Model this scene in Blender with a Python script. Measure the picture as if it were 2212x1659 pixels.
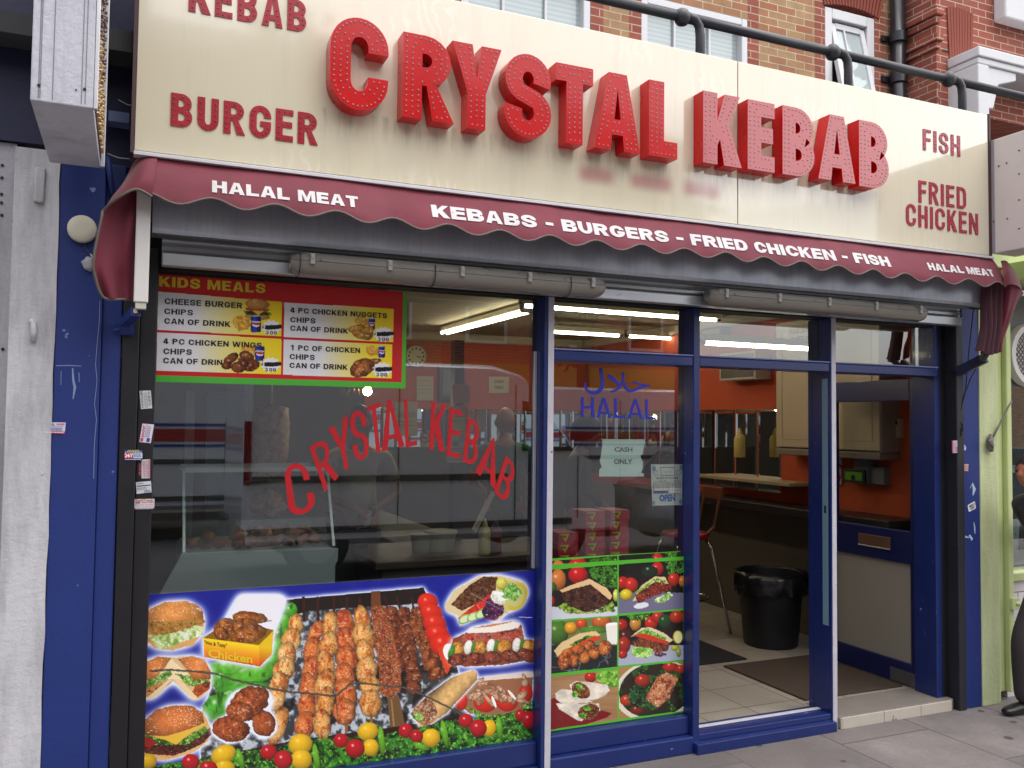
import bpy, bmesh, math, random
import numpy as np
from mathutils import Vector, Matrix, noise as mnoise

random.seed(7)
rng = np.random.default_rng(11)
for _o in list(bpy.data.objects):
    bpy.data.objects.remove(_o)
SC = bpy.context.scene
COL = SC.collection
RAD = math.radians

# ------------------------------------------------------------------ camera
CAM_D, CAM_H = 3.8, 1.64
YAW, PITCH, ROLL = RAD(23.588), RAD(2.497), RAD(-0.643)
FOC = 0.85569                       # focal length / frame width
def _cam_axes():
    cy, sy, cp, sp = math.cos(YAW), math.sin(YAW), math.cos(PITCH), math.sin(PITCH)
    f = np.array([sy*cp, cy*cp, sp]); r = np.array([cy, -sy, 0.0]); d = np.cross(f, r)
    cr, sr = math.cos(ROLL), math.sin(ROLL)
    return np.array([cr*r+sr*d, -sr*r+cr*d, f])
AX = _cam_axes()
cam = bpy.data.objects.new('camera', bpy.data.cameras.new('camera'))
COL.objects.link(cam)
cam.data.sensor_width = 36.0
cam.data.lens = 36.0*FOC
cam.data.clip_start = 0.05
cam.data.clip_end = 600.0
mw = Matrix.Identity(4)
for _i in range(3):
    mw[_i][0], mw[_i][1], mw[_i][2] = AX[0][_i], -AX[1][_i], -AX[2][_i]
mw[0][3], mw[1][3], mw[2][3] = 0.0, -CAM_D, CAM_H
cam.matrix_world = mw
SC.camera = cam

# ------------------------------------------------------------------ light
SUN_EL, SUN_ROT = RAD(68), RAD(150)     # a bright overcast day, the veiled sun high over the street
w = bpy.data.worlds.new('World'); SC.world = w; w.use_nodes = True
nt = w.node_tree
sky = nt.nodes.new('ShaderNodeTexSky'); sky.sky_type = 'NISHITA'; sky.sun_disc = False
sky.sun_elevation = SUN_EL; sky.sun_rotation = SUN_ROT; sky.air_density = 1.0; sky.dust_density = 3.0; sky.ozone_density = 1.0
hsv = nt.nodes.new('ShaderNodeHueSaturation'); hsv.inputs['Saturation'].default_value = 0.30   # cloud cover greys the sky
nt.links.new(sky.outputs[0], hsv.inputs['Color'])
nt.links.new(hsv.outputs[0], nt.nodes['Background'].inputs[0])
nt.nodes['Background'].inputs[1].default_value = 0.15
sun = bpy.data.objects.new('sun', bpy.data.lights.new('sun', 'SUN')); COL.objects.link(sun)
sun.data.energy = 1.5; sun.data.angle = RAD(110); sun.data.color = (1.0, 0.96, 0.91)
# direction towards the sun (high over the street, veiled by cloud)
sd = Vector((math.sin(SUN_ROT)*math.cos(SUN_EL), math.cos(SUN_ROT)*math.cos(SUN_EL), math.sin(SUN_EL)))
sun.rotation_euler = sd.to_track_quat('Z', 'Y').to_euler()
SC.view_settings.view_transform = 'Standard'; SC.view_settings.look = 'None'
SC.view_settings.gamma = 1.0; SC.view_settings.use_curve_mapping = False
SC.view_settings.exposure = 0.96
SC.render.engine = 'CYCLES'
SC.cycles.max_bounces = 8; SC.cycles.transparent_max_bounces = 24

# ------------------------------------------------------------------ measuring the photograph
# survey(view, px, py, Y): the point of the wall plane y = Y that was measured at (px, py) in one of the enlarged views
VIEWS = dict(A=(0, 0, 2.0109), B=(1000, 0, 2.0109), C=(2164, 0, 2.0109), D=(0, 750, 2.0109), E=(1000, 750, 2.0109), F=(2164, 750, 2.0109), G=(0, 1623, 2.0109),
             H=(1000, 1623, 2.0109), I=(2164, 1623, 2.0109), J=(2964, 780, 2.303), K=(480, 1200, 3.3185), L=(1130, 1200, 3.3185), N=(1740, 1150, 4.148),
             O=(2200, 1300, 3.686), Q=(2640, 1300, 3.317), R=(1700, 1600, 2.2127), S=(380, 1230, 3.856), T=(2060, 1450, 8.733))
def to_w(view, px, py):
    if view == 'W': return px, py
    x0, y0, k = VIEWS[view]
    return (x0+px/k)*0.67770, (y0+py/k)*0.67770
def ray(u, v):
    return AX.T @ np.array([(u-1106)/(FOC*2212), (v-829.5)/(FOC*2212), 1.0])
def pt(view, px, py, Y):
    d = ray(*to_w(view, px, py)); t = (Y+CAM_D)/d[1]
    return Vector((d[0]*t, Y, d[2]*t+CAM_H))
def pz(view, px, py, z):           # the same on the level z
    d = ray(*to_w(view, px, py)); t = (z-CAM_H)/d[2]
    return Vector((d[0]*t, d[1]*t-CAM_D, z))
def px_(view, px, py, X):          # the same on the side wall x = X
    d = ray(*to_w(view, px, py)); t = X/d[0]
    return Vector((X, d[1]*t-CAM_D, d[2]*t+CAM_H))
# ------------------------------------------------------------------ colours and materials
def lin(c):
    if isinstance(c, str):
        c = [int(c[i:i+2], 16)/255 for i in (0, 2, 4)]
    return tuple((x/12.92 if x <= .04045 else ((x+.055)/1.055)**2.4) for x in c[:3])
def rgba(c): return (*lin(c), 1.0)
_MATS = {}
class NT:
    """small wrapper round a node tree"""
    def __init__(s, m): s.t = m.node_tree
    def n(s, kind, **kw):
        q = s.t.nodes.new('ShaderNode'+kind)
        for k, v in kw.items():
            if k in q.inputs.keys(): q.inputs[k].default_value = v
            else: setattr(q, k, v)
        return q
    def l(s, a, b): s.t.links.new(a, b)
    def math(s, op, a, b=None, clamp=False):
        q = s.n('Math', operation=op); q.use_clamp = clamp
        for i, x in enumerate((a, b)):
            if x is None: continue
            if isinstance(x, (int, float)): q.inputs[i].default_value = x
            else: s.l(x, q.inputs[i])
        return q.outputs[0]
    def mix(s, fac, a, b, blend='MIX'):
        q = s.n('Mix', data_type='RGBA', blend_type=blend)
        for i, x in ((0, fac), (6, a), (7, b)):
            if isinstance(x, (int, float)): q.inputs[i].default_value = x
            elif isinstance(x, tuple): q.inputs[i].default_value = x if len(x) == 4 else (*x, 1)
            elif isinstance(x, str): q.inputs[i].default_value = rgba(x)
            else: s.l(x, q.inputs[i])
        return q.outputs[2]
    def ramp(s, fac, stops):
        q = s.n('ValToRGB'); e = q.color_ramp.elements
        while len(e) < len(stops): e.new(0.5)
        for i, (p, c) in enumerate(stops):
            e[i].position = p
            e[i].color = (c, c, c, 1) if isinstance(c, (int, float)) else rgba(c)
        s.l(fac, q.inputs[0]); return q.outputs[0]
    def coord(s, scale=(1, 1, 1), loc=(0, 0, 0), rot=(0, 0, 0)):
        c = s.n('TexCoord'); m = s.n('Mapping')
        m.inputs['Scale'].default_value = scale; m.inputs['Location'].default_value = loc; m.inputs['Rotation'].default_value = rot
        s.l(c.outputs['Object'], m.inputs[0]); return m.outputs[0]
    def noise(s, vec, scale, detail=4, rough=.55):
        q = s.n('TexNoise', Scale=scale, Detail=detail, Roughness=rough)
        s.l(vec, q.inputs['Vector']); return q.outputs[0]
def newmat(name):
    m = bpy.data.materials.new(name); m.use_nodes = True
    N = NT(m); b = m.node_tree.nodes['Principled BSDF']
    _MATS[name] = m
    return m, N, b
def bumpit(N, b, h, strength=.3, dist=.01):
    q = N.n('Bump', Strength=strength, Distance=dist); N.l(h, q.inputs['Height']); N.l(q.outputs[0], b.inputs['Normal'])
def M(name, col=None, rough=.5, metal=0., var=.18, scale=6., bump=0., bscale=60., coat=0., spec=.5, stretch=(1, 1, 1), rvar=.12, speck=None):
    """a plain painted / moulded / metal surface: two noise layers of tone, roughness variation, fine bump"""
    if name in _MATS: return _MATS[name]
    m, N, b = newmat(name); c = lin(col)
    v = N.coord(stretch)
    n1 = N.noise(v, scale, 5, .6); n2 = N.noise(v, scale*9, 3, .6)
    a = N.mix(n1, tuple(x*(1-var) for x in c), tuple(min(1, x*(1+var*.6)) for x in c))
    f2 = N.ramp(n2, [(.35, 0.), (.75, 1.)])
    a = N.mix(N.math('MULTIPLY', f2, var*.6), a, tuple(x*.75 for x in c))
    if speck:
        n3 = N.noise(N.coord(stretch, (3, 7, 1)), speck[1], 4, .7)
        a = N.mix(N.ramp(n3, [(speck[2], 0.), (min(1, speck[2]+.04), 1.)]), a, rgba(speck[0]))
    N.l(a, b.inputs['Base Color'])
    b.inputs['Metallic'].default_value = metal; b.inputs['Specular IOR Level'].default_value = spec
    b.inputs['Coat Weight'].default_value = coat; b.inputs['Coat Roughness'].default_value = .08
    r = N.math('MULTIPLY_ADD', n1, rvar*2); r.node.inputs[2].default_value = max(.02, rough-rvar); N.l(r, b.inputs['Roughness'])
    if bump: bumpit(N, b, N.noise(v, bscale, 4, .6), bump, .006)
    return m
def emit(name, col, strength):
    if name in _MATS: return _MATS[name]
    m, N, b = newmat(name)
    b.inputs['Base Color'].default_value = rgba(col)
    b.inputs['Emission Color'].default_value = rgba(col); b.inputs['Emission Strength'].default_value = strength
    return m

# ------------------------------------------------------------------ things and parts
def thing(name, label, cat, loc=(0, 0, 0), group=None, kind=None):
    o = bpy.data.objects.new(name, None); COL.objects.link(o)
    o.empty_display_size = .05; o.location = loc
    return tag(o, label, cat, group, kind)
def tag(o, label=None, cat=None, group=None, kind=None):
    if label: o['label'] = label
    if cat: o['category'] = cat
    if group: o['group'] = group
    if kind: o['kind'] = kind
    return o
def wloc(o):
    v = Vector(o.location)
    return v + (wloc(o.parent) if o.parent else Vector((0, 0, 0)))
def copy_thing(src, loc, label=None, group=None, rotz=None):
    def rec(o, par):
        c = o.copy(); COL.objects.link(c); c.parent = par
        for ch in [x for x in bpy.data.objects if x.parent == o]: rec(ch, c)
        return c
    r = rec(src, None); r.location = loc
    if rotz is not None: r.rotation_euler.z = rotz
    if label: r['label'] = label
    if group: r['group'] = group
    return r

class MB:
    """collects faces of several shapes and links them as ONE mesh object"""
    def __init__(s): s.v = []; s.f = []; s.m = []
    def add(s, vs, fs, mi=0):
        o = len(s.v); s.v += [tuple(x) for x in vs]
        s.f += [tuple(i+o for i in f) for f in fs]; s.m += [mi]*len(fs); return s
    def box(s, x0, x1, y0, y1, z0, z1, mi=0):
        vs = [(x, y, z) for x in (x0, x1) for y in (y0, y1) for z in (z0, z1)]
        return s.add(vs, [(0, 1, 3, 2), (4, 6, 7, 5), (0, 4, 5, 1), (2, 3, 7, 6), (0, 2, 6, 4), (1, 5, 7, 3)], mi)
    def quad(s, a, b, c, d, mi=0): return s.add([a, b, c, d], [(0, 1, 2, 3)], mi)
    def bar(s, a, b, w, h, up=(0, 0, 1), mi=0):
        a, b = Vector(a), Vector(b); d = (b-a).normalized(); u = Vector(up)
        sd_ = d.cross(u).normalized(); u = sd_.cross(d).normalized()
        vs = [p+sd_*(i*w/2)+u*(j*h/2) for p in (a, b) for i, j in ((-1, -1), (1, -1), (1, 1), (-1, 1))]
        return s.add(vs, [(3, 2, 1, 0), (4, 5, 6, 7), (0, 1, 5, 4), (1, 2, 6, 5), (2, 3, 7, 6), (3, 0, 4, 7)], mi)
    def tube(s, pts, r, n=10, mi=0, cap=True):
        pts = [Vector(p) for p in pts]; rs = r if isinstance(r, (list, tuple)) else [r]*len(pts)
        vs = []; up = Vector((0, 0, 1))
        prev = None
        for i, p in enumerate(pts):
            d = (pts[min(i+1, len(pts)-1)]-pts[max(i-1, 0)]).normalized()
            if prev is None:
                a = d.cross(up if abs(d.z) < .9 else Vector((1, 0, 0))).normalized()
            else:
                a = (prev-d*prev.dot(d)).normalized()
            prev = a; b = d.cross(a)
            vs += [p+(a*math.cos(t)+b*math.sin(t))*rs[i] for t in (2*math.pi*k/n for k in range(n))]
        fs = [(i*n+k, i*n+(k+1) % n, (i+1)*n+(k+1) % n, (i+1)*n+k) for i in range(len(pts)-1) for k in range(n)]
        if cap: fs += [tuple(range(n-1, -1, -1)), tuple((len(pts)-1)*n+k for k in range(n))]
        return s.add(vs, fs, mi)
    def lathe(s, c, prof, n=20, axis='z', mi=0):
        c = Vector(c); vs = []
        for r, h in prof:
            for k in range(n):
                t = 2*math.pi*k/n; a, b = r*math.cos(t), r*math.sin(t)
                vs.append(c+(Vector((a, b, h)) if axis == 'z' else Vector((a, h, b)) if axis == 'y' else Vector((h, a, b))))
        m = len(prof)
        fs = [(i*n+k, i*n+(k+1) % n, (i+1)*n+(k+1) % n, (i+1)*n+k) for i in range(m-1) for k in range(n)]
        fs += [tuple(range(n-1, -1, -1)), tuple((m-1)*n+k for k in range(n))]
        return s.add(vs, fs, mi)
    def prism(s, prof, fn, a, b, mi=0):
        """prof: 2D outline; fn(p, t) -> 3D; extruded from t=a to t=b"""
        n = len(prof); vs = [fn(p, a) for p in prof]+[fn(p, b) for p in prof]
        fs = [(i, (i+1) % n, n+(i+1) % n, n+i) for i in range(n)]+[tuple(range(n-1, -1, -1)), tuple(range(n, 2*n))]
        return s.add(vs, fs, mi)
    def blob(s, c, r, seed=0, amp=.2, nu=14, nv=9, mi=0, freq=2.2, rot=0.):
        c = Vector(c); vs = []; R_ = Matrix.Rotation(rot, 3, 'Z')
        for j in range(nv+1):
            ph = math.pi*j/nv
            for i in range(nu):
                t = 2*math.pi*i/nu
                d = Vector((math.sin(ph)*math.cos(t), math.sin(ph)*math.sin(t), math.cos(ph)))
                k = 1+amp*mnoise.noise(d*freq+Vector((seed*7.3, seed*1.7, 3)))*1.6
                vs.append(c+R_ @ Vector((d.x*r[0]*k, d.y*r[1]*k, d.z*r[2]*k)))
        fs = [(j*nu+i, (j+1)*nu+i, (j+1)*nu+(i+1) % nu, j*nu+(i+1) % nu) for j in range(nv) for i in range(nu)]
        return s.add(vs, fs, mi)
    def build(s, name, mats, parent=None, smooth=False, bevel=0., seg=2, auto=None):
        me = bpy.data.meshes.new(name)
        off = wloc(parent) if parent else Vector((0, 0, 0))
        me.from_pydata([Vector(p)-off for p in s.v], [], s.f)
        if not isinstance(mats, (list, tuple)): mats = [mats]
        for m in mats: me.materials.append(m)
        me.polygons.foreach_set('material_index', s.m)
        bm = bmesh.new(); bm.from_mesh(me); bmesh.ops.recalc_face_normals(bm, faces=bm.faces); bm.to_mesh(me); bm.free()
        if smooth: me.polygons.foreach_set('use_smooth', [True]*len(me.polygons))
        me.update()
        o = bpy.data.objects.new(name, me); COL.objects.link(o)
        if parent: o.parent = parent
        if bevel:
            q = o.modifiers.new('bevel', 'BEVEL'); q.width = bevel; q.segments = seg; q.limit_method = 'ANGLE'; q.angle_limit = RAD(40)
        if auto:
            me.polygons.foreach_set('use_smooth', [True]*len(me.polygons))
            bm = bmesh.new(); bm.from_mesh(me)
            for e in bm.edges:
                if len(e.link_faces) == 2 and e.calc_face_angle(0) > RAD(auto): e.smooth = False
            bm.to_mesh(me); bm.free()
        return o
def box1(name, mat, parent, x0, x1, y0, y1, z0, z1, bevel=.003):
    return MB().box(x0, x1, y0, y1, z0, z1).build(name, mat, parent, bevel=bevel)

# ------------------------------------------------------------------ lettering
from mathutils.geometry import tessellate_polygon
def arc(cx, cy, rx, ry, a0, a1, n=9):
    return [(cx+rx*math.cos(RAD(a0+(a1-a0)*i/n)), cy+ry*math.sin(RAD(a0+(a1-a0)*i/n))) for i in range(n+1)]
def glyph(ch, w, v, t):
    """outlines (outer first, then holes) of a heavy grotesque capital, height 1, width w, stem v, crossbar t"""
    ro = min(.5, w*.52); ri = max(.02, ro-t); rw = w/2
    def stroke(pts):
        L, R_ = [], []
        for i, p in enumerate(pts):
            a, b = pts[max(0, i-1)], pts[min(len(pts)-1, i+1)]
            dx, dy = b[0]-a[0], b[1]-a[1]; d = math.hypot(dx, dy) or 1
            nx, ny = -dy/d, dx/d
            h = 1/math.sqrt((nx/(v/2))**2+(ny/(t/2))**2)
            L.append((p[0]+nx*h, p[1]+ny*h)); R_.append((p[0]-nx*h, p[1]-ny*h))
        return L+R_[::-1]
    if ch == 'I': return [[(0, 0), (v, 0), (v, 1), (0, 1)]]
    if ch == 'L': return [[(0, 0), (w, 0), (w, t), (v, t), (v, 1), (0, 1)]]
    if ch == 'T': a = (w-v)/2; return [[(a, 0), (a+v, 0), (a+v, 1-t), (w, 1-t), (w, 1), (0, 1), (0, 1-t), (a, 1-t)]]
    if ch in 'EF':
        m0, m1 = .5-t*.5+.02, .5+t*.5+.02
        p = [(v, m0), (w*.94, m0), (w*.94, m1), (v, m1), (v, 1-t), (w, 1-t), (w, 1), (0, 1), (0, 0)]
        return [p+([(w, 0), (w, t), (v, t)] if ch == 'E' else [(v, 0)])]
    if ch == 'H':
        m0, m1 = .5-t*.5, .5+t*.5
        return [[(0, 0), (v, 0), (v, m0), (w-v, m0), (w-v, 0), (w, 0), (w, 1), (w-v, 1), (w-v, m1), (v, m1), (v, 1), (0, 1)]]
    if ch == 'K':
        return [[(0, 0), (v, 0), (v, .27), (v+.07*w, .36), (w-v*1.12, 0), (w+.03, 0), (v+.30*w, .60), (w, 1), (w-v*1.08, 1), (v, .62), (v, 1), (0, 1)]]
    if ch == 'A':
        c = w/2; hv = v*.52
        x1 = c-hv+(0-(c-hv))*0  # apex half width
        def ix(y, x0, xt): return x0+(xt-x0)*y
        iL = lambda y: ix(y, v*1.02, c+hv*.02); iR = lambda y: w-iL(y)
        y0, y1, yt = .2, .2+t*.92, .80
        return [[(0, 0), (v*1.02, 0), (iL(y0)-.0, y0), (iR(y0), y0), (w-v*1.02, 0), (w, 0), (c+hv*1.1, 1), (c-hv*1.1, 1)],
                [(iL(y1)+.012, y1), (iR(y1)-.012, y1), (c, yt)]]
    if ch == 'Y':
        c = w/2; return [[(c-v/2, 0), (c+v/2, 0), (c+v/2, .42), (w, 1), (w-v*1.1, 1), (c, .60), (v*1.1, 1), (0, 1), (c-v/2, .42)]]
    if ch == 'V': return [[(w/2-v*.55, 0), (w/2+v*.55, 0), (w, 1), (w-v*1.05, 1), (w/2, .3), (v*1.05, 1), (0, 1)]]
    if ch == 'W':
        return [[(w*.17, 0), (w*.37, 0), (w*.5, .62), (w*.63, 0), (w*.83, 0), (w, 1), (w-v*.8, 1), (w*.735, .36), (w*.58, 1), (w*.42, 1), (w*.265, .36), (v*.8, 1), (0, 1)]]
    if ch == 'N': return [[(0, 0), (v*.92, 0), (v*.92, .62), (w-v*.92, 0), (w, 0), (w, 1), (w-v*.92, 1), (w-v*.92, .40), (v*.92, 1), (0, 1)]]
    if ch == 'M':
        u_ = v*.86; c = w/2
        return [[(0, 0), (u_, 0), (u_, .68), (c-u_*.40, 0), (c+u_*.40, 0), (w-u_, .68), (w-u_, 0), (w, 0), (w, 1), (w-u_*1.3, 1), (c, .38), (u_*1.3, 1), (0, 1)]]
    if ch == 'Z': return [[(0, 0), (w, 0), (w, t), (v*1.1, t), (w, 1-t), (w, 1), (0, 1), (0, 1-t), (w-v*1.1, 1-t), (0, t)]]
    if ch == 'U':
        return [[(0, 1)]+arc(rw, ro, rw, ro, 180, 360, 14)+[(w, 1), (w-v, 1)]+arc(rw, ro, rw-v, ri, 360, 180, 14)+[(v, 1)]]
    if ch == 'O' or ch == '0':
        return [arc(rw, 1-ro, rw, ro, 0, 180, 14)+arc(rw, ro, rw, ro, 180, 360, 14), arc(rw, 1-ro, rw-v, ri, 0, 180, 14)+arc(rw, ro, rw-v, ri, 180, 360, 14)]
    if ch in 'CG':
        yt, yb = .635, .37
        p = [(w, yt)]+arc(rw, 1-ro, rw, ro, 0, 180, 14)+arc(rw, ro, rw, ro, 180, 360, 14)
        if ch == 'C': p += [(w, yb), (w-v, yb)]
        else: p += [(w, .52), (rw, .52), (rw, .52-t*.9), (w-v, .52-t*.9)]
        return [p+arc(rw, ro, rw-v, ri, 360, 180, 14)+arc(rw, 1-ro, rw-v, ri, 180, 0, 14)+[(w-v, yt)]]
    if ch == 'S':
        rx = (w-v)/2; cu = (1-t/2+.5+.0)/2+.005; ru = (1-t/2-.5)/2; cl = (t/2+.5)/2-.005
        p = arc(w/2, cu, rx*.96, ru, -18, 90, 9)+arc(w/2, cu, rx*.96, ru, 90, 235, 11)[1:]
        q = arc(w/2, cl, rx, ru, 55, -90, 11)+arc(w/2, cl, rx, ru, -90, -198, 9)[1:]
        return [stroke(p+q)]
    if ch == 'D':
        return [[(0, 0), (0, 1)]+arc(w-rw, 1-ro, rw, ro, 90, 0, 10)+arc(w-rw, ro, rw, ro, 0, -90, 10),
                [(v, t)]+arc(w-rw, ro, rw-v, ri, -90, 0, 10)+arc(w-rw, 1-ro, rw-v, ri, 0, 90, 10)+[(v, 1-t)]]
    if ch in 'BRP':
        ym = .5+.01; wu = w*.96; bu = (1-ym+t*.5)/2; cu = 1-bu; bx = min(wu*.55, bu*1.05)
        up = arc(wu-bx, cu, bx, bu, 90, -62 if ch == 'B' else -90, 10)
        hu = [(v, 1-t)]+arc(wu-bx, cu, max(.02, bx-v), max(.02, bu-t), 90, -90, 10)+[(v, cu-max(.02, bu-t))]
        if ch == 'B':
            bl = (ym+t*.5)/2; cl = bl; bx2 = min(w*.55, bl*1.05)
            lo = arc(w-bx2, cl, bx2, bl, 58, -90, 10)
            hl = [(v, cl+max(.02, bl-t))]+arc(w-bx2, cl, max(.02, bx2-v), max(.02, bl-t), 90, -90, 10)+[(v, t)]
            return [[(0, 0), (0, 1)]+up+lo, hu, hl]
        y0 = cu-bu
        if ch == 'P': return [[(0, 0), (0, 1)]+up+[(v, y0), (v, 0)], hu]
        return [[(0, 0), (0, 1)]+up[:-1]+[(wu-bx*.55, y0+.015), (w+.02, 0), (w-v*1.05, 0), (v+.09*w, y0), (v, y0), (v, 0)], hu]
    if ch == '-': return [[(0, .34), (w*.6, .34), (w*.6, .34+t), (0, .34+t)]]
    if ch == '4': return [[(w*.5, 0), (w*.5+v, 0), (w*.5+v, .2), (w, .2), (w, .2+t), (w*.5+v, .2+t), (w*.5+v, 1), (w*.42, 1), (0, .2+t), (0, .2), (w*.5, .2)], [(w*.5, .2+t), (w*.5, .72), (v*.9, .2+t)]]
    if ch == '1': return [[(w*.45, 0), (w*.45+v, 0), (w*.45+v, 1), (w*.5, 1), (w*.1, .82), (w*.1, .66), (w*.45, .76)]]
    if ch == '3':
        rx = (w-v)/2; ru = (1-t/2-.5)/2
        return [stroke(arc(w/2, .5+ru, rx*.95, ru, 165, -80, 12)+arc(w/2, .5-ru, rx, ru, 80, -165, 12))]
    return [[(0, 0), (v*.8, 0), (v*.8, t), (0, t)]]       # full stop
GW = dict(I=.0, L=.86, T=.92, E=.88, F=.84, H=1., K=1.04, A=1.08, Y=1.05, V=1.05, W=1.5, N=1.02, M=1.24, Z=.95, U=1., O=1.08, C=1.04, G=1.06, S=.98, D=1.02, B=1., R=1.02, P=.96)
def line_of(s, w=.62, v=.2, t=.16, gap=.09, space=.34):
    """list of (outlines) for a line of capitals laid from x = 0; and its length"""
    x = 0; out = []
    for ch in s:
        if ch == ' ': x += space; continue
        gw = v if ch == 'I' else v*.8 if ch == '.' else w*GW.get(ch, .9)
        out.append([[(px+x, py) for px, py in o] for o in glyph(ch, gw, v, t)])
        x += (gw*.6 if ch == '-' else gw)+gap
    return out, x-gap
def put_outlines(mb, outs, fn, d0, d1, mi=0, side=None):
    """extrude outlines; fn((x, y), depth) -> point"""
    for polys in outs:
        flat = [p for o in polys for p in o]
        tri = tessellate_polygon([[Vector((p[0], p[1], 0)) for p in o] for o in polys])
        n = len(flat)
        mb.add([fn(p, d1) for p in flat], [tuple(x) for x in tri], mi)
        if d0 != d1:
            vs = [fn(p, d0) for p in flat]+[fn(p, d1) for p in flat]; fs = []; o = 0
            for poly in polys:
                k = len(poly); fs += [(o+i, o+(i+1) % k, n+o+(i+1) % k, n+o+i) for i in range(k)]; o += k
            mb.add(vs, fs, mi if side is None else side)
def caps(mb, s, x0, x1, z0, z1, y, mi=0, depth=.001, w=.62, v=.2, t=.16, gap=.09, space=.34, fn=None):
    """a line of heavy capitals filling the box x0..x1, z0..z1 on the wall y, facing the street"""
    outs, L = line_of(s, w, v, t, gap, space)
    f = fn or (lambda p, d: (p[0], y-d, p[1]))
    sx = (x1-x0)/L
    put_outlines(mb, [[[(x0+p[0]*sx, z0+p[1]*(z1-z0)) for p in o] for o in g] for g in outs], f, 0, depth, mi)
_BF = {}
def bfont(s, bold):
    k = (s, bold)
    if k not in _BF:
        cu = bpy.data.curves.new('lettering', 'FONT'); cu.body = s; cu.size = 1; cu.offset = bold; cu.resolution_u = 3; cu.fill_mode = 'FRONT'
        o = bpy.data.objects.new('lettering', cu); COL.objects.link(o)
        dg = bpy.context.evaluated_depsgraph_get(); e = o.evaluated_get(dg); me = e.to_mesh()
        vs = np.array([v.co[:2] for v in me.vertices]); fs = [tuple(p.vertices) for p in me.polygons]
        e.to_mesh_clear(); bpy.data.objects.remove(o); bpy.data.curves.remove(cu)
        mn, mx = vs.min(0), vs.max(0); _BF[k] = ((vs-mn)/(mx-mn), fs, (mx-mn)[0]/(mx-mn)[1])
    return _BF[k]
def small(mb, s, x0, z0, h, w=None, fn=None, y=0., mi=0, bold=.02):
    """small print: line of text with its lower left corner at (x0, z0)"""
    vs, fs, asp = bfont(s, bold); w = w or h*asp
    f = fn or (lambda p: (p[0], y, p[1]))
    mb.add([f((x0+a*w, z0+b*h)) for a, b in vs], fs, mi)

# ------------------------------------------------------------------ printed pictures: a fine grid of faces whose corner colours are painted by code
def vnoise(u, v, seed=0):
    iu, iv = np.floor(u).astype(np.int64), np.floor(v).astype(np.int64); fu, fv = u-iu, v-iv
    fu, fv = fu*fu*(3-2*fu), fv*fv*(3-2*fv)
    def h(a, b):
        x = (a*374761393+b*668265263+seed*974711) & 0xffffffff
        x = ((x ^ (x >> 13))*1274126177) & 0xffffffff
        return ((x ^ (x >> 16)) & 0xffff)/65535.
    return (h(iu, iv)*(1-fu)+h(iu+1, iv)*fu)*(1-fv)+(h(iu, iv+1)*(1-fu)+h(iu+1, iv+1)*fu)*fv
def fbm(u, v, seed=0, o=4):
    s = 0; a = .5; n = 0
    for i in range(o):
        s = s+a*vnoise(u*2**i, v*2**i, seed+i*17); n += a; a *= .55
    return s/n
def C_(c): return np.array([int(c[i:i+2], 16)/255 for i in (0, 2, 4)]) if isinstance(c, str) else np.array(c, float)
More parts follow.
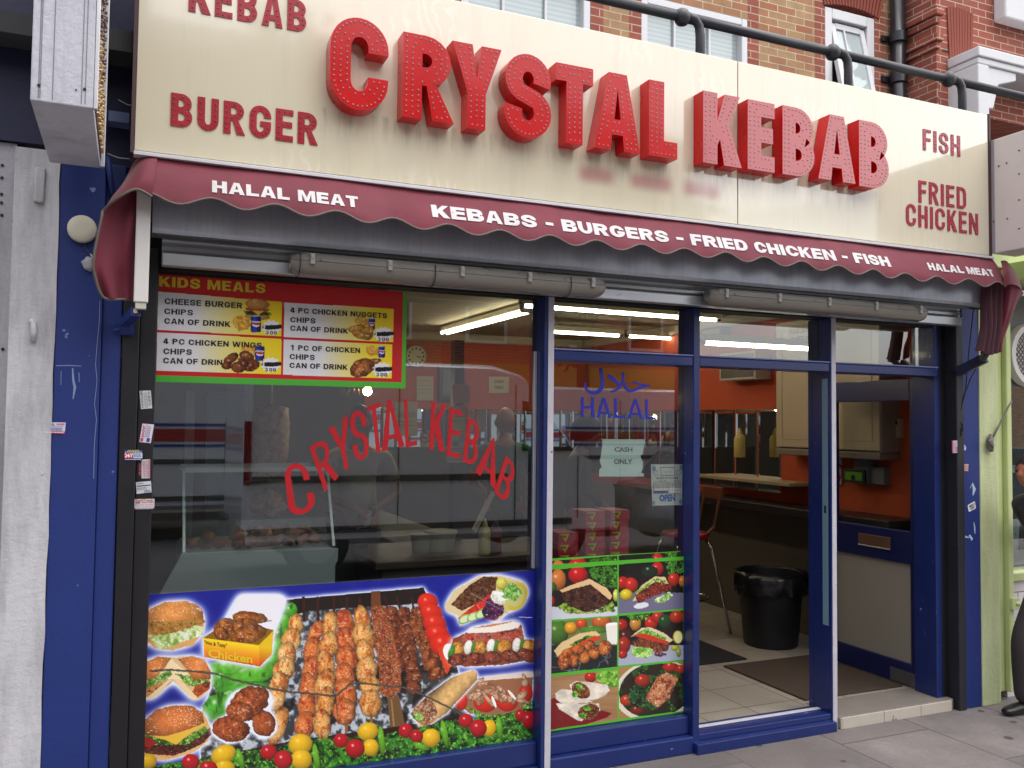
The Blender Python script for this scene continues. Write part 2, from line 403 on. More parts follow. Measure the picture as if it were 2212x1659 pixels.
class Print:
    """painted print on the wall plane y = Y between two corners; U, V are the enlarged-view coordinates the artwork was measured in"""
    def __init__(s, x0, x1, z0, z1, Y, origin, scale, step):
        s.nx, s.nz = int((x1-x0)/step)+1, int((z1-z0)/step)+1
        s.x, s.z = np.meshgrid(np.linspace(x0, x1, s.nx), np.linspace(z1, z0, s.nz)); s.Y = Y
        P = np.stack([s.x, np.full_like(s.x, Y+CAM_D), s.z-CAM_H], -1) @ AX.T
        k = FOC*2212
        u, v = 1106+P[..., 0]/P[..., 2]*k, 829.5+P[..., 1]/P[..., 2]*k
        s.U, s.V = (u/.6777-origin[0])*scale, (v/.6777-origin[1])*scale
        s.c = np.ones(s.x.shape+(3,))
    def put(s, m, col, a=1.):
        m = (m.astype(float)*a)[..., None]; col = C_(col) if not isinstance(col, np.ndarray) else col
        s.c[...] = s.c*(1-m)+col*m
    def within(s, cx, cy, r, fn):
        """paint with only the part of the sheet near (cx, cy) unpacked"""
        k = (np.abs(s.U-cx) < r) & (np.abs(s.V-cy) < r)
        if not k.any(): return np.zeros(k.shape, bool)
        i, j = np.where(k.any(1))[0], np.where(k.any(0))[0]; w_ = (slice(i[0], i[-1]+1), slice(j[0], j[-1]+1))
        old = (s.U, s.V, s.c, getattr(s, 'clip', None))
        s.U, s.V, s.c = s.U[w_], s.V[w_], s.c[w_]
        if old[3] is not None: s.clip = old[3][w_]
        m = fn(); s.U, s.V, s.c = old[:3]
        if old[3] is not None: s.clip = old[3]
        full = np.zeros(k.shape, bool); full[w_] = m; return full
    def poly(s, pts, wob=0., seed=0, wf=.08):
        U, V = s.U, s.V
        if wob: U = U+(fbm(s.U*wf, s.V*wf, seed)-.5)*2*wob; V = V+(fbm(s.U*wf, s.V*wf, seed+5)-.5)*2*wob
        r = np.zeros(U.shape, bool); n = len(pts)
        for i in range(n):
            (xa, ya), (xb, yb) = pts[i], pts[(i+1) % n]
            if ya == yb: continue
            r ^= ((ya > V) != (yb > V)) & (U < (xb-xa)*(V-ya)/(yb-ya)+xa)
        return r
    def ell(s, cx, cy, rx, ry, rot=0., wob=0., seed=0, wf=.05):
        c, n = math.cos(RAD(rot)), math.sin(RAD(rot)); du, dv = s.U-cx, s.V-cy
        a, b = (du*c+dv*n)/rx, (-du*n+dv*c)/ry
        r = np.sqrt(a*a+b*b)
        if wob: r = r+(fbm(s.U*wf, s.V*wf, seed, 3)-.5)*2*wob
        return r, a, b
    def round(s, cx, cy, rx, ry, col, rot=0., hi='ffffff', dark=.55, wob=0., seed=0, tex=.15, tf=.2, gloss=.5, wf=.05):
        """a rounded solid as a photograph shows it: lit from the upper left, darker rim, mottled skin, a highlight"""
        return s.within(cx, cy, max(rx, ry)*1.5+3, lambda: s._round(cx, cy, rx, ry, col, rot, hi, dark, wob, seed, tex, tf, gloss, wf))
    def _round(s, cx, cy, rx, ry, col, rot, hi, dark, wob, seed, tex, tf, gloss, wf):
        r, a, b = s.ell(cx, cy, rx, ry, rot, wob, seed, wf); m = r < 1
        c0 = C_(col); z = np.sqrt(np.clip(1-r*r, 0, 1))
        du, dv = (s.U-cx)/max(rx, ry), (s.V-cy)/max(rx, ry)
        sh = np.clip(.35+.65*z-.28*du*.6-.35*dv, 0, 1.15)
        sh = dark+(1-dark)*sh
        t = 1+(fbm(s.U*tf, s.V*tf, seed+3, 3)-.5)*2*tex
        col3 = np.clip(c0*(sh*t)[..., None], 0, 1)
        h = np.clip(1-np.hypot(du+.25, dv+.32)/.22, 0, 1)*gloss
        col3 = col3*(1-h[..., None])+C_(hi)*h[..., None]
        s.put(m, col3); return m
    def meat(s, pts, cols, seed=0, wob=5., tf=.045, dark=.35, contrast=1.6, char=.25, glint=.12):
        """cooked meat: mottled browns with dark creases, charred patches and glints of fat"""
        xs_, ys_ = [p[0] for p in pts], [p[1] for p in pts]; cx, cy = (min(xs_)+max(xs_))/2, (min(ys_)+max(ys_))/2
        return s.within(cx, cy, max(max(xs_)-min(xs_), max(ys_)-min(ys_))/2+wob*2+4, lambda: s._meat(pts, cols, seed, wob, tf, dark, contrast, char, glint))
    def _meat(s, pts, cols, seed, wob, tf, dark, contrast, char, glint):
        m = s.poly(pts, wob, seed, .06)
        n = np.clip((fbm(s.U*tf, s.V*tf, seed, 5)-.5)*contrast+.5, 0, 1)
        c = C_(cols[0])*(1-n[..., None])+C_(cols[1])*n[..., None]
        if len(cols) > 2:
            k = np.clip((fbm(s.U*tf*1.7, s.V*tf*1.7, seed+9, 4)-.52)*5, 0, 1)[..., None]; c = c*(1-k)+C_(cols[2])*k
        cr = np.abs(fbm(s.U*tf*1.3, s.V*tf*1.3, seed+21, 4)-.5); c = c*(1-dark*np.clip(1-cr*14, 0, 1))[..., None]
        ch = np.clip((fbm(s.U*tf*.8, s.V*tf*.8, seed+31, 4)-.60)*7, 0, 1)*char*2; c = c*(1-np.clip(ch, 0, .8))[..., None]
        g = np.clip((fbm(s.U*tf*3.2, s.V*tf*3.2, seed+41, 3)-.70)*8, 0, 1)*glint*4; c = c*(1-np.clip(g, 0, .8))[..., None]+np.clip(g, 0, .8)[..., None]*C_('ffe9cf')
        s.put(m, np.clip(c, 0, 1)); return m
    def leaves(s, m, seed=0, tf=.05, a='10280c', b='5f9a2c', c2='a5cf62'):
        n = fbm(s.U*tf, s.V*tf, seed, 5); k = np.clip((n-.34)*3.2, 0, 1)[..., None]
        c = C_(a)*(1-k)+C_(b)*k; k2 = np.clip((fbm(s.U*tf*2.4, s.V*tf*2.4, seed+4, 3)-.6)*6, 0, 1)[..., None]
        s.put(m, c*(1-k2)+C_(c2)*k2)
    def glow(s, m, rad=14, col='e8eeff', a=.95):
        f = m.astype(float); k = max(1, int(rad))
        for _ in range(3):
            for ax in (0, 1):
                p = np.concatenate([np.repeat(np.take(f, [0], ax), k, ax), f, np.repeat(np.take(f, [-1], ax), k, ax)], ax)
                cs = np.cumsum(p, ax); z = np.zeros_like(np.take(cs, [0], ax)); cs = np.concatenate([z, cs], ax)
                n = f.shape[ax]; f = (np.take(cs, range(2*k+1, 2*k+1+n), ax)-np.take(cs, range(0, n), ax))/(2*k+1)
        s.put(np.clip(f*2.2, 0, 1), col, a)
    def build(s, name, parent, rough=.22, thick=.0015):
        me = bpy.data.meshes.new(name); off = wloc(parent) if parent else Vector((0, 0, 0)); n = s.nx*s.nz
        co = np.stack([s.x-off.x, np.full_like(s.x, s.Y-off.y), s.z-off.z], -1).reshape(-1, 3)
        # the sheet has a back face too
        bk = np.array([co[0], co[s.nx-1], co[n-1], co[n-s.nx]])+[0, thick, 0]
        i = (np.arange(s.nz-1)[:, None]*s.nx+np.arange(s.nx-1)).reshape(-1)
        q = np.stack([i, i+s.nx, i+s.nx+1, i+1], -1)
        fs = np.concatenate([q, [[n, n+1, n+2, n+3]]])
        co = np.concatenate([co, bk])
        me.vertices.add(len(co)); me.vertices.foreach_set('co', co.ravel())
        me.loops.add(fs.size); me.loops.foreach_set('vertex_index', fs.ravel().astype(np.int32))
        me.polygons.add(len(fs)); me.polygons.foreach_set('loop_start', np.arange(len(fs), dtype=np.int32)*4)
        me.update(calc_edges=True)
        at = me.color_attributes.new('print', 'FLOAT_COLOR', 'POINT')
        c = np.clip((s.c-.5)*1.10+.5, 0, 1).reshape(-1, 3); c = np.where(c <= .04045, c/12.92, ((c+.055)/1.055)**2.4)
        c = np.concatenate([np.concatenate([c, np.ones((n, 1))], 1), np.tile([.22, .22, .22, 1.], (4, 1))])
        at.data.foreach_set('color', c.ravel().astype(np.float32))
        key = 'printed_vinyl_%d' % int(rough*100)
        if key not in _MATS:
            m, N, b = newmat(key); a = N.n('Attribute', attribute_name='print')
            N.l(N.mix(N.math('MULTIPLY', N.noise(N.coord(), 9, 5, .6), .06), a.outputs['Color'], 'b8b4ae'), b.inputs['Base Color'])
            b.inputs['Roughness'].default_value = rough; b.inputs['Specular IOR Level'].default_value = .4
            bumpit(N, b, N.noise(N.coord(), 6, 2, .5), .05, .02)
        me.materials.append(_MATS[key])
        o = bpy.data.objects.new(name, me); COL.objects.link(o)
        if parent: o.parent = parent
        return o
# ------------------------------------------------------------------ ground
def mat_pavement():
    m, N, b = newmat('paving'); v = N.coord()
    br = N.n('TexBrick', Scale=1.0); br.offset = .5
    br.inputs['Brick Width'].default_value = .92; br.inputs['Row Height'].default_value = .62; br.inputs['Mortar Size'].default_value = .006; br.inputs['Mortar Smooth'].default_value = .3
    br.inputs['Color1'].default_value = rgba('8f8886'); br.inputs['Color2'].default_value = rgba('7c7574'); br.inputs['Mortar'].default_value = rgba('4b4647')
    mp = N.n('Mapping'); mp.inputs['Rotation'].default_value = (0, 0, RAD(90)); mp.inputs['Location'].default_value = (.18, .31, 0); N.l(v, mp.inputs[0]); N.l(mp.outputs[0], br.inputs['Vector'])
    n = N.noise(v, 1.3, 6, .65); n2 = N.noise(v, 45, 4, .7)
    c = N.mix(N.ramp(n, [(.3, 0.), (.68, .85)]), br.outputs['Color'], '524c4c')
    c = N.mix(N.ramp(n2, [(.4, 0.), (.8, .4)]), c, '484343'); c = N.mix(N.ramp(N.noise(v, .55, 4, .7), [(.45, 0.), (.62, .45)]), c, '5f5856')
    vo = N.n('TexVoronoi', Scale=4.2, Randomness=1.); N.l(v, vo.inputs['Vector'])
    wob = N.math('ADD', vo.outputs['Distance'], N.math('MULTIPLY', N.noise(v, 18, 2), .08))
    gate = N.ramp(N.noise(v, 2.2, 2), [(.30, 0.), (.36, 1.)])
    c = N.mix(N.math('MULTIPLY', N.ramp(wob, [(.135, 1.), (.16, 0.)]), N.math('MULTIPLY', gate, .92)), c, '3d3636')
    N.l(c, b.inputs['Base Color']); b.inputs['Roughness'].default_value = .82
    h = N.math('ADD', N.math('MULTIPLY', br.outputs['Fac'], -.6), N.math('MULTIPLY', n2, .5)); bumpit(N, b, h, .35, .01)
    return m
tag(MB().quad((-14, -5.0, 0), (26, -5.0, 0), (26, 3.0, 0), (-14, 3.0, 0)).build('pavement', mat_pavement()), kind='structure')
tag(MB().quad((-220, -260, -.13), (260, -260, -.13), (260, 120, -.13), (-220, 120, -.13)).build('road', M('asphalt', '57565a', .85, var=.25, scale=1.5, bump=.4, bscale=140)), kind='structure')
tag(MB().box(-14, 26, -5.15, -5.0, -.2, .003).build('kerb', M('granite_kerb', '8d8a86', .75, var=.2, scale=14, bump=.2), bevel=.012), kind='structure')
tag(MB().box(-60, 80, -16.5, -12.6, -.2, 0.0).build('far_pavement', M('far_paving', '8a8583', .85, var=.2, scale=2)), kind='structure')

# ------------------------------------------------------------------ shared paints
BLUE = M('blue_gloss_paint', '132664', .36, var=.22, scale=7, bump=.12, bscale=45, coat=.25, speck=('8b97c0', 22, .69))
BLUEW = M('blue_wall_paint', '142b70', .55, var=.2, scale=4, bump=.18, bscale=70, speck=('7f8bb8', 11, .70))
NAVY = M('dark_blue_wall', '14183c', .6, var=.25, scale=3, bump=.15)
WHITEP = M('chipped_white_paint', 'bdbac4', .55, var=.22, scale=16, bump=.25, bscale=60, speck=('49527e', 18, .67))
BLACK = M('black_metal', '16151a', .45, var=.3, scale=6, bump=.08, speck=('6f6a68', 22, .77))
STEEL = M('galvanised_steel', '8d9097', .34, metal=.85, var=.25, scale=5, bump=.05, stretch=(1, 1, .3))
ALU = M('mill_aluminium', 'c9cacd', .4, metal=.7, var=.12)
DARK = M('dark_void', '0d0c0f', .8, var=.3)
def glass_mat(name, tint='eef4f2', k=2.0, ior=1.45):
    m, N, b = newmat(name); m.node_tree.nodes.remove(b)
    tr = N.n('BsdfTransparent'); tr.inputs[0].default_value = rgba(tint)
    gl = N.n('BsdfGlossy'); gl.inputs['Roughness'].default_value = .012; gl.inputs[0].default_value = (1, 1, 1, 1)
    fr = N.n('Fresnel', IOR=ior); ge = N.n('NewGeometry')
    f = N.math('MULTIPLY', fr.outputs[0], k, True); front = N.math('SUBTRACT', 1.0, ge.outputs['Backfacing'])
    f = N.math('MULTIPLY', f, front)
    mx = N.n('MixShader'); N.l(f, mx.inputs[0]); N.l(tr.outputs[0], mx.inputs[1]); N.l(gl.outputs[0], mx.inputs[2])
    N.l(mx.outputs[0], m.node_tree.nodes['Material Output'].inputs[0]); return m
GLASS = glass_mat('shop_glass', k=5.0)
GLASS2 = glass_mat('clear_glass', 'fafcfb', .35)

# ------------------------------------------------------------------ shop front: posts, rails, panes, door
sf = thing('shopfront', 'blue painted shopfront frame with three glazed bays and an open door', 'shopfront', (2.2, 0, 0))
YP0, YP1 = -.09, .05
GT = 2.235
def post(x0, x1, z0=0., white=True):
    q = MB().box(x0, x1, YP0, YP1, z0, GT)
    if white: q.box(x1-.030, x1+.001, YP0-.004, YP0-.0005, z0, GT, 1)
    return q.build('post', [BLUE, WHITEP], sf, bevel=.004)
post(1.785, 1.833); post(3.530, 3.566); post(2.628, 2.667, white=False)
MB().box(4.355, 4.40, -.06, .10, 0, GT).build('door_jamb', BLUE, sf, bevel=.004)
MB().box(.06, .094, -.02, .06, .1, GT).build('window_jamb', BLACK, sf, bevel=.003)
for x0, x1 in ((1.834, 2.627), (2.668, 3.529), (3.567, 4.354)):
    q = MB().box(x0, x1, YP0+.004, .045, 1.937, 1.984).box(x0, x1, YP0-.004, .046, 1.985, 1.993, 1)
    q.build('transom', [BLUE, M('worn_blue_edge', '6f7fb4', .45, var=.4, scale=30)], sf, bevel=.004)
# bottom rails and plinth
q = MB().box(.095, 1.784, -.05, .045, .05, .155).box(.095, 1.784, -.075, .045, .0, .048)
q.build('bottom_rail', BLUE, sf, bevel=.005)
q = MB().box(1.834, 2.627, -.06, .045, .085, .172).box(1.834, 2.627, -.10, .04, 0, .083)
q.build('bottom_rail', BLUE, sf, bevel=.006)
q = MB().box(2.628, 3.529, -.13, .0, .0, .052).box(2.668, 3.529, -.085, .06, .053, .083).box(2.668, 3.529, -.012, .02, .084, .090, 1)
q.build('sill', [BLUE, WHITEP], sf, bevel=.006)
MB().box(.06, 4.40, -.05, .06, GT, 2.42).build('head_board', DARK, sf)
# panes (thin glass boxes set in the rebates)
def pane(x0, x1, z0, z1, parent=sf, y0=-.003, y1=.003, mat=GLASS):
    return MB().box(x0, x1, y0, y1, z0, z1).build('window_pane', mat, parent)
pane(.094, 1.785, .155, GT)
pane(1.8335, 2.6275, .172, 1.937); pane(1.8335, 2.6275, 1.993, GT)
pane(2.6675, 3.5295, 1.993, GT)
pane(3.5665, 4.3545, 1.993, GT)
# bright bead along the right of the big window
MB().box(1.770, 1.7845, -.012, .012, .95, 1.98).build('window_bead', ALU, sf, bevel=.002)
# strip and lock keep on the inner face of the door post
MB().box(3.53, 3.566, .0505, .085, .06, GT).build('door_frame', BLUE, sf, bevel=.003)
MB().box(3.5275, 3.5295, -.07, -.028, .55, 1.9).build('draught_strip', M('pale_blue_strip', '6f8fa3', .5), sf)
MB().box(3.5262, 3.5273, -.056, -.042, 1.16, 1.20).build('lock_keep', BLACK, sf)
# the door, hinged at the right and pushed fully open into the shop
dx0, dx1, dy0, dy1, dz0, dz1 = 4.385, 4.43, .07, .875, .065, 1.935
D_BLUE = M('door_blue_paint', '101a52', .42, var=.25, scale=7, bump=.1, coat=.2, speck=('8b96c0', 30, .76))
leaf = MB()
leaf.box(dx0, dx1, dy0, dy0+.08, dz0, dz1).box(dx0, dx1, dy1-.10, dy1, dz0, dz1)
leaf.box(dx0+.001, dx1-.001, dy0+.0805, dy1-.1005, 1.80, dz1-.001).box(dx0+.001, dx1-.001, dy0+.0805, dy1-.1005, .80, 1.0).box(dx0+.001, dx1-.001, dy0+.0805, dy1-.1005, dz0+.001, .20)
door = leaf.build('door', D_BLUE, sf, bevel=.004)
MB().box(4.404, 4.410, dy0+.1, dy1-.1, 1.0, 1.80).build('door_pane', GLASS2, door)
MB().box(4.404, 4.410, dy0+.1, dy1-.1, .20, .80).build('frosted_panel', M('beige_board', '8f8a80', .5, var=.08, scale=3), door)
q = MB().box(dx0-.006, dx0-.001, .30, .56, .87, .945).box(dx0-.010, dx0-.0065, .30, .56, .868, .876, 1)
q.build('letterbox', [M('brass_flap', '7a5b4c', .4, metal=.5), ALU], door, bevel=.002)
MB().box(dx0-.004, dx0-.001, dy0+.004, dy0+.24, dz0+.004, .15).build('kick_plate', STEEL, door, bevel=.001)
for z in (.35, 1.55): MB().lathe((4.38, .062, z), [(.008, 0), (.008, .09)], 10).build('hinge', STEEL, door)
# tiled step in the doorway
st = tag(MB().box(3.567, 4.44, -.10, .16, .0, .064).build('doorstep', None or M('worn_concrete', '77706b', .8, var=.35, scale=7, bump=.3), bevel=.006), 'worn concrete doorstep faced with cream tiles below the open door', 'step')
for i, (a, b) in enumerate(((3.575, 3.585), (3.587, 3.885), (3.888, 4.165), (4.168, 4.41))):
    MB().box(a, b, -.112, -.101, .0, .060).build('tile', M('cream_tile', 'b9b0a4', .35, var=.12, scale=12, speck=('6b6259', 8, .62)), st, bevel=.002)

# ------------------------------------------------------------------ roller shutter
rs = thing('roller_shutter', 'galvanised roller shutter hood running under the red awning with black guide rails', 'shutter', (2.2, -.2, 0))
def mat_hood():
    m, N, b = newmat('brushed_hood_steel'); v = N.coord((1, 1, .06)); n = N.noise(v, 60, 5, .6); n2 = N.noise(N.coord((1, 1, .5)), 2.4, 4, .6)
    N.l(N.mix(n, '9ba1ae', 'c0c5cf'), b.inputs['Base Color']); b.inputs['Metallic'].default_value = .45
    r = N.math('MULTIPLY_ADD', n2, .22); r.node.inputs[2].default_value = .26; N.l(r, b.inputs['Roughness']); bumpit(N, b, n, .06, .004); return m
HOOD = mat_hood()
prof = [(-.20, 2.64), (-.262, 2.64), (-.268, 2.56), (-.276, 2.47), (-.283, 2.40), (-.280, 2.352), (-.270, 2.336), (-.258, 2.331), (-.20, 2.331)]
MB().prism(prof, lambda p, t: (t, p[0], p[1]), .062, 4.535).build('hood', HOOD, rs, auto=25)
MB().box(.062, 4.535, -.27, -.262, 2.318, 2.330).build('hood_lip', BLACK, rs)
q = MB()
cur = [(-.15, 2.42), (-.19, 2.40)]
for k in range(3):
    z = 2.385-k*.037; cur += [(-.196, z), (-.206, z-.010), (-.206, z-.024), (-.196, z-.034)]
cur += [(-.15, 2.275)]
q.prism(cur, lambda p, t: (t, p[0], p[1]), .10, 4.40).build('curtain', M('shutter_lath', 'aeb0b4', .32, metal=.8, var=.3, scale=4, speck=('4a4642', 14, .68)), rs, auto=30)
MB().box(.10, 4.40, -.215, -.16, 2.226, 2.274).build('bottom_lath', M('lath_grey', 'b9bcc2', .35, metal=.75, var=.25, scale=9, stretch=(.3, 1, 2), speck=('55504c', 30, .68)), rs, bevel=.004)
MB().box(-.030, .030, -.115, .02, 0, 2.31).box(.0305, .092, -.095, .02, 0, 2.31).build('guide_rail', BLACK, rs, bevel=.004)
MB().box(4.402, 4.448, -.06, .05, 0, 2.31).box(4.449, 4.508, -.135, -.02, 0, 2.29, 1).build('guide_rail', [BLACK, M('dark_steel', '3a3b42', .4, metal=.5, var=.25)], rs, bevel=.004)

# ------------------------------------------------------------------ fascia sign
YF = -.30
fs_ = thing('fascia_sign', 'long cream fascia sign with raised red capitals spelling the shop name', 'sign', (2.25, -.28, 2.63))
def mat_fascia():
    m, N, b = newmat('cream_acrylic'); v = N.coord()
    n = N.noise(v, 2.0, 4, .6); s = N.noise(N.coord((1, 1, .05)), 13, 5, .65)
    c = N.mix(n, 'd3cab0', 'dad2bb')
    c = N.mix(N.ramp(s, [(.52, 0.), (.85, .28)]), c, 'a79d88')
    # paler swirls in scattered patches
    wv = N.n('TexWave', Scale=6., Distortion=9., Detail=3.); wv.inputs['Detail Scale'].default_value = 1.6; N.l(v, wv.inputs['Vector'])
    g = N.ramp(N.noise(N.coord((1, 1, 1.4), (4, 0, 2)), 1.9, 2), [(.56, 0.), (.66, 1.)])
    c = N.mix(N.math('MULTIPLY', N.math('MULTIPLY', g, N.ramp(wv.outputs[0], [(.55, 0.), (.95, 1.)])), .35), c, 'eee8d6')
    # faded remains of a line of small characters, long since rubbed away
    sp = N.n('SeparateXYZ'); N.l(v, sp.inputs[0])
    def band(o, a, bb, soft):
        r = N.n('MapRange', interpolation_type='SMOOTHSTEP'); N.l(o, r.inputs[0])
        r.inputs[1].default_value = a-soft; r.inputs[2].default_value = a+soft
        r2 = N.n('MapRange', interpolation_type='SMOOTHSTEP'); N.l(o, r2.inputs[0])
        r2.inputs[1].default_value = bb-soft; r2.inputs[2].default_value = bb+soft
        return N.math('MULTIPLY', r.outputs[0], N.math('SUBTRACT', 1.0, r2.outputs[0]))
    # soot and drips below the raised letters
    dr = N.noise(N.coord((1, 1, .10)), 34, 4, .6); gz_ = N.n('MapRange'); N.l(sp.outputs[2], gz_.inputs[0]); gz_.inputs[1].default_value = .13; gz_.inputs[2].default_value = .26
    gx_ = band(sp.outputs[0], -1.58, 1.45, .03); up = N.math('SUBTRACT', 1., N.ramp(sp.outputs[2], [(.262, 0.), (.275, 1.)]))
    c = N.mix(N.math('MULTIPLY', N.math('MULTIPLY', N.math('MULTIPLY', gx_, gz_.outputs[0], True), up, True), N.ramp(dr, [(.47, 0.), (.74, .6)])), c, '6d6458')
    tot = None
    for a, bb in ((-.40, -.22), (-.13, .10), (.17, .38)):
        k = band(sp.outputs[0], a, bb, .035); tot = k if tot is None else N.math('ADD', tot, k)
    tot = N.math('MULTIPLY', tot, band(sp.outputs[2], .115, .185, .03))
    c = N.mix(N.math('MULTIPLY', tot, .7), c, 'b06f72')
    N.l(c, b.inputs['Base Color']); b.inputs['Specular IOR Level'].default_value = .8; b.inputs['Coat Weight'].default_value = 1.; b.inputs['Coat Roughness'].default_value = .05; b.inputs['Coat IOR'].default_value = 1.6
    r = N.math('MULTIPLY_ADD', s, .10); r.node.inputs[2].default_value = .09; N.l(r, b.inputs['Roughness'])
    bumpit(N, b, N.noise(v, 1.1, 2, .5), .025, .05); return m
FASCIA = mat_fascia()
q = MB().box(-.008, 2.737, YF, -.27, 2.632, 3.455); q.build('panel', FASCIA, fs_, bevel=.002)
q = MB().box(2.7415, 4.525, YF, -.27, 2.632, 3.455); q.build('panel', FASCIA, fs_, bevel=.002)
q = MB().box(-.022, -.009, YF-.006, -.24, 2.62, 3.46).box(-.022, 4.54, -.268, -.24, 2.60, 3.452).box(4.526, 4.540, YF-.006, -.269, 2.62, 3.46)
q.box(-.008, 4.525, YF+.003, -.27, 2.618, 2.631)
q.build('frame', M('brown_edge', '4a3034', .6, var=.3), fs_)
RED = M('red_acrylic', 'c80810', .28, var=.10, scale=5, spec=.3, coat=.1, rvar=.05)
REDF = M('red_letter_face', 'c0080f', .22, var=.16, scale=7, spec=.3, coat=.25, rvar=.06, speck=('d97a7c', 17, .71))
BULB = M('bulb_cap', 'b9a5a0', .25, var=.3, coat=.4)
def seg_dist(P, outs):
    d = np.full(len(P), 9e9)
    for o in outs:
        for i in range(len(o)):
            a, b_ = np.array(o[i]), np.array(o[(i+1) % len(o)]); ab = b_-a; L = (ab**2).sum()
            if L < 1e-12: continue
            t = np.clip(((P-a)@ab)/L, 0, 1); d = np.minimum(d, np.hypot(*(P-a-t[:, None]*ab).T))
    return d
def inside(P, outs):
    r = np.zeros(len(P), bool)
    for o in outs:
        for i in range(len(o)):
            (xa, ya), (xb, yb) = o[i], o[(i+1) % len(o)]
            if ya != yb: r ^= ((ya > P[:, 1]) != (yb > P[:, 1])) & (P[:, 0] < (xb-xa)*(P[:, 1]-ya)/(yb-ya)+xa)
    return r
def bulbs(outs, insets, gap):
    """rows of bulb positions that follow the outline at each inset"""
    got = []
    for d in insets:
        for o in outs:
            pts = np.array(o+[o[0]]); sg = np.hypot(*np.diff(pts, axis=0).T); L = np.concatenate([[0], np.cumsum(sg)])
            if L[-1] < gap: continue
            k = max(3, int(L[-1]/gap))
            for s in np.linspace(0, L[-1], k, endpoint=False):
                i = min(np.searchsorted(L, s, 'right')-1, len(sg)-1)
                if sg[i] < 1e-9: continue
                p = pts[i]+(pts[i+1]-pts[i])*(s-L[i])/sg[i]; t = (pts[i+1]-pts[i])/sg[i]
                for sgn in (1, -1):
                    c = p+np.array([-t[1], t[0]])*d*sgn; C1 = c[None]
                    if not inside(C1, outs)[0] or seg_dist(C1, outs)[0] < d*.93: continue
                    if got and np.min(np.hypot(*(np.array(got)-c).T)) < gap*.78: continue
                    got.append(c)
    return got
def add_bulbs(mb, pts, y, r, mi):
    for p in pts:
        mb.lathe((p[0], y, p[1]), [(r, .0005), (r*.92, -r*.7), (r*.5, -r*1.25)], 7, 'y', mi)
ST = .083                                                        # stroke of the big letters, metres
LET = [('C', .692, .929, 2.882, 3.258), ('R', .990, 1.207, 2.885, 3.238), ('Y', 1.203, 1.427, 2.880, 3.240), ('S', 1.443, 1.667, 2.877, 3.243),
       ('T', 1.690, 1.876, 2.880, 3.234), ('A', 1.884, 2.124, 2.880, 3.236), ('L', 2.171, 2.328, 2.882, 3.238),
       ('K', 2.474, 2.690, 2.888, 3.236), ('E', 2.737, 2.902, 2.890, 3.236), ('B', 2.952, 3.157, 2.892, 3.240), ('A', 3.182, 3.430, 2.898, 3.240), ('B', 3.456, 3.664, 2.892, 3.242)]
SKYGLARE = M('sky_glare_red_face', 'b01c28', .12, var=.22, scale=5, coat=.8, rvar=.06, speck=('a5141c', 5, .64))  # pinker base colour stands in for sky glare on these letter faces
for i, (ch, x0, x1, z0, z1) in enumerate(LET):
    h = z1-z0; g = glyph(ch, (x1-x0)/h, ST/h, ST*.93/h)
    outs = [[(x0+p[0]*h, z0+p[1]*h) for p in o] for o in g]
    q = MB(); put_outlines(q, [outs], lambda p, d: (p[0], YF-.002-d, p[1]), 0., .078, 0, 1)
    add_bulbs(q, bulbs(outs, (.0155, .0415), .0225), YF-.080, .0036, 2)
    q.build('letter', [REDF if i < 7 else SKYGLARE, RED, BULB], fs_)
REDV = M('dark_red_vinyl', 'a01426', .3, var=.2, scale=9); REDV2 = M('pinkish_red_vinyl', 'a8324a', .25, var=.25, scale=9, speck=('7a1228', 60, .6))  # second vinyl is pinker, with dark red specks
BULB2 = M('small_bulb', '8a5a5e', .3, var=.3, coat=.4)
for s, x0, x1, z0, z1, mt in (('KEBAB', .165, .609, 3.190, 3.318, REDV), ('BURGER', .113, .663, 2.740, 2.867, REDV), ('FISH', 4.005, 4.295, 3.178, 3.297, REDV2), ('FRIED', 3.967, 4.337, 2.880, 3.003, REDV2), ('CHICKEN', 3.872, 4.432, 2.742, 2.864, REDV2)):
    fat = mt is REDV
    outs, L = line_of(s, .61 if fat else .50, .215 if fat else .15, .18 if fat else .14, .14 if fat else .14, .3); k = (x1-x0)/L
    q = MB()
    for g in outs:
        gg = [[(x0+p[0]*k, z0+p[1]*(z1-z0)) for p in o] for o in g]
        put_outlines(q, [gg], lambda p, d: (p[0], YF-.001-d, p[1]), 0, .003)
        st_ = (.215 if fat else .15)*(z1-z0)/2*.92
        add_bulbs(q, bulbs(gg, (st_*.9,), .021), YF-.004, .0032, 1)
    q.build('lettering', [mt, BULB2], fs_)

# ------------------------------------------------------------------ awning, folded up against the fascia
aw = thing('awning', 'folded dark red fabric awning with scalloped edge and white shop lettering', 'awning', (2.25, -.35, 2.6))
def mat_awning():
    m, N, b = newmat('red_awning_cloth'); v = N.coord(); n = N.noise(v, 4, 5, .6); wv = N.noise(N.coord((1, 1, 1)), 380, 2, .5)
    c = N.mix(n, '5e1226', '7a1f35'); c = N.mix(N.ramp(N.noise(v, 1.7, 5, .7), [(.5, 0.), (.7, .5)]), c, '7a2f40'); c = N.mix(N.ramp(N.noise(N.coord((1, 1, .3)), 9, 4), [(.5, 0.), (.8, .4)]), c, '54161f')
    N.l(c, b.inputs['Base Color']); b.inputs['Roughness'].default_value = .72; b.inputs['Sheen Weight'].default_value = .15
    bumpit(N, b, wv, .12, .003); return m
CLOTH = mat_awning()
ZT = 2.602
def ya(z, x=0):
    t = (ZT-z)/.17
    return .004*math.sin(x*3.1+1)*math.sin(x*11.3)*max(0, t)+.0035*mnoise.noise(Vector((x*9, z*14, 2)))-.335-.085*math.sin(min(1.15, max(0, t))*1.35)+.004*math.sin(x*7)+.006*math.sin(x*26.7)*max(0, t-.4)
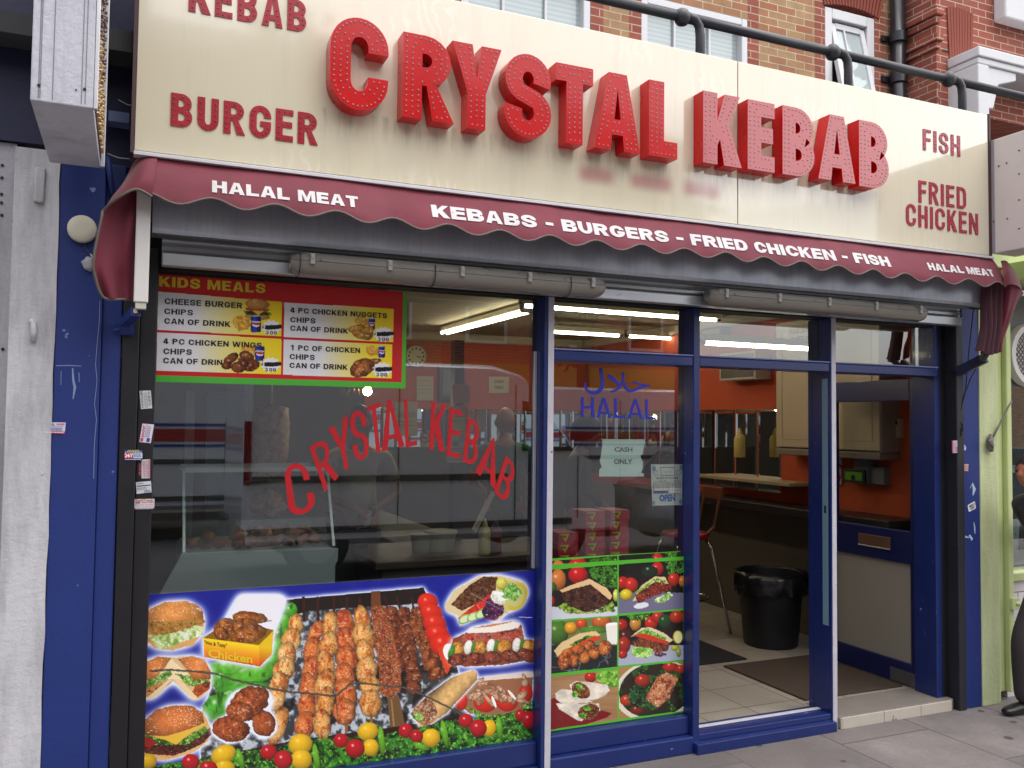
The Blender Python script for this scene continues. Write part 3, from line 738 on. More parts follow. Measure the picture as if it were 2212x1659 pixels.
def scal(x): return 2.436+.004*math.sin(x*3)+.018*math.cos(2*math.pi*(x-.03)/.232)
def sheet(mb, rows, mi=0):
    n = len(rows[0]); vs = [p for r in rows for p in r]
    mb.add(vs, [(i*n+j, i*n+j+1, (i+1)*n+j+1, (i+1)*n+j) for i in range(len(rows)-1) for j in range(n-1)], mi)
NXA = 420; xs = [.030+(4.508-.030)*i/NXA for i in range(NXA+1)]
q = MB(); rows = []
for j in range(13):
    t = j/12; rows.append([(x, ya(ZT+(scal(x)-ZT)*t, x), ZT+(scal(x)-ZT)*t) for x in xs])
sheet(q, rows)
fab = q.build('canopy', CLOTH, aw, smooth=True)
PIP = M('grey_piping', '6b645c', .8, var=.2)
MB().tube([(x, ya(scal(x), x), scal(x)) for x in xs[::2]], .0042, 6).build('piping', PIP, fab, smooth=True)
def tw(view, px, py, Y): return pt(view, px, py, Y)
LW = M('worn_white_print', 'd2cfd0', .75, var=.25, scale=22, speck=('a2707c', 40, .66))
q = MB()
for s, a, b, vt, vb in (('HALAL MEAT', ('A', 1362, 1190), ('B', 290, 1300), ('A', 1385, 1150), ('A', 1385, 1226)),
                        ('KEBABS - BURGERS - FRIED CHICKEN - FISH', ('B', 765, 1350), ('F', 1366, 170), ('B', 830, 1310), ('B', 830, 1392)),
                        ('HALAL MEAT', ('F', 1615, 200), ('F', 2028, 230), ('F', 1640, 175), ('F', 1640, 220))):
    x0, x1 = pt(*a, -.41).x, pt(*b, -.41).x; z1, z0 = pt(*vt, -.40).z, pt(*vb, -.42).z
    caps(q, s, x0, x1, z0, z1, 0, w=.86, v=.285, t=.235, gap=.10, space=.42, fn=lambda p, d: (p[0], ya(p[1], p[0])-.0018-d, p[1]))
q.build('lettering', LW, fab)
q = MB().box(-.01, 4.50, -.352, -.302, 2.602, 2.614).box(-.01, 4.50, -.348, -.306, 2.6145, 2.617)
q.build('head_rail', M('white_rail', 'cfced2', .45, var=.15, scale=8), aw, bevel=.003)
def patch(rows_, nu=18, nv=10, fold=0., fk=3):
    """smooth cloth patch through a coarse net of points"""
    R_ = [[Vector(p) for p in r] for r in rows_]
    def sp(P, t):
        n = len(P)-1; x = t*n; i = min(int(x), n-1); f = x-i
        p0, p1, p2, p3 = P[max(i-1, 0)], P[i], P[i+1], P[min(i+2, n)]
        return .5*((2*p1)+(p2-p0)*f+(2*p0-5*p1+4*p2-p3)*f*f+(3*p1-p0-3*p2+p3)*f**3)
    out = []
    for j in range(nv+1):
        row = [sp([sp(r, i/nu) for r in R_], j/nv) for i in range(nu+1)]
        if fold: row = [p+Vector((0, fold*math.sin(i/nu*math.pi*2*fk+.6)*(.3+.7*j/nv), 0)) for i, p in enumerate(row)]
        out.append(row)
    return out
# left end: the side panel bulges out and hangs
q = MB(); sheet(q, patch([[pt('A', 1010, 1000, -.337), pt('A', 950, 995, -.325), pt('A', 890, 1010, -.30), pt('A', 850, 1050, -.27)],
                          [pt('A', 1000, 1080, -.39), pt('A', 920, 1070, -.385), pt('A', 850, 1110, -.36), pt('A', 790, 1170, -.31)],
                          [pt('A', 985, 1170, -.415), pt('A', 900, 1155, -.42), pt('A', 810, 1190, -.40), pt('A', 715, 1265, -.35)],
                          [pt('A', 975, 1262, -.415), pt('A', 875, 1215, -.425), pt('A', 770, 1262, -.42), pt('A', 668, 1345, -.37)]]))
sd1 = q.build('side_panel', CLOTH, aw, smooth=True)
net = [[pt('A', 700, 1300, -.36), pt('A', 790, 1245, -.33), pt('A', 880, 1215, -.30), pt('A', 960, 1260, -.27)],
       [pt('A', 650, 1400, -.38), pt('A', 740, 1400, -.32), pt('A', 830, 1390, -.33), pt('A', 930, 1400, -.27)],
       [pt('D', 600, 150, -.37), pt('D', 690, 150, -.33), pt('D', 790, 150, -.31), pt('D', 880, 150, -.26)],
       [pt('D', 610, 265, -.35), pt('D', 690, 280, -.33), pt('D', 780, 285, -.29), pt('D', 870, 290, -.26)],
       [pt('D', 665, 398, -.32), pt('D', 720, 408, -.31), pt('D', 790, 410, -.29), pt('D', 860, 410, -.26)]]
q = MB(); sheet(q, patch(net, 20, 16, .012, 2)); sd2 = q.build('side_panel', CLOTH, aw, smooth=True)
edge = [pt('A', 975, 1262, -.416), pt('A', 875, 1213, -.427), pt('A', 770, 1260, -.423), pt('A', 668, 1343, -.373), pt('A', 650, 1400, -.381), pt('D', 600, 150, -.371), pt('D', 610, 265, -.351), pt('D', 665, 398, -.321), pt('D', 790, 410, -.291), pt('D', 850, 410, -.262)]
pe = patch([edge, edge], 60, 1)[0]
MB().tube(pe, .005, 6).build('piping', PIP, sd1, smooth=True)
# right end
net = [[pt('J', 520, 118, -.34), pt('J', 560, 118, -.36), pt('J', 590, 150, -.33), pt('J', 600, 180, -.28)],
       [pt('J', 535, 200, -.41), pt('J', 580, 190, -.42), pt('J', 640, 235, -.39), pt('J', 650, 250, -.32)],
       [pt('J', 545, 305, -.42), pt('J', 600, 290, -.43), pt('J', 655, 310, -.41), pt('J', 682, 352, -.37)]]
q = MB(); sheet(q, patch(net, 14, 10)); q.build('side_panel', CLOTH, aw, smooth=True)
net = [[pt('J', 535, 290, -.36), pt('J', 590, 285, -.40), pt('J', 650, 305, -.40), pt('J', 682, 352, -.37)],
       [pt('J', 530, 420, -.34), pt('J', 570, 430, -.37), pt('J', 610, 440, -.37), pt('J', 628, 440, -.35)],
       [pt('J', 520, 560, -.33), pt('J', 545, 570, -.34), pt('J', 570, 570, -.35), pt('J', 582, 570, -.34)],
       [pt('J', 505, 690, -.33), pt('J', 515, 690, -.34), pt('J', 530, 690, -.34), pt('J', 536, 690, -.33)],
       [pt('J', 500, 785, -.33), pt('J', 508, 790, -.34), pt('J', 518, 790, -.34), pt('J', 523, 780, -.33)]]
q = MB(); sheet(q, patch(net, 14, 16, .008, 2)); sp_ = q.build('side_panel', CLOTH, aw, smooth=True)
edge = [net[0][3], net[1][3], net[2][3], net[3][3], net[4][3]]
MB().tube(patch([edge, edge], 40, 1)[0], .005, 6).build('piping', PIP, sp_, smooth=True)
net = [[pt('J', 378, 275, -.31), pt('J', 430, 265, -.34), pt('J', 490, 265, -.36), pt('J', 545, 300, -.37)],
       [pt('J', 378, 450, -.31), pt('J', 430, 450, -.34), pt('J', 480, 450, -.34), pt('J', 530, 450, -.35)],
       [pt('J', 380, 620, -.32), pt('J', 430, 620, -.34), pt('J', 470, 620, -.34), pt('J', 515, 620, -.35)],
       [pt('J', 352, 775, -.32), pt('J', 400, 800, -.34), pt('J', 440, 810, -.35), pt('J', 490, 795, -.35)]]
q = MB(); sheet(q, patch(net, 44, 16, .022, 4)); q.build('gathered_cloth', M('faded_maroon_cloth', '54303a', .85, var=.35, scale=7, stretch=(3, 3, .5)), aw, smooth=True)
# arms
x0, x1 = pt('A', 876, 1240, -.30).x, pt('A', 976, 1260, -.30).x-.004
q = MB().box(x0, x1, -.335, -.295, pt('D', 880, 432, -.31).z, pt('A', 900, 1200, -.31).z); arm = q.build('arm', M('white_enamel', 'd8d5d2', .4, var=.1, scale=9), aw, bevel=.004)
q = MB().box(x0+.006, x1-.006, -.33, -.30, pt('D', 880, 475, -.31).z, pt('D', 880, 433, -.31).z)
q.tube([pt('D', 868, 470, -.31), pt('D', 868, 500, -.31)], .008, 8)
q.build('end_cap', M('cream_plastic', 'c4beb2', .5), arm, bevel=.003)
q = MB().bar(pt('D', 872, 490, -.30), pt('D', 800, 560, -.15), .035, .035); q.bar(pt('D', 800, 545, -.15), pt('D', 815, 630, -.12), .05, .03)
q.tube([pt('D', 770, 605, -.14), pt('D', 730, 608, -.12)], .007, 8)
q.build('bracket', BLUEW, aw, bevel=.003)
q = MB().bar(pt('J', 200, 935, -.14), pt('J', 410, 830, -.30), .03, .055, up=(0, 0, 1)); q.box(4.449, 4.512, -.155, -.136, pt('J', 170, 950, -.14).z, pt('J', 170, 885, -.14).z)
q.bar(pt('J', 380, 845, -.30), pt('J', 412, 800, -.33), .03, .03)
q.build('arm', M('navy_steel', '1a1d3c', .45, var=.2), aw, bevel=.003)

# ------------------------------------------------------------------ weatherproof lamps under the hood
def batten(x0, x1, z0, z1, y, label):
    t = thing('batten_light', label, 'lamp', ((x0+x1)/2, y, (z0+z1)/2), 'strip lights under the shutter hood')
    h = (z1-z0); zm = z0+h*.62
    def shell(mb, prof, mi=0):
        secs = [(x0, .55), (x0+.015, .80), (x0+.05, 1), (x1-.05, 1), (x1-.015, .80), (x1, .55)]
        n = len(prof); vs = [(x, y+p[0]*k, zm+(p[1])*k) for x, k in secs for p in prof]
        fs = [(i*n+j, i*n+(j+1) % n, (i+1)*n+(j+1) % n, (i+1)*n+j) for i in range(len(secs)-1) for j in range(n)]
        fs += [tuple(range(n-1, -1, -1)), tuple((len(secs)-1)*n+j for j in range(n))]
        mb.add(vs, fs, mi)
    up = [(-.052, 0), (-.046, .022), (-.03, h*.38), (.03, h*.38), (.046, .022), (.052, 0)]
    dn = [(.05, -.001)]+[(.05*math.cos(RAD(a)), -h*.62*math.sin(RAD(a))) for a in range(15, 180, 15)]+[(-.05, -.001)]
    q = MB(); shell(q, up); q.build('housing', M('dirty_housing', '5f5b56', .6, var=.4, scale=14, bump=.2, speck=('2f2b28', 18, .6)), t, auto=35)
    q = MB(); shell(q, dn)
    q.build('diffuser', M('yellowed_diffuser', '79736b', .2, var=.25, scale=3.5, stretch=(.5, 1, 3), coat=.5, speck=('5d574d', 24, .7)), t, auto=45)
    for k in range(5):
        x = x0+.08+(x1-x0-.16)*k/4
        MB().box(x-.009, x+.009, y-.058, y-.050, zm-.014, zm+.028).box(x-.006, x+.006, y-.061, y-.0585, zm+.006, zm+.022).build('clip', M('grey_clip', '8b8a88', .45), t, bevel=.002)
    return t
L1 = batten(pt('D', 1855, 210, -.27).x, pt('E', 1850, 340, -.27).x, 2.213, 2.305, -.275, 'longer grimy strip light clipped under the hood above the meal poster')
L2 = batten(pt('F', 175, 430, -.27).x, pt('F', 1565, 510, -.27).x, 2.218, 2.306, -.275, 'dusty strip light under the hood above the doorway')
for x in (L1.location.x-.68, L1.location.x-.12, L1.location.x+.52):
    MB().tube([(x, -.275+.056*math.cos(RAD(a)), 2.266+(.058 if a > 180 else .062)*math.sin(RAD(a))) for a in range(150, 400, 18)], .0022, 5).build('cable_tie', BLACK, L1)
# ------------------------------------------------------------------ the big kebab poster
_put = Print.put
def _putc(s, m, col, a=1.):
    cl = getattr(s, 'clip', None)
    _put(s, m if cl is None else (m*cl), col, a)
Print.put = _putc
def piece(s, cx, cy, rx, ry, rot, cols, seed, wob=.13, red=.0, dark=.42):
    """one chunk of grilled meat: rounded, blotched, browned at the rim"""
    return s.within(cx, cy, max(rx, ry)*1.5+3, lambda: _piece(s, cx, cy, rx, ry, rot, cols, seed, wob, red, dark))
def _piece(s, cx, cy, rx, ry, rot, cols, seed, wob, red, dark):
    r, a, b = s.ell(cx, cy, rx, ry, rot, wob, seed, .035); m = r < 1
    z = np.sqrt(np.clip(1-r*r, 0, 1)); du, dv = (s.U-cx)/max(rx, ry), (s.V-cy)/max(rx, ry)
    n = np.clip((fbm(s.U*.03, s.V*.03, seed, 5)-.5)*2.0+.5, 0, 1)[..., None]
    c = C_(cols[0])*(1-n)+C_(cols[1])*n
    k = np.clip((fbm(s.U*.045, s.V*.025, seed+7, 4)-.5)*5, 0, 1)[..., None]*.8; c = c*(1-k)+C_(cols[2])*k
    sh = dark+(1-dark)*np.clip(.15+.95*z-.3*du-.15*dv, 0, 1.1)
    c = c*sh[..., None]
    sp = np.clip((fbm(s.U*.16, s.V*.16, seed+13, 2)-.68)*9, 0, 1)[..., None]; c = c*(1-sp*.5)
    h = np.clip((fbm(s.U*.07, s.V*.10, seed+23, 3)-.62)*7, 0, 1)*np.clip(z*1.3-.3, 0, 1); c = c*(1-h[..., None]*.55)+C_('fff3dd')*h[..., None]*.55
    s.put(m, np.clip(c, 0, 1)); return m
def skewer(s, x0, y0, x1, y1, hw, n, cols, seed, wob=.16, jit=8, taper=True):
    R_ = random.Random(seed); L = math.hypot(x1-x0, y1-y0); ang = math.degrees(math.atan2(y1-y0, x1-x0))
    for i in range(n):
        t = (i+.5)/n; k = (.78 if i in (0,) and taper else 1)*R_.uniform(.88, 1.12)
        piece(s, x0+(x1-x0)*t+R_.uniform(-jit, jit), y0+(y1-y0)*t, L/n*.80*R_.uniform(.95, 1.15), hw*k, ang+R_.uniform(-16, 16), cols, seed*31+i, wob)
H_ = lambda *p: [(x+2011, y) for x, y in p]
P = Print(.0925, 1.784, .156, .940, -.0065, (0, 1623), 2.0109, .0021)
P.put(np.ones(P.U.shape, bool), '111c8c'); P.put(np.clip((P.V-900)/700, 0, 1), '0d1672', .6)
# grill tray
g = P.poly([(1480, 850), (1830, 580), (2716, 502), (2735, 545), (2780, 560), (2930, 1010), (3000, 1300), (2900, 1440), (2300, 1500), (1290, 1660), (1280, 1330)])
P.glow(g, 5); tray = fbm(P.U*.03, P.V*.03, 3, 5); n = np.clip((tray-.42)*5, 0, 1)[..., None]
P.put(g, C_('3a3d42')*(1-n)+C_('b9bfc8')*n)
P.put(P.poly([(1830, 578), (2716, 502), (2760, 600), (2000, 650), (1880, 680)], 6, 4)*g, '1b0d0a')
P.put((P.poly([(1280, 1600), (1900, 1480), (2500, 1400), (3000, 1320), (3000, 1500), (1280, 1760)])), '2b120f')
dk = np.clip((fbm(P.U*.012, P.V*.012, 71, 3)-.52)*8, 0, 1)*g*(P.V > 1000); P.put(dk, '17100f', .9)
for x0, x1, w_ in ((1945, 1950, 9), (2035, 2040, 9), (2140, 2140, 9), (2225, 2222, 9), (2305, 2318, 9), (2470, 2500, 6), (2545, 2580, 7), (2640, 2660, 7)):
    P.put(P.poly([(x0-w_, 560), (x0+w_, 560), (x1+w_, 720), (x1-w_, 720)]), '3b1710')
P.put(P.poly(H_((370, 528), (425, 523), (432, 640), (366, 640))), '6d4023')
P.put(P.poly(H_((470, 1200), (545, 1190), (585, 1385), (490, 1400))), '6f5233'); P.put(P.poly(H_((492, 1200), (500, 1200), (520, 1390), (508, 1392))), '9a7a50')
for x in (2380, 2220, 1945, 2100): P.put(P.poly([(x-9, 1240), (x+9, 1240), (x+9, 1440), (x-9, 1440)]), '8a6136')
# green peppers
for i, (cx, cy, rx, ry, rot) in enumerate(((1862, 650, 42, 52, 20), (1800, 735, 70, 52, -35), (1800, 815, 80, 46, -35), (1775, 880, 85, 42, -30), (1750, 955, 100, 44, -25), (1470, 1025, 150, 52, 4), (1440, 1100, 130, 48, 0), (1600, 1075, 190, 62, -18), (1560, 1150, 180, 44, -6), (1500, 1215, 190, 55, -12), (1400, 1270, 105, 85, -25))):
    P.round(cx, cy, rx, ry, '5cb030' if i % 2 else '4ba42c', rot, dark=.5, wob=.08, seed=200+i, tex=.22, tf=.03, gloss=.75)
P.put(np.clip((fbm(P.U*.05, P.V*.016, 81, 4)-.63)*9, 0, 1)*P.poly([(1330, 960), (1880, 600), (1820, 1180), (1310, 1340)]), '243a10', .6)
PALE = ('d68f42', 'eab874', 'b2521f'); ORG = ('c9672f', 'dd8a50', 'a8371a'); KOF = ('9a5530', 'c07a48', '7a3418'); BRN = ('6d3018', '94502a', '4a1a0e')
skewer(P, 2505, 640, 2600, 1010, 52, 8, BRN, 11, .22); skewer(P, 2585, 640, 2660, 1170, 55, 9, BRN, 12, .22); skewer(P, 2655, 650, 2800, 1080, 58, 8, ('7d3d1e', 'a8622f', '55200f'), 13, .22)
skewer(P, 2025, 740, 1945, 1440, 62, 6, ORG, 14); skewer(P, 2225, 680, 2205, 1350, 66, 6, ORG, 15)
skewer(P, 2118, 690, 2060, 1440, 64, 6, PALE, 16); skewer(P, 2312, 660, 2385, 1300, 66, 6, PALE, 17)
P.meat(H_((365, 640), (400, 615), (455, 625), (480, 690), (520, 850), (560, 1000), (560, 1150), (500, 1215), (430, 1190), (415, 1000), (385, 820)), ('8d4a2c', 'bb7848', 'a5351f'), 61, 8, .05, .4, 2., .18, .22)
skewer(P, 1905, 700, 1755, 1260, 64, 6, ('dda052', 'f0c888', 'bb5c26'), 18); piece(P, 1780, 1390, 55, 130, 20, PALE, 991)
# tomato slices
for i, (cx, cy, rx, ry) in enumerate(((2742, 600, 66, 62), (2765, 665, 74, 62), (2788, 735, 78, 62), (2806, 805, 80, 66), (2840, 870, 88, 74))):
    P.round(cx, cy, rx, ry, 'd92f18', 25, dark=.55, seed=30+i, tex=.08, gloss=.65, hi='ffd9c0')
P.put(P.poly([(2800, 890), (2930, 850), (2900, 990), (2862, 1060), (2840, 1000)], 5, 3), 'd8431c'); P.put(P.ell(2885, 920, 42, 60, -20)[0] < 1, 'f3efe8')
# burgers
def bun(pts_top, cx, cy, rx, ry, rot, seed, col='d08a48'):
    m = P.poly(pts_top, 3, seed); r, a, b = P.ell(cx, cy, rx, ry, rot)
    sh = np.clip(1.12-.45*np.clip(r, 0, 1.4)**2-.18*b, .45, 1.15); t = 1+(fbm(P.U*.05, P.V*.05, seed, 4)-.5)*.24
    c = np.clip(C_(col)*(sh*t)[..., None], 0, 1); P.put(m, c)
    se = (vnoise(P.U*.16, P.V*.2, seed+2) > .83) & (vnoise(P.U*.02, P.V*.02, seed+3) > .35) & (r < .95); P.put(m & se & (b < .35), 'f5e3bd', .85)
    return m
b1 = P.poly([(935, 720), (960, 640), (1060, 595), (1200, 590), (1290, 640), (1310, 720), (1300, 800), (1230, 870), (1100, 905), (990, 890), (935, 840)], 6, 1)
P.glow(b1, 7); P.put(b1, 'c78f50')
P.put(P.poly([(935, 840), (1000, 860), (1250, 830), (1290, 800), (1240, 870), (1100, 905), (990, 890)], 4, 2), 'd9a463')
P.meat([(945, 715), (1100, 720), (1290, 690), (1320, 720), (1230, 770), (1090, 810), (960, 800)], ('a97632', 'c9994d', '8a5a20'), 5, 7, .05, .3, 1.4, .08, .1)
lt = P.poly([(940, 810), (1010, 810), (1120, 790), (1260, 745), (1310, 760), (1290, 810), (1180, 850), (1090, 890), (1010, 895), (980, 850)], 9, 7); P.leaves(lt, 9, .04, '7fa03c', 'cfdfa0', 'f4f4e6')
P.put(np.clip((fbm(P.U*.03, P.V*.03, 15, 3)-.5)*6, 0, 1)*lt, 'f1f0ea', .8)
bun([(942, 700), (965, 640), (1050, 598), (1170, 588), (1260, 610), (1305, 660), (1300, 695), (1180, 705), (1040, 722), (950, 715)], 1110, 680, 200, 120, -8, 21)
b3 = P.poly([(925, 1440), (940, 1340), (1060, 1265), (1200, 1255), (1300, 1300), (1330, 1360), (1360, 1420), (1330, 1490), (1240, 1560), (1060, 1610), (950, 1590), (918, 1520)], 5, 2)
b2 = P.poly([(925, 980), (1010, 945), (1110, 950), (1230, 940), (1310, 960), (1350, 1040), (1345, 1150), (1290, 1210), (1240, 1225), (1110, 1100), (970, 1225), (925, 1200)], 4, 3)
P.glow(b2, 7); P.glow(b3, 7)
P.put(b2, 'd9b98a'); P.put(P.poly([(1000, 1060), (1100, 960), (1230, 1080), (1180, 1100), (1110, 1090), (1060, 1090)], 4, 8), 'efd9ae')
P.leaves(P.poly([(935, 1095), (1090, 1030), (1110, 1060), (960, 1160), (935, 1150)], 8, 4) | P.poly([(1120, 1050), (1160, 1060), (1340, 1095), (1330, 1140), (1200, 1130)], 8, 5), 12, .05, '3f6a1a', '8db84c', 'e6efd0')
P.meat([(930, 1150), (1080, 1090), (1100, 1110), (970, 1215), (930, 1200)], ('b86a34', 'e0b078', 'd07a3a'), 25, 5); P.meat([(1250, 1130), (1350, 1100), (1345, 1150), (1260, 1215), (1230, 1180)], ('b04a1e', 'cf6c34', '8f3412'), 26, 5)
P.put(P.poly([(1110, 1090), (1150, 1090), (1270, 1210), (1240, 1225)], 3, 3) | P.poly([(1100, 1100), (1080, 1090), (945, 1205), (970, 1225)], 3, 3), 'e9cfa0')
bun([(930, 1100), (932, 985), (1010, 945), (1095, 955), (1060, 1010), (1000, 1080)], 1000, 1020, 110, 90, -30, 22, 'c97a40'); bun([(1140, 960), (1230, 942), (1310, 960), (1352, 1040), (1350, 1090), (1240, 1095), (1190, 1020)], 1250, 1020, 120, 90, 20, 23, 'c97a40')
P.put(b3, 'd8a56c'); P.put(P.poly([(920, 1560), (1100, 1600), (1300, 1500), (1240, 1560), (1060, 1612), (950, 1595)], 3, 3), 'dcb380')
P.meat([(918, 1500), (1000, 1510), (1200, 1480), (1350, 1400), (1358, 1440), (1290, 1510), (1120, 1580), (930, 1570)], ('4a1a12', '74301c', '35100c'), 27, 6, .05, .4, 1.6, .2, .12)
P.leaves(P.poly([(925, 1440), (1060, 1480), (1180, 1470), (1310, 1390), (1330, 1420), (1200, 1510), (1000, 1510), (925, 1480)], 10, 6), 14, .045, '24480f', '6fa335', 'b8d878')
P.put(P.poly([(930, 1460), (970, 1470), (1000, 1500), (960, 1530), (925, 1520)], 4, 2), 'a02318')
P.put(P.poly([(960, 1450), (1130, 1440), (1310, 1365), (1325, 1375), (1220, 1430), (1130, 1510), (1060, 1480)], 2, 2), 'e5b840')
bun([(918, 1440), (930, 1350), (1000, 1285), (1120, 1258), (1240, 1262), (1300, 1310), (1310, 1370), (1200, 1415), (1060, 1455), (950, 1452)], 1115, 1370, 200, 110, -10, 24, 'c8743c')
# box of chicken
bx = P.poly([(1530, 548), (1800, 548), (1838, 575), (1815, 640), (1755, 790), (1740, 935), (1665, 1008), (1310, 948), (1302, 825), (1420, 745)])
P.glow(bx, 7); P.put(P.poly([(1540, 550), (1800, 550), (1836, 578), (1745, 790), (1660, 870), (1390, 800), (1470, 690)]), 'e9e6ee')
P.put(P.poly([(1302, 825), (1420, 745), (1470, 700), (1755, 775), (1660, 872)]), '8a6410')
for i, a in enumerate(((1440, 760, 70, 60, -40), (1600, 695, 115, 40, 4), (1560, 740, 80, 40, -15), (1590, 800, 115, 62, -14), (1420, 800, 50, 40, 30))):
    piece(P, *a, ('8f4a1a', 'b87a34', '6a2a10'), 300+i, .14, dark=.5)
gr = np.clip((P.V-840-.12*(P.U-1300))/110, 0, 1)[..., None]
P.put(P.poly([(1302, 825), (1660, 872), (1666, 1008), (1310, 948)]), C_('f2cf1c')*(1-gr)+C_('e06a1c')*gr); P.put(P.poly([(1660, 872), (1755, 775), (1742, 932), (1666, 1008)]), C_('e2bd18')*(1-gr)+C_('c65a1a')*gr)
fl = (P.V > 955+.12*(P.U-1310)+18*(fbm(P.U*.09, P.V*.02, 5, 2)-.5)) & bx & (P.U < 1666); P.put(fl, 'c23018')
# nuggets
nm = P.ell(1600, 1250, 150, 105, -10, .12, 3)[0] < 1; nm2 = P.ell(1480, 1410, 125, 85, 0, .12, 4)[0] < 1; nm3 = P.ell(1690, 1375, 80, 90, -20, .12, 5)[0] < 1
P.glow(nm | nm2 | nm3, 4)
for a, sd_ in (((1480, 1410, 118, 82, 8), 41), ((1690, 1375, 74, 86, -15), 42), ((1600, 1235, 130, 95, -25), 43), ((1540, 1300, 90, 65, 10), 44)): piece(P, *a, ('9a4a22', 'b8602c', '7d3414'), sd_, .12, dark=.5)
# pitta with doner meat, salad
pm = P.poly(H_((845, 610), (900, 520), (1060, 432), (1180, 425), (1260, 440), (1350, 470), (1380, 530), (1340, 620), (1230, 670), (1165, 735), (1100, 655), (935, 752), (925, 680), (850, 655)), 4, 3)
P.glow(pm, 7); P.put(pm, 'dcc79a')
P.put(P.poly(H_((1170, 440), (1350, 475), (1375, 530), (1330, 620), (1220, 660))), 'c9c27a')
P.meat(H_((880, 610), (990, 490), (1090, 432), (1180, 435), (1165, 530), (1060, 600), (950, 650)), ('5d3620', '85552f', '46241a'), 51, 6, .05, .5, 1.8, .15, .1)
P.meat(H_((925, 700), (1020, 620), (1150, 535), (1165, 590), (1060, 650), (940, 720)), ('c9201c', 'e2442c', 'a81414'), 52, 5, .04, .15, 1.2, .0, .2)
for x, y in ((968, 705), (1022, 690), (1075, 672)): P.round(x+2011, y, 44, 27, '9cc46a', -30, dark=.7, seed=x, tex=.1, gloss=.3); P.put(P.ell(x+2011, y, 34, 19, -30)[0] < 1, 'd3e3b0')
P.leaves(P.ell(3160, 640, 66, 72, 0, .35, 6, .04)[0] < 1, 15, .05, '24082c', '6a1f55', 'a55a8a'); P.leaves(P.ell(3195, 565, 55, 42, 10, .3, 7)[0] < 1, 16, .05, 'c9cdb8', 'f2f2ec', 'ffffff')
P.leaves(P.ell(3280, 530, 58, 60, 0, .3, 8)[0] < 1, 17, .05, '4f8f2c', 'a6d078', 'd4ecb0'); P.round(3215, 478, 36, 40, 'd9d060', gloss=.4, seed=9)
r, a, b = P.ell(3305, 560, 72, 92, 20); P.put((r < 1) & (r > .74) & (a > -.3), 'c9b83e')
# mixed kebab
km = P.poly(H_((890, 830), (985, 790), (1000, 760), (1290, 715), (1330, 740), (1350, 840), (1420, 850), (1422, 960), (1200, 1000), (960, 1010), (870, 970)), 6, 4)
P.glow(km, 7); P.put(km, '8f4632')
P.put(P.poly(H_((985, 795), (1000, 760), (1290, 718), (1325, 735), (1310, 765), (1150, 790))), 'efe6dc'); P.put(P.poly(H_((1010, 765), (1150, 735), (1270, 725), (1140, 752))), 'c98a5c')
P.meat(H_((960, 800), (1150, 795), (1330, 760), (1350, 840), (1180, 850), (930, 850)), ('9a4a38', 'c98070', 'd8402c'), 53, 6)
for i, x in enumerate((925, 1065, 1225, 1375)): piece(P, x+2011, 895-(i*6), 45, 52, 80, ('c9822c', 'e6b458', 'a04a1a'), 530+i)
for i, x in enumerate((990, 1135, 1300)): P.round(x+2011, 885-i*8, 26, 46, 'f0ece2', 12, dark=.7, seed=i, gloss=.2); P.round(x+2011+32, 885-i*8, 12, 44, '4f8a30', 12, seed=i, gloss=.3)
P.round(2895, 915, 20, 48, '4f8a30', 20, seed=2)
for i, x in enumerate((920, 1040, 1150, 1260, 1370)): piece(P, x+2011, 965-i*7, 62, 40, i*9-10, ('7a3424', 'a3553a', '4f1a14'), 540+i)
# doner sandwich
dm = P.poly(H_((900, 1230), (1000, 1120), (1050, 1085), (1400, 1045), (1405, 1080), (1395, 1200), (1330, 1310), (1180, 1335), (1000, 1310)), 5, 6)
P.glow(dm, 7); P.put(dm, '9b6a4c'); P.put(P.poly(H_((1040, 1105), (1100, 1072), (1405, 1042), (1400, 1078), (1200, 1090))), 'e3d2c4')
P.leaves(P.poly(H_((960, 1250), (1100, 1320), (1300, 1310), (1400, 1200), (1400, 1280), (1250, 1335), (1050, 1335)), 6, 2), 19, .05, '2f6a1e', '7fb84a', 'd0e6a8')
for x, y, rx in ((1100, 1240, 75), (1240, 1235, 70), (1360, 1180, 45), (945, 1230, 40)): P.round(x+2011, y, rx, 62, 'd8301c', seed=x, tex=.08, gloss=.4)
for i in range(26):
    R_ = random.Random(i); piece(P, R_.uniform(980, 1370)+2011, R_.uniform(1095, 1240), R_.uniform(26, 52), R_.uniform(12, 24), R_.uniform(-70, 70), ('b98a6a', 'dcb896', '8a5438'), 600+i, .2)
for x, y, a_ in ((1155, 1235, 70), (1270, 1190, 50)): P.put(P.ell(x+2011, y, 40, 9, a_)[0] < 1, 'f3efe6')
# wrap
wm = P.poly(H_((1020, 1030), (1050, 1050), (1048, 1090), (850, 1310), (790, 1350), (700, 1420), (620, 1310), (730, 1190), (880, 1080)), 4, 2)
P.glow(wm, 4); t = np.clip((P.U-2011)*-.35+P.V*.5+50, 0, 999)
r, a, b = P.ell(2900, 1180, 260, 78, -48); c = C_('caa36a')*(np.clip(1.1-.5*b**2-.15*b, .5, 1.1)*(1+(fbm(P.U*.05, P.V*.05, 7, 4)-.5)*.3))[..., None]
P.put(wm, np.clip(c, 0, 1)); P.meat(H_((628, 1290), (740, 1190), (775, 1250), (800, 1320), (720, 1400), (660, 1360)), ('8a5a34', 'd8c0a0', 'b0402a'), 55, 6, .06, .4, 2., .2, .2)
P.leaves(P.ell(2680, 1330, 40, 30, 20, .3, 3)[0] < 1, 20, .06, '3f6a1a', '9cc060', 'e0ecc0')
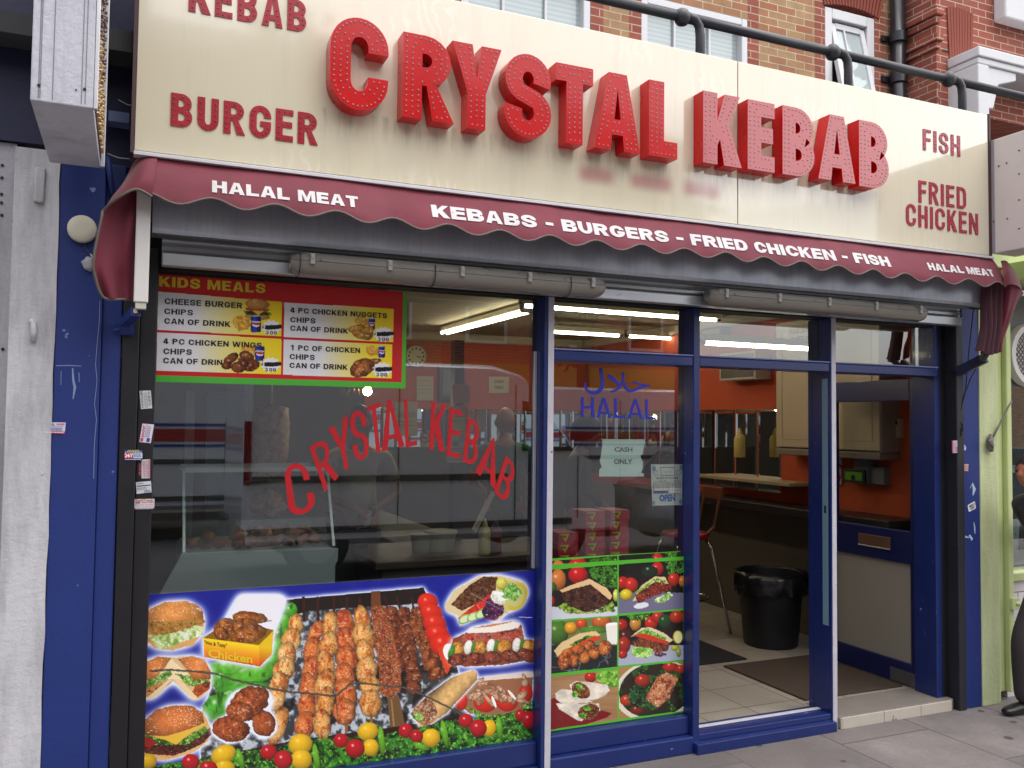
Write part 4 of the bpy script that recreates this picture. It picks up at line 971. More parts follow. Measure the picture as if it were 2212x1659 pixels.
# herbs, lemons, tomatoes, chillies along the bottom
hb = P.poly([(1000, 1640), (1300, 1600), (1500, 1560), (1750, 1530), (2000, 1470), (2300, 1455), (2600, 1420), (2900, 1350), (3150, 1330), (3450, 1270), (3450, 1700), (800, 1900), (880, 1650)], 22, 8, .03)
P.leaves(hb, 33, .035, '0d260b', '3f8a26', '8ac44e')
for i, (cx, cy, rx, ry, rot) in enumerate(((945, 1615, 60, 50, 0), (1432, 1572, 82, 60, -25), (1440, 1650, 66, 42, 0), (1925, 1508, 76, 68, -20), (1932, 1606, 68, 66, 30), (2358, 1425, 68, 58, -20), (2376, 1528, 52, 56, 0), (2762, 1466, 60, 60, 0), (3136, 1404, 44, 56, 10))):
    P.round(cx, cy, rx, ry, 'e6b81e', rot, dark=.5, wob=.05, seed=70+i, tex=.06, gloss=.5)
for i, (cx, cy, rx, ry) in enumerate(((1222, 1622, 56, 54), (1335, 1662, 60, 50), (1722, 1558, 54, 50), (1816, 1608, 60, 62), (2186, 1484, 48, 46), (2276, 1534, 62, 60), (2601, 1420, 46, 48), (2671, 1456, 42, 42), (2986, 1356, 48, 46), (3066, 1404, 55, 56), (3336, 1320, 36, 40), (3392, 1350, 48, 56))):
    P.round(cx, cy, rx, ry, 'b81420', 0, dark=.45, seed=90+i, tex=.06, gloss=.85)
for i, (cx, cy, l, rot) in enumerate(((1540, 1600, 70, 75), (2026, 1590, 90, 82), (2446, 1485, 95, 84), (2850, 1440, 90, 80), (3200, 1400, 75, 85), (2700, 1520, 55, 20))):
    P.round(cx, cy, l, 20, '6aaa2a', rot, dark=.5, wob=.1, seed=110+i, gloss=.4)
# an old crack across the sheet
crk = [(960, 1038), (1100, 1030), (1250, 1040), (1380, 1055), (1500, 1095), (1700, 1140), (1850, 1172), (2000, 1182), (2150, 1200), (2245, 1120), (2300, 1112), (2450, 1130), (2580, 1140), (2710, 1188), (2860, 1262), (2960, 1318)]
def pline(s, pts, w, wob=4, seed=1):
    U = s.U+(fbm(s.U*.05, s.V*.05, seed)-.5)*2*wob; V = s.V+(fbm(s.U*.05, s.V*.05, seed+4)-.5)*2*wob; d = np.full(U.shape, 9e9)
    for (xa, ya_), (xb, yb) in zip(pts[:-1], pts[1:]):
        L = (xb-xa)**2+(yb-ya_)**2; t = np.clip(((U-xa)*(xb-xa)+(V-ya_)*(yb-ya_))/L, 0, 1); d = np.minimum(d, np.hypot(U-xa-t*(xb-xa), V-ya_-t*(yb-ya_)))
    return np.clip((w-d)/1.5+.5, 0, 1)
P.put(pline(P, crk, 6.5), '3d3730', .92); P.put(pline(P, crk, 2.2, 5, 3), '8b8478', .5)
P.put(pline(P, [(2150, 1200), (2165, 1330)], 3.5), '4a3a30', .8); P.put(pline(P, H_((1010, 540), (1120, 600), (1240, 665), (1280, 680)), 2.4), '8c8494', .8); P.put(pline(P, H_((1315, 690), (1400, 695)), 2.), 'd8dcf0', .9)
P.put(pline(P, [(1430, 700), (1560, 745), (1740, 715)], 3), '6a5a5c', .8)
kp = thing('food_poster', 'wide blue window poster of grilled skewers, burgers, nuggets and kebabs', 'poster', (.93, -.006, .156))
P.build('print', kp)
q = MB()
def bil(c4, u, v):     # corners tl, tr, br, bl as points; u to the right, v upward
    tl, tr, br, bl = c4; return (bl*(1-u)+br*u)*(1-v)+(tl*(1-u)+tr*u)*v
c4 = [pt('G', *p, -.0078) for p in ((1310, 840), (1455, 862), (1455, 895), (1310, 872))]
small(q, '"Hot & Tasty"', 0, 0, 1, 1, fn=lambda p: bil(c4, *p), bold=.01, mi=0)
c5 = [pt('G', *p, -.0078) for p in ((1335, 895), (1618, 935), (1618, 990), (1335, 950))]
small(q, 'Chicken', 0, 0, 1, 1, fn=lambda p: bil(c5, *p), bold=.03, mi=1)
q.build('lettering', [M('dark_ink', '3a1c10', .4), M('yellow_ink', 'e8c81c', .4)], kp)

# ------------------------------------------------------------------ children's meals board
P = Print(.0955, 1.1345, 1.786, 2.222, -.0065, (0, 750), 2.0109, .0021)
P.put(np.ones(P.U.shape, bool), 'bf1f26')
gx = (P.x > 1.1165); gz = (P.z < 1.812); P.put(gx | gz, '4fa83c')
cells = ([(1012, 360), (1808, 428), (1804, 648), (1008, 606)], [(1822, 430), (2524, 472), (2520, 686), (1820, 652)], [(1006, 622), (1804, 663), (1802, 891), (1003, 868)], [(1818, 666), (2515, 700), (2510, 917), (1815, 894)])
for c in cells:
    k = np.clip((P.U-c[0][0]-230)/(c[1][0]-c[0][0]-330), 0, 1)[..., None]; m = P.poly(c); P.put(m, C_('dcdce0')*(1-k)+C_('ecd228')*k)
def fries(cx, cy, sc, seed):
    m = P.ell(cx, cy, 60*sc, 46*sc, 10, .2, seed)[0] < 1; P.put(m, 'c98a2a'); R_ = random.Random(seed)
    for i in range(16): P.round(cx+R_.uniform(-42, 42)*sc, cy+R_.uniform(-30, 28)*sc, 34*sc, 6.5*sc, 'e8b850', R_.uniform(10, 75), dark=.6, seed=seed+i, gloss=.1)
def can(x0, x1, y0, y1):
    m = P.poly([(x0+4, y0), (x1-4, y0), (x1, y0+10), (x1, y1-8), (x1-6, y1), (x0+6, y1), (x0, y1-8), (x0, y0+10)]); k = (P.U-x0)/(x1-x0)
    P.put(m, np.clip(C_('20307e')*(.55+.9*np.exp(-((k-.35)/.28)**2))[..., None], 0, 1)); yc = (y0+y1)/2
    P.put(P.ell((x0+x1)/2, yc+(y1-y0)*.04, (x1-x0)*.38, (y1-y0)*.14, 8)[0] < 1, 'dfe2ee'); P.put((P.ell((x0+x1)/2, yc+(y1-y0)*.00, (x1-x0)*.38, (y1-y0)*.085, 8)[0] < 1), 'c2282c')
    P.put(P.poly([(x0+5, y0), (x1-5, y0), (x1-3, y0+7), (x0+3, y0+7)]), 'b9bcc8')
def star(cx, cy, rx, ry):
    P.put(P.poly([(cx+rx*(1 if i % 2 else .78)*math.cos(i*math.pi/12), cy+ry*(1 if i % 2 else .78)*math.sin(i*math.pi/12)) for i in range(24)]), 'e6e6ea')
    P.put(P.poly([(cx-rx*.62, cy-ry*.30), (cx+rx*1.0, cy-ry*.36), (cx+rx*1.0, cy+ry*.10), (cx+rx*.1, cy+ry*.26), (cx-rx*.66, cy+ry*.20)], 3, int(cx)), '141216')
fries(1548, 560, 1., 1); fries(1590, 742, .8, 2); fries(2320, 552, .7, 3); fries(2388, 740, .68, 4)
# burger
P.round(1652, 520, 80, 22, 'c9924c', 4, seed=5); P.leaves(P.ell(1652, 498, 82, 24, 4, .25, 5)[0] < 1, 5, .06, '1f4a14', '5fa032', 'a0cc60'); P.meat([(1575, 485), (1725, 495), (1720, 515), (1580, 505)], ('4a2416', '6a3a22'), 5, 3)
P.put(P.poly([(1610, 478), (1700, 480), (1655, 512)]), 'e8b83a'); P.meat([(1572, 462), (1728, 470), (1724, 486), (1576, 480)], ('c02a1c', 'd84a30'), 6, 3); P.round(1650, 442, 78, 34, 'cf9a52', 4, dark=.5, seed=7, gloss=.4)
can(1608, 1673, 513, 622); can(1634, 1695, 705, 806); can(2363, 2405, 529, 605); can(2425, 2468, 707, 786)
for i, a in enumerate(((1480, 790, 55, 30, -30), (1580, 775, 50, 32, 20), (1530, 845, 50, 36, 10), (1610, 835, 55, 36, -15), (1455, 835, 36, 26, 0), (1560, 815, 40, 26, 40))): piece(P, *a, ('6a3214', '94501f', '4a1c0c'), 700+i, .2)
for i, a in enumerate(((2285, 600, 55, 26, -10), (2350, 630, 42, 42, 30), (2300, 635, 45, 26, 25), (2360, 610, 38, 26, -20))): piece(P, *a, ('c08430', 'd9a850', '9a5c1c'), 720+i, .12)
piece(P, 2385, 812, 60, 20, -12, ('9a5426', 'b87034', '743a16'), 731, .08); piece(P, 2320, 850, 82, 58, -22, ('94501f', 'b8742f', '6e3412'), 730, .1)
for cx, cy in ((1740, 592), (2458, 635), (1735, 830), (2448, 862)): star(cx, cy, 66, 52)
km_ = thing('meal_board', 'red and green window poster listing four kids meals with prices', 'poster', (.6, -.006, 1.79))
P.build('print', km_)
q = MB(); YL = -.0078
def word(s, p0, x1, top, bot, mi=0, **kw):
    a = pt('D', *p0, YL); xr = pt('D', x1, p0[1], YL).x; h = abs(pt('D', p0[0], top, YL).z-pt('D', p0[0], bot, YL).z)
    caps(q, s, a.x, xr, a.z, a.z+h, YL, mi, .0003, **{**dict(w=.78, v=.22, t=.19, gap=.14, space=.42), **kw})
word('KIDS MEALS', (1018, 326), 1702, 262, 326, 1, w=.8, v=.26, t=.2)
for s, p0, x1, h in (('CHEESE BURGER', (1055, 440), 1553, 38), ('CHIPS', (1053, 504), 1237, 36), ('CAN OF DRINK', (1053, 566), 1477, 36), ('4 PC CHICKEN NUGGETS', (1861, 496), 2481, 34), ('CHIPS', (1861, 557), 2022, 34), ('CAN OF DRINK', (1861, 611), 2231, 34),
                     ('4 PC CHICKEN WINGS', (1047, 696), 1678, 36), ('CHIPS', (1047, 760), 1230, 36), ('CAN OF DRIN', (1046, 820), 1425, 36), ('1 PC OF CHICKEN', (1860, 736), 2308, 34), ('CHIPS', (1857, 794), 2017, 34), ('CAN OF DRINK', (1856, 850), 2228, 34)):
    word(s, p0, x1, p0[1]-h, p0[1])
for cx, cy in ((1740, 592), (2458, 635), (1735, 830), (2448, 862)):
    word('3 00', (cx-38, cy+41), cx+34, cy+19, cy+41, 0, w=.72, v=.2, t=.17, gap=.16, space=.15)
    a = pt('D', cx-60, cy+4, YL); small(q, '£', a.x, a.z, .0125, fn=lambda p: (p[0], YL-.0003, p[1]), mi=0, bold=.04)
for x0, x1, y in ((1612, 1669, 560), (1638, 1691, 748), (2366, 2403, 563), (2428, 2466, 742)):
    a, b = pt('D', x0, y, YL), pt('D', x1, y+4, YL); small(q, 'PEPSI', a.x, a.z, .0075*(x1-x0)/57, b.x-a.x, fn=lambda p: (p[0], YL-.0003, p[1]), mi=2, bold=.04)
q.build('lettering', [M('black_ink', '1b181c', .4), M('board_yellow', 'e3c62a', .4), M('white_ink', 'e4e4ea', .4)], km_)

# ------------------------------------------------------------------ six-picture poster on the second bay
def six(x0, x1, z0, z1, Y, full, shift=(0, 0)):
    P = Print(x0, x1, z0, z1, Y, (1700, 1600), 2.2127, .0021); P.U += shift[0]; P.V += shift[1]
    P.put(np.ones(P.U.shape, bool), '52ab2e')
    cl = ([(126, 478), (592, 441), (592, 800), (120, 832)], [(602, 440), (1060, 410), (1058, 752), (602, 790)], [(118, 846), (592, 808), (592, 1161), (116, 1213)],
          [(602, 803), (1058, 765), (1060, 1111), (602, 1156)], [(114, 1235), (594, 1182), (594, 1536), (112, 1608)], [(604, 1169), (1062, 1126), (1066, 1471), (604, 1531)])
    def veg(l, seed):
        for i, (cx, cy, rx, ry, c) in enumerate(l): P.round(cx, cy, rx, ry, c, 0, dark=.35, wob=.05, seed=seed+i, tex=.1, gloss=.7)
    # 1 doner pitta
    P.clip = P.poly(cl[0]); P.put(P.clip > 0, '20160f'); P.put(P.V > 740, 'c9cbd4')
    veg(((175, 550, 55, 75, 'cf7a3a'), (315, 515, 68, 62, 'c4161c'), (110, 600, 55, 40, '3f7a22'), (110, 700, 42, 45, 'c02020'), (582, 660, 20, 45, 'd8d060')), 1)
    P.leaves(P.poly([(385, 470), (600, 440), (600, 610), (520, 600), (420, 540)], 12, 3), 4, .04, '0f2a0a', '3f7d22', '6fae3c')
    P.leaves(P.poly([(170, 740), (240, 700), (440, 770), (560, 700), (580, 770), (400, 790), (250, 790)], 12, 4), 5, .04, '2a4a12', '8aa83c', 'cfd48a')
    P.put(P.poly([(185, 620), (300, 575), (395, 542), (520, 610), (558, 660), (540, 690), (400, 580), (200, 640)], 4, 3), 'dcb98a')
    P.meat([(190, 650), (300, 605), (400, 590), (540, 690), (480, 750), (370, 780), (250, 735)], ('3f2017', '6b3c28', '2c130e'), 3, 7, .04, .5, 1.8, .2, .1)
    # 2 shish pitta
    P.clip = P.poly(cl[1]); P.put(P.clip > 0, '140d0d'); P.put(P.V > 640, '6f6c86')
    veg(((630, 570, 50, 45, 'b8201c'), (690, 585, 48, 52, 'c4281c'), (655, 655, 45, 40, 'd8c024'), (875, 470, 42, 48, 'bc1a1c'), (990, 545, 42, 50, 'c8301c'), (1050, 560, 25, 40, 'cf7a2a'), (820, 490, 60, 40, '16301c')), 11)
    P.leaves(P.poly([(930, 420), (1060, 410), (1060, 500), (950, 510)], 9, 3), 6, .05, '0f2a0a', '3f7d22')
    P.put(P.poly([(700, 700), (760, 590), (860, 525), (930, 530), (960, 590), (760, 690)], 4, 4), 'd9c48e'); P.leaves(P.poly([(715, 640), (860, 535), (950, 560), (760, 660)], 8, 4), 7, .05, '3f6a1a', 'a8c860', 'e6ecc0')
    P.meat([(715, 660), (860, 560), (970, 580), (975, 620), (860, 660), (740, 715)], ('7a1f14', 'ac4426', '4a0f0c'), 8, 8, .05, .5, 1.6, .2, .2)
    P.leaves(P.poly([(850, 690), (960, 635), (985, 660), (920, 710), (860, 710)], 8, 7), 9, .06, '6a9a34', 'd4e4b4', 'f4f6ea'); P.put(P.ell(765, 730, 55, 20, -10, .2)[0] < 1, 'd9dbe2')
    # 3 chicken pitta
    P.clip = P.poly(cl[2]); P.put(P.clip > 0, '6d7a4a'); mb_ = np.abs(fbm(P.U*.014, P.V*.014, 5, 4)-.5); P.put(P.V > 1010, '22262b'); P.put((P.V > 1010)*np.clip(1-mb_*25, 0, 1), '8f979c', .8)
    veg(((170, 920, 80, 90, '4f7a2c'), (265, 890, 46, 44, 'e0a02c'), (340, 860, 40, 40, 'd0501c'), (480, 845, 70, 50, 'c8662a'), (430, 900, 110, 26, '5a8a30')), 21)
    P.put(P.poly([(510, 870), (594, 850), (590, 1005), (525, 1000)]), 'e6e2da'); P.put(P.ell(553, 862, 42, 12, -6)[0] < 1, 'f3f0ea')
    P.put(P.poly([(145, 1050), (200, 990), (330, 925), (440, 910), (475, 940), (300, 1000), (170, 1090)], 4, 5), 'dcc08c'); P.leaves(P.poly([(250, 1010), (380, 940), (460, 950), (300, 1020)], 8, 4), 8, .05, '1f3f10', '5f9a34')
    P.put(P.poly([(170, 1090), (230, 1040), (420, 950), (475, 945), (470, 970), (300, 1040), (190, 1095)], 3, 3), 'd0431c')
    for i, a in enumerate(((215, 1125, 45, 55, 0), (285, 1115, 36, 48, 10), (360, 1090, 42, 50, 0), (430, 1060, 40, 48, 0), (505, 1030, 48, 55, 20), (320, 1040, 45, 35, 0), (400, 1010, 42, 34, 0), (240, 1065, 40, 32, -20))): piece(P, *a, ('b05a24', 'd8853c', '8a3a14'), 800+i, .14)
    # 4 kofte pitta
    P.clip = P.poly(cl[3]); P.put(P.clip > 0, '1a0f0d'); P.put(P.V > 1010, 'a3a9bc')
    veg(((625, 870, 40, 45, 'a82018'), (650, 950, 46, 60, '4a1614'), (640, 1010, 45, 60, 'a02a18'), (720, 860, 40, 50, 'c98a3a'), (830, 855, 46, 46, 'c02a1c'), (880, 815, 50, 40, 'b82a1c'), (925, 840, 45, 52, '1d4a1c'), (1015, 810, 55, 45, 'b83a1c'), (1020, 955, 35, 48, 'd8c850'), (630, 1075, 35, 30, 'b02222')), 31)
    P.put(P.ell(1022, 955, 28, 40)[0] < 1, 'e6e0a0'); P.leaves(P.poly([(650, 800), (830, 785), (800, 830), (700, 840)], 8, 3), 10, .05, '0f2a0a', '4f8a2a')
    P.put(P.poly([(690, 950), (760, 890), (830, 885), (930, 930), (985, 975), (960, 990), (800, 920)], 4, 3), 'd8c8a0'); P.leaves(P.poly([(720, 930), (800, 890), (940, 960), (930, 985), (780, 930)], 8, 4), 11, .05, '3f7a1a', '8fc050', 'dcecb0')
    P.put(P.poly([(700, 940), (780, 925), (920, 970), (960, 1000), (940, 1010), (760, 960)], 4, 3), 'c23a1c'); P.meat([(685, 985), (760, 960), (960, 1010), (950, 1050), (870, 1065), (760, 1030), (690, 1010)], ('6f3420', 'a05a34', '4a1a10'), 12, 6, .05, .5, 1.7, .25, .15)
    P.leaves(P.ell(770, 1060, 80, 38, 5, .25)[0] < 1, 13, .06, '5f9a2c', 'b8dc80', 'e8f4d0'); P.leaves(P.ell(890, 1075, 45, 18, 0, .3)[0] < 1, 14, .06, '3a0f3c', '8a3a7a'); veg(((1000, 1030, 32, 20, 'b8b83a'), (1025, 1060, 16, 34, '9aa83a')), 41)
    # 5 wraps
    P.clip = P.poly(cl[4]); gw = fbm(P.U*.004, P.V*.06, 5, 3)[..., None]; P.put(P.clip > 0, C_('8f6a4a')*(1-gw)+C_('b08a62')*gw)
    P.put(P.poly([(112, 1390), (170, 1380), (555, 1490), (520, 1520), (370, 1570), (112, 1610)]), '7a1418'); veg(((405, 1235, 45, 36, 'b82a1c'),), 51); P.leaves(P.poly([(440, 1220), (500, 1190), (595, 1190), (595, 1310), (520, 1300), (440, 1250)], 10, 4), 15, .03, '3f7a1a', '8fc24a', 'c4e68a')
    for pts_, sd in (([(155, 1350), (200, 1320), (290, 1330), (400, 1400), (420, 1410), (330, 1420), (220, 1435), (160, 1390)], 1), ([(255, 1290), (300, 1265), (390, 1270), (520, 1290), (540, 1330), (500, 1370), (420, 1400), (330, 1390), (270, 1330)], 2), ([(160, 1420), (330, 1425), (460, 1420), (475, 1470), (340, 1545), (310, 1540), (180, 1460)], 3)):
        k = 1+(fbm(P.U*.02, P.V*.03, sd, 4)-.5)*.35; P.put(P.poly(pts_, 4, sd), np.clip(C_('d9cfc0')*k[..., None], 0, 1))
    for cx, cy, rx, ry, rot in ((335, 1330, 72, 52, 35), (390, 1480, 78, 55, -15)):
        P.meat([(cx+rx*math.cos(t)*math.cos(RAD(rot))-ry*math.sin(t)*math.sin(RAD(rot)), cy+rx*math.cos(t)*math.sin(RAD(rot))+ry*math.sin(t)*math.cos(RAD(rot))) for t in np.linspace(0, 6.283, 16)], ('5a2c14', 'a8642c', '3a180c'), cx, 6, .07, .5, 2.2, .2, .3)
        P.leaves(P.ell(cx-10, cy-25, 30, 18, 20, .35)[0] < 1, cx, .06, '2f6a14', '7fc03c'); P.leaves(P.ell(cx-40, cy+25, 24, 22, 20, .35)[0] < 1, cx+1, .06, '2f6a14', '7fc03c')
    # 6 salmon on leaves
    P.clip = P.poly(cl[5]); P.put(P.clip > 0, 'a67c52'); P.put(P.ell(860, 1330, 290, 215, -12)[0] < 1, 'd8cfba'); P.put(P.ell(865, 1325, 262, 195, -12)[0] < 1, '2a2114')
    P.leaves((P.ell(865, 1325, 262, 195, -12)[0] < 1) & (fbm(P.U*.012, P.V*.012, 5, 3) > .44), 16, .03, '0d1f0c', '2f5a24', '5f8a3c')
    veg(((770, 1260, 55, 46, 'a8321c'), (660, 1400, 50, 40, 'b8401c'), (970, 1165, 60, 30, 'b82a1c'), (1040, 1180, 40, 30, 'c03a1c'), (730, 1470, 50, 30, '7a2414')), 61)
    P.leaves(P.ell(730, 1370, 60, 80, 10, .3)[0] < 1, 17, .035, '0a1a0c', '24502a', '4f7a4a')
    P.meat([(790, 1380), (870, 1240), (940, 1200), (1025, 1245), (960, 1380), (880, 1450), (800, 1400)], ('b0603a', 'dca07a', '8a3a1c'), 18, 6, .025, .25, 1.4, .3, .25)
    P.clip = None; return P
pb = thing('picture_poster', 'pale strip of a green edged food poster showing above the newer one pasted over it', 'poster', (2.22, -.0045, .2)); P = six(1.866, 2.610, .60, .990, -.0055, False, (0, 62)); P.build('print', pb, thick=.001)
pf = thing('picture_poster', 'tall green bordered poster with six photographs of pittas, wraps and salmon', 'poster', (2.22, -.0075, .18)); P = six(1.868, 2.627, .176, .962, -.0085, True); P.build('print', pf, thick=.0015)

# ------------------------------------------------------------------ words cut from vinyl on the panes
def warp(q, ch, view, c4, w, v, t, Y=-.0045, mi=0):
    tl, tr, br, bl = [Vector(p) for p in c4]; g = glyph(ch, w, v, t); ww = max(p[0] for p in g[0])
    def f(p, d):
        a, b = p[0]/ww, p[1]; s_ = (bl*(1-a)+br*a)*(1-b)+(tl*(1-a)+tr*a)*b; return pt(view, s_[0], s_[1], Y-d)
    put_outlines(q, [g], f, 0, .0004, mi)
vl = thing('window_lettering', 'red arched vinyl letters of the shop name on the big window', 'lettering', (1.1, -.0045, 1.3)); VR = M('red_vinyl', 'b3141f', .4, var=.1)
for ch, view, c4 in (('C', 'K', ((1405, 935), (1640, 905), (1765, 1405), (1470, 1500))), ('R', 'K', ((1680, 750), (1865, 625), (1990, 1060), (1840, 1215))), ('Y', 'K', ((1880, 560), (2090, 405), (2150, 960), (2000, 1010))),
                     ('S', 'L', ((-65, 385), (115, 345), (165, 850), (0, 905))), ('T', 'L', ((130, 330), (270, 270), (325, 775), (180, 825))), ('A', 'L', ((300, 262), (435, 235), (530, 735), (288, 795))), ('L', 'L', ((522, 242), (650, 225), (662, 725), (540, 750))),
                     ('K', 'L', ((815, 265), (985, 305), (955, 800), (790, 770))), ('E', 'L', ((1008, 325), (1142, 375), (1112, 865), (972, 835))), ('B', 'L', ((1200, 430), (1330, 495), (1292, 950), (1142, 900))), ('A', 'L', ((1440, 645), (1505, 655), (1492, 1195), (1275, 1005))), ('B', 'L', ((1600, 835), (1725, 965), (1600, 1355), (1475, 1215)))):
    q = MB(); warp(q, ch, view, c4, .46 if ch in 'CRYA' else .40, .115, .10); q.build('letter', VR, vl)
vh = thing('window_lettering', 'blue vinyl halal word and Arabic script on the second pane', 'lettering', (2.2, -.0045, 1.7)); VB = M('blue_vinyl', '1a22a0', .4, var=.1)
for ch, x0, x1, y0, y1 in (('H', 465, 635, 480, 745), ('A', 668, 862, 488, 755), ('L', 905, 1045, 493, 756), ('A', 1082, 1284, 503, 766), ('L', 1312, 1456, 508, 770)):
    q = MB(); warp(q, ch, 'N', ((x0, y0), (x1, y0+4), (x1, y1+4), (x0, y1)), (x1-x0)/265, .135, .12); q.build('letter', VB, vh)
def brush(q, view, pts, ws, Y, mi=0):
    L, R_ = [], []
    for i, p in enumerate(pts):
        a, b = pts[max(0, i-1)], pts[min(len(pts)-1, i+1)]; d = math.hypot(b[0]-a[0], b[1]-a[1]); nx, ny = -(b[1]-a[1])/d, (b[0]-a[0])/d
        L.append((p[0]+nx*ws[i]/2, p[1]+ny*ws[i]/2)); R_.append((p[0]-nx*ws[i]/2, p[1]-ny*ws[i]/2))
    vs = [pt(view, *p, Y) for p in L+R_]; n = len(pts); q.add(vs, [(i, i+1, n+i+1, n+i) for i in range(n-1)], mi)
def smooth2(pts, n=5):
    net_ = [[Vector((p[0], p[1], p[2])) for p in pts]]*2; return patch(net_, (len(pts)-1)*n, 1)[0]
q = MB()
for k, st_ in enumerate(([(725, 92, 46), (735, 190, 44), (752, 290, 46), (735, 365, 48), (680, 415, 46), (610, 425, 40), (545, 385, 32), (522, 330, 24), (530, 285, 16)],
                         [(820, 195, 58), (890, 240, 56), (950, 300, 40), (985, 345, 24)], [(1020, 142, 30), (1018, 230, 34), (1000, 310, 36), (950, 375, 34), (860, 412, 22)],
                         [(1035, 262, 22), (1055, 345, 34), (1105, 398, 40), (1190, 380, 36), (1280, 345, 34), (1372, 322, 26)], [(1150, 288, 26), (1200, 297, 26), (1290, 318, 24), (1330, 324, 22)])):
    sm = smooth2(st_); brush(q, 'N', [(p.x, p.y) for p in sm], [p.z for p in sm], -.0045-.0005*k)
q.build('script', VB, vh)

# ------------------------------------------------------------------ notices and stickers
def card(name, label, cat, view, c4, Y, base, items, group=None, outline=None, back=.0006):
    """a printed card or sticker; items: (text, u0, v0, u1, v1, colour, bold, turned) or (None, u0, v0, u1, v1, colour)"""
    P4 = [pt(view, *p, Y) for p in c4]; t = thing(name, label, cat, (P4[0]+P4[2])/2, group)
    f = lambda u, v, d: bil(P4, u, v)+Vector((0, -d, 0)); q = MB()
    put_outlines(q, [[outline or [(0, 0), (1, 0), (1, 1), (0, 1)]]], lambda p, d: f(p[0], p[1], d), -back, 0)
    q.build('sheet', M('paper_'+base, base, .55, var=.06, scale=14), t)
    q = MB(); ms = []
    for i, it in enumerate(items):
        key = M('ink_'+it[5], it[5], .5, var=.05)
        if key not in ms: ms.append(key)
        mi = ms.index(key); u0, v0, u1, v1 = it[1:5]; d = .0004+.00012*i
        if it[0] is None: q.quad(f(u0, v0, d), f(u1, v0, d), f(u1, v1, d), f(u0, v1, d), mi)
        elif len(it) > 7 and it[7]: small(q, it[0], 0, 0, 1, 1, fn=lambda p: f(u1+(u0-u1)*p[1], v0+(v1-v0)*p[0], d), mi=mi, bold=it[6])
        else: small(q, it[0], 0, 0, 1, 1, fn=lambda p: f(u0+(u1-u0)*p[0], v0+(v1-v0)*p[1], d), mi=mi, bold=it[6])
    if items: q.build('print', ms, t)
    return t
def lines(u0, u1, vs, col, hh=.03, seed=0):
    R_ = random.Random(seed); out = []
    for v in vs:
        u = u0
        while u < u1-.04:
            l = R_.uniform(.04, .12); out.append((None, u, v, min(u1, u+l), v+hh, col)); u += l+.025
    return out
def tlines(us, v0, v1, col, hh=.04, seed=0):
    R_ = random.Random(seed); out = []
    for u in us:
        v = v0
        while v < v1-.04: l = R_.uniform(.04, .12); out.append((None, u, v, u+hh, min(v1, v+l), col)); v += l+.025
    return out
GS = 'trade stickers on the shutter rails'
card('sticker', 'white shutter repair sticker turned sideways, topmost on the black left rail', 'sticker', 'S', ((248, 62), (388, 55), (405, 275), (268, 285)), -.0965, 'd2d4d6',
     [('ACE SHUTTERS', .26, .04, .06, .98, '1a1a1c', .02, True), ('07786081441', .94, .16, .70, .98, '1a1a1c', .0, True)]+tlines((.36, .44, .54, .62), .05, .95, '5a5a60', .035, 1), GS)
card('sticker', 'tilted white and pink shopfront sticker with an oval stamp on the black left rail', 'sticker', 'S', ((285, 463), (428, 475), (388, 705), (246, 690)), -.0965, 'd6cfd8',
     [('EAGAL', .32, .28, .10, .92, 'c2387a', .05, True), ('SHOPFRONTS', .46, .28, .36, .98, '3a3a7a', .0, True)]+tlines((.52, .62, .72), .3, .9, '5c5c92', .04, 2)+[(None, .60, .06, .86, .26, '3c3c8c'), (None, .08, .06, .30, .24, 'c2387a')], GS)
card('sticker', 'blue locksmith sticker with a red block reading 24/7 on the black left rail', 'sticker', 'S', ((60, 785), (288, 785), (285, 915), (62, 915)), -.1165, '22306e',
     [('ADVANCED', .18, .84, .82, .98, 'd8c23a', .03), (None, 0, .20, .5, .70, 'c0283a'), (None, .5, .20, .99, .70, 'c4d2e0'), ('24/7', .04, .28, .47, .64, 'f0eef0', .03)]+lines(.53, .95, (.56, .44, .32), '2a3a6a', .06, 3)+lines(.05, .95, (.06, .75), 'c9d0e6', .07, 4), GS)
card('sticker', 'pink and white gate repair sticker turned sideways below the blue one', 'sticker', 'S', ((232, 908), (380, 902), (378, 1135), (232, 1137)), -.0965, 'd6d0d2',
     [(None, 0, 0, .29, 1, '1e1620'), (None, .84, .02, .98, .98, 'c8738a'), ('HI-TECH', .24, .18, .06, .80, 'c8506a', .03, True)]+tlines((.40, .52, .64, .74), .06, .94, '8a5a68', .05, 5), GS)
card('sticker', 'plain white card with dark lines of print on the black left rail', 'sticker', 'S', ((205, 1185), (390, 1168), (398, 1308), (215, 1328)), -.0965, 'c8cad4',
     [(None, .05, .60, .95, .70, '4a4c58')]+lines(.08, .55, (.84,), '5a5c68', .06, 6)+lines(.05, .7, (.45, .33), '5a5c68', .05, 7)+lines(.5, .95, (.18, .06), '4a4c58', .06, 8), GS)
card('sticker', 'white sticker with an orange heading, lowest on the black left rail', 'sticker', 'S', ((190, 1392), (435, 1388), (430, 1515), (186, 1520)), -.0965, 'd2ccd0',
     [('FastTrack', .04, .76, .96, .97, 'd0662a', .05), ('SHUTTERS', .36, .60, .97, .73, '4a4a86', .02), (None, .04, .58, .28, .74, '6a6aa8'), ('METER BOXES · GLASS REPAIRS', .03, .40, .97, .50, 'b84a4a', .0), ('NO CALL OUT CHARGE · FREE', .03, .24, .97, .34, 'b84a4a', .0), (None, 0, 0, 1, .14, '4a4668')]+lines(.06, .95, (.04,), 'd8d4e0', .06, 9), GS)
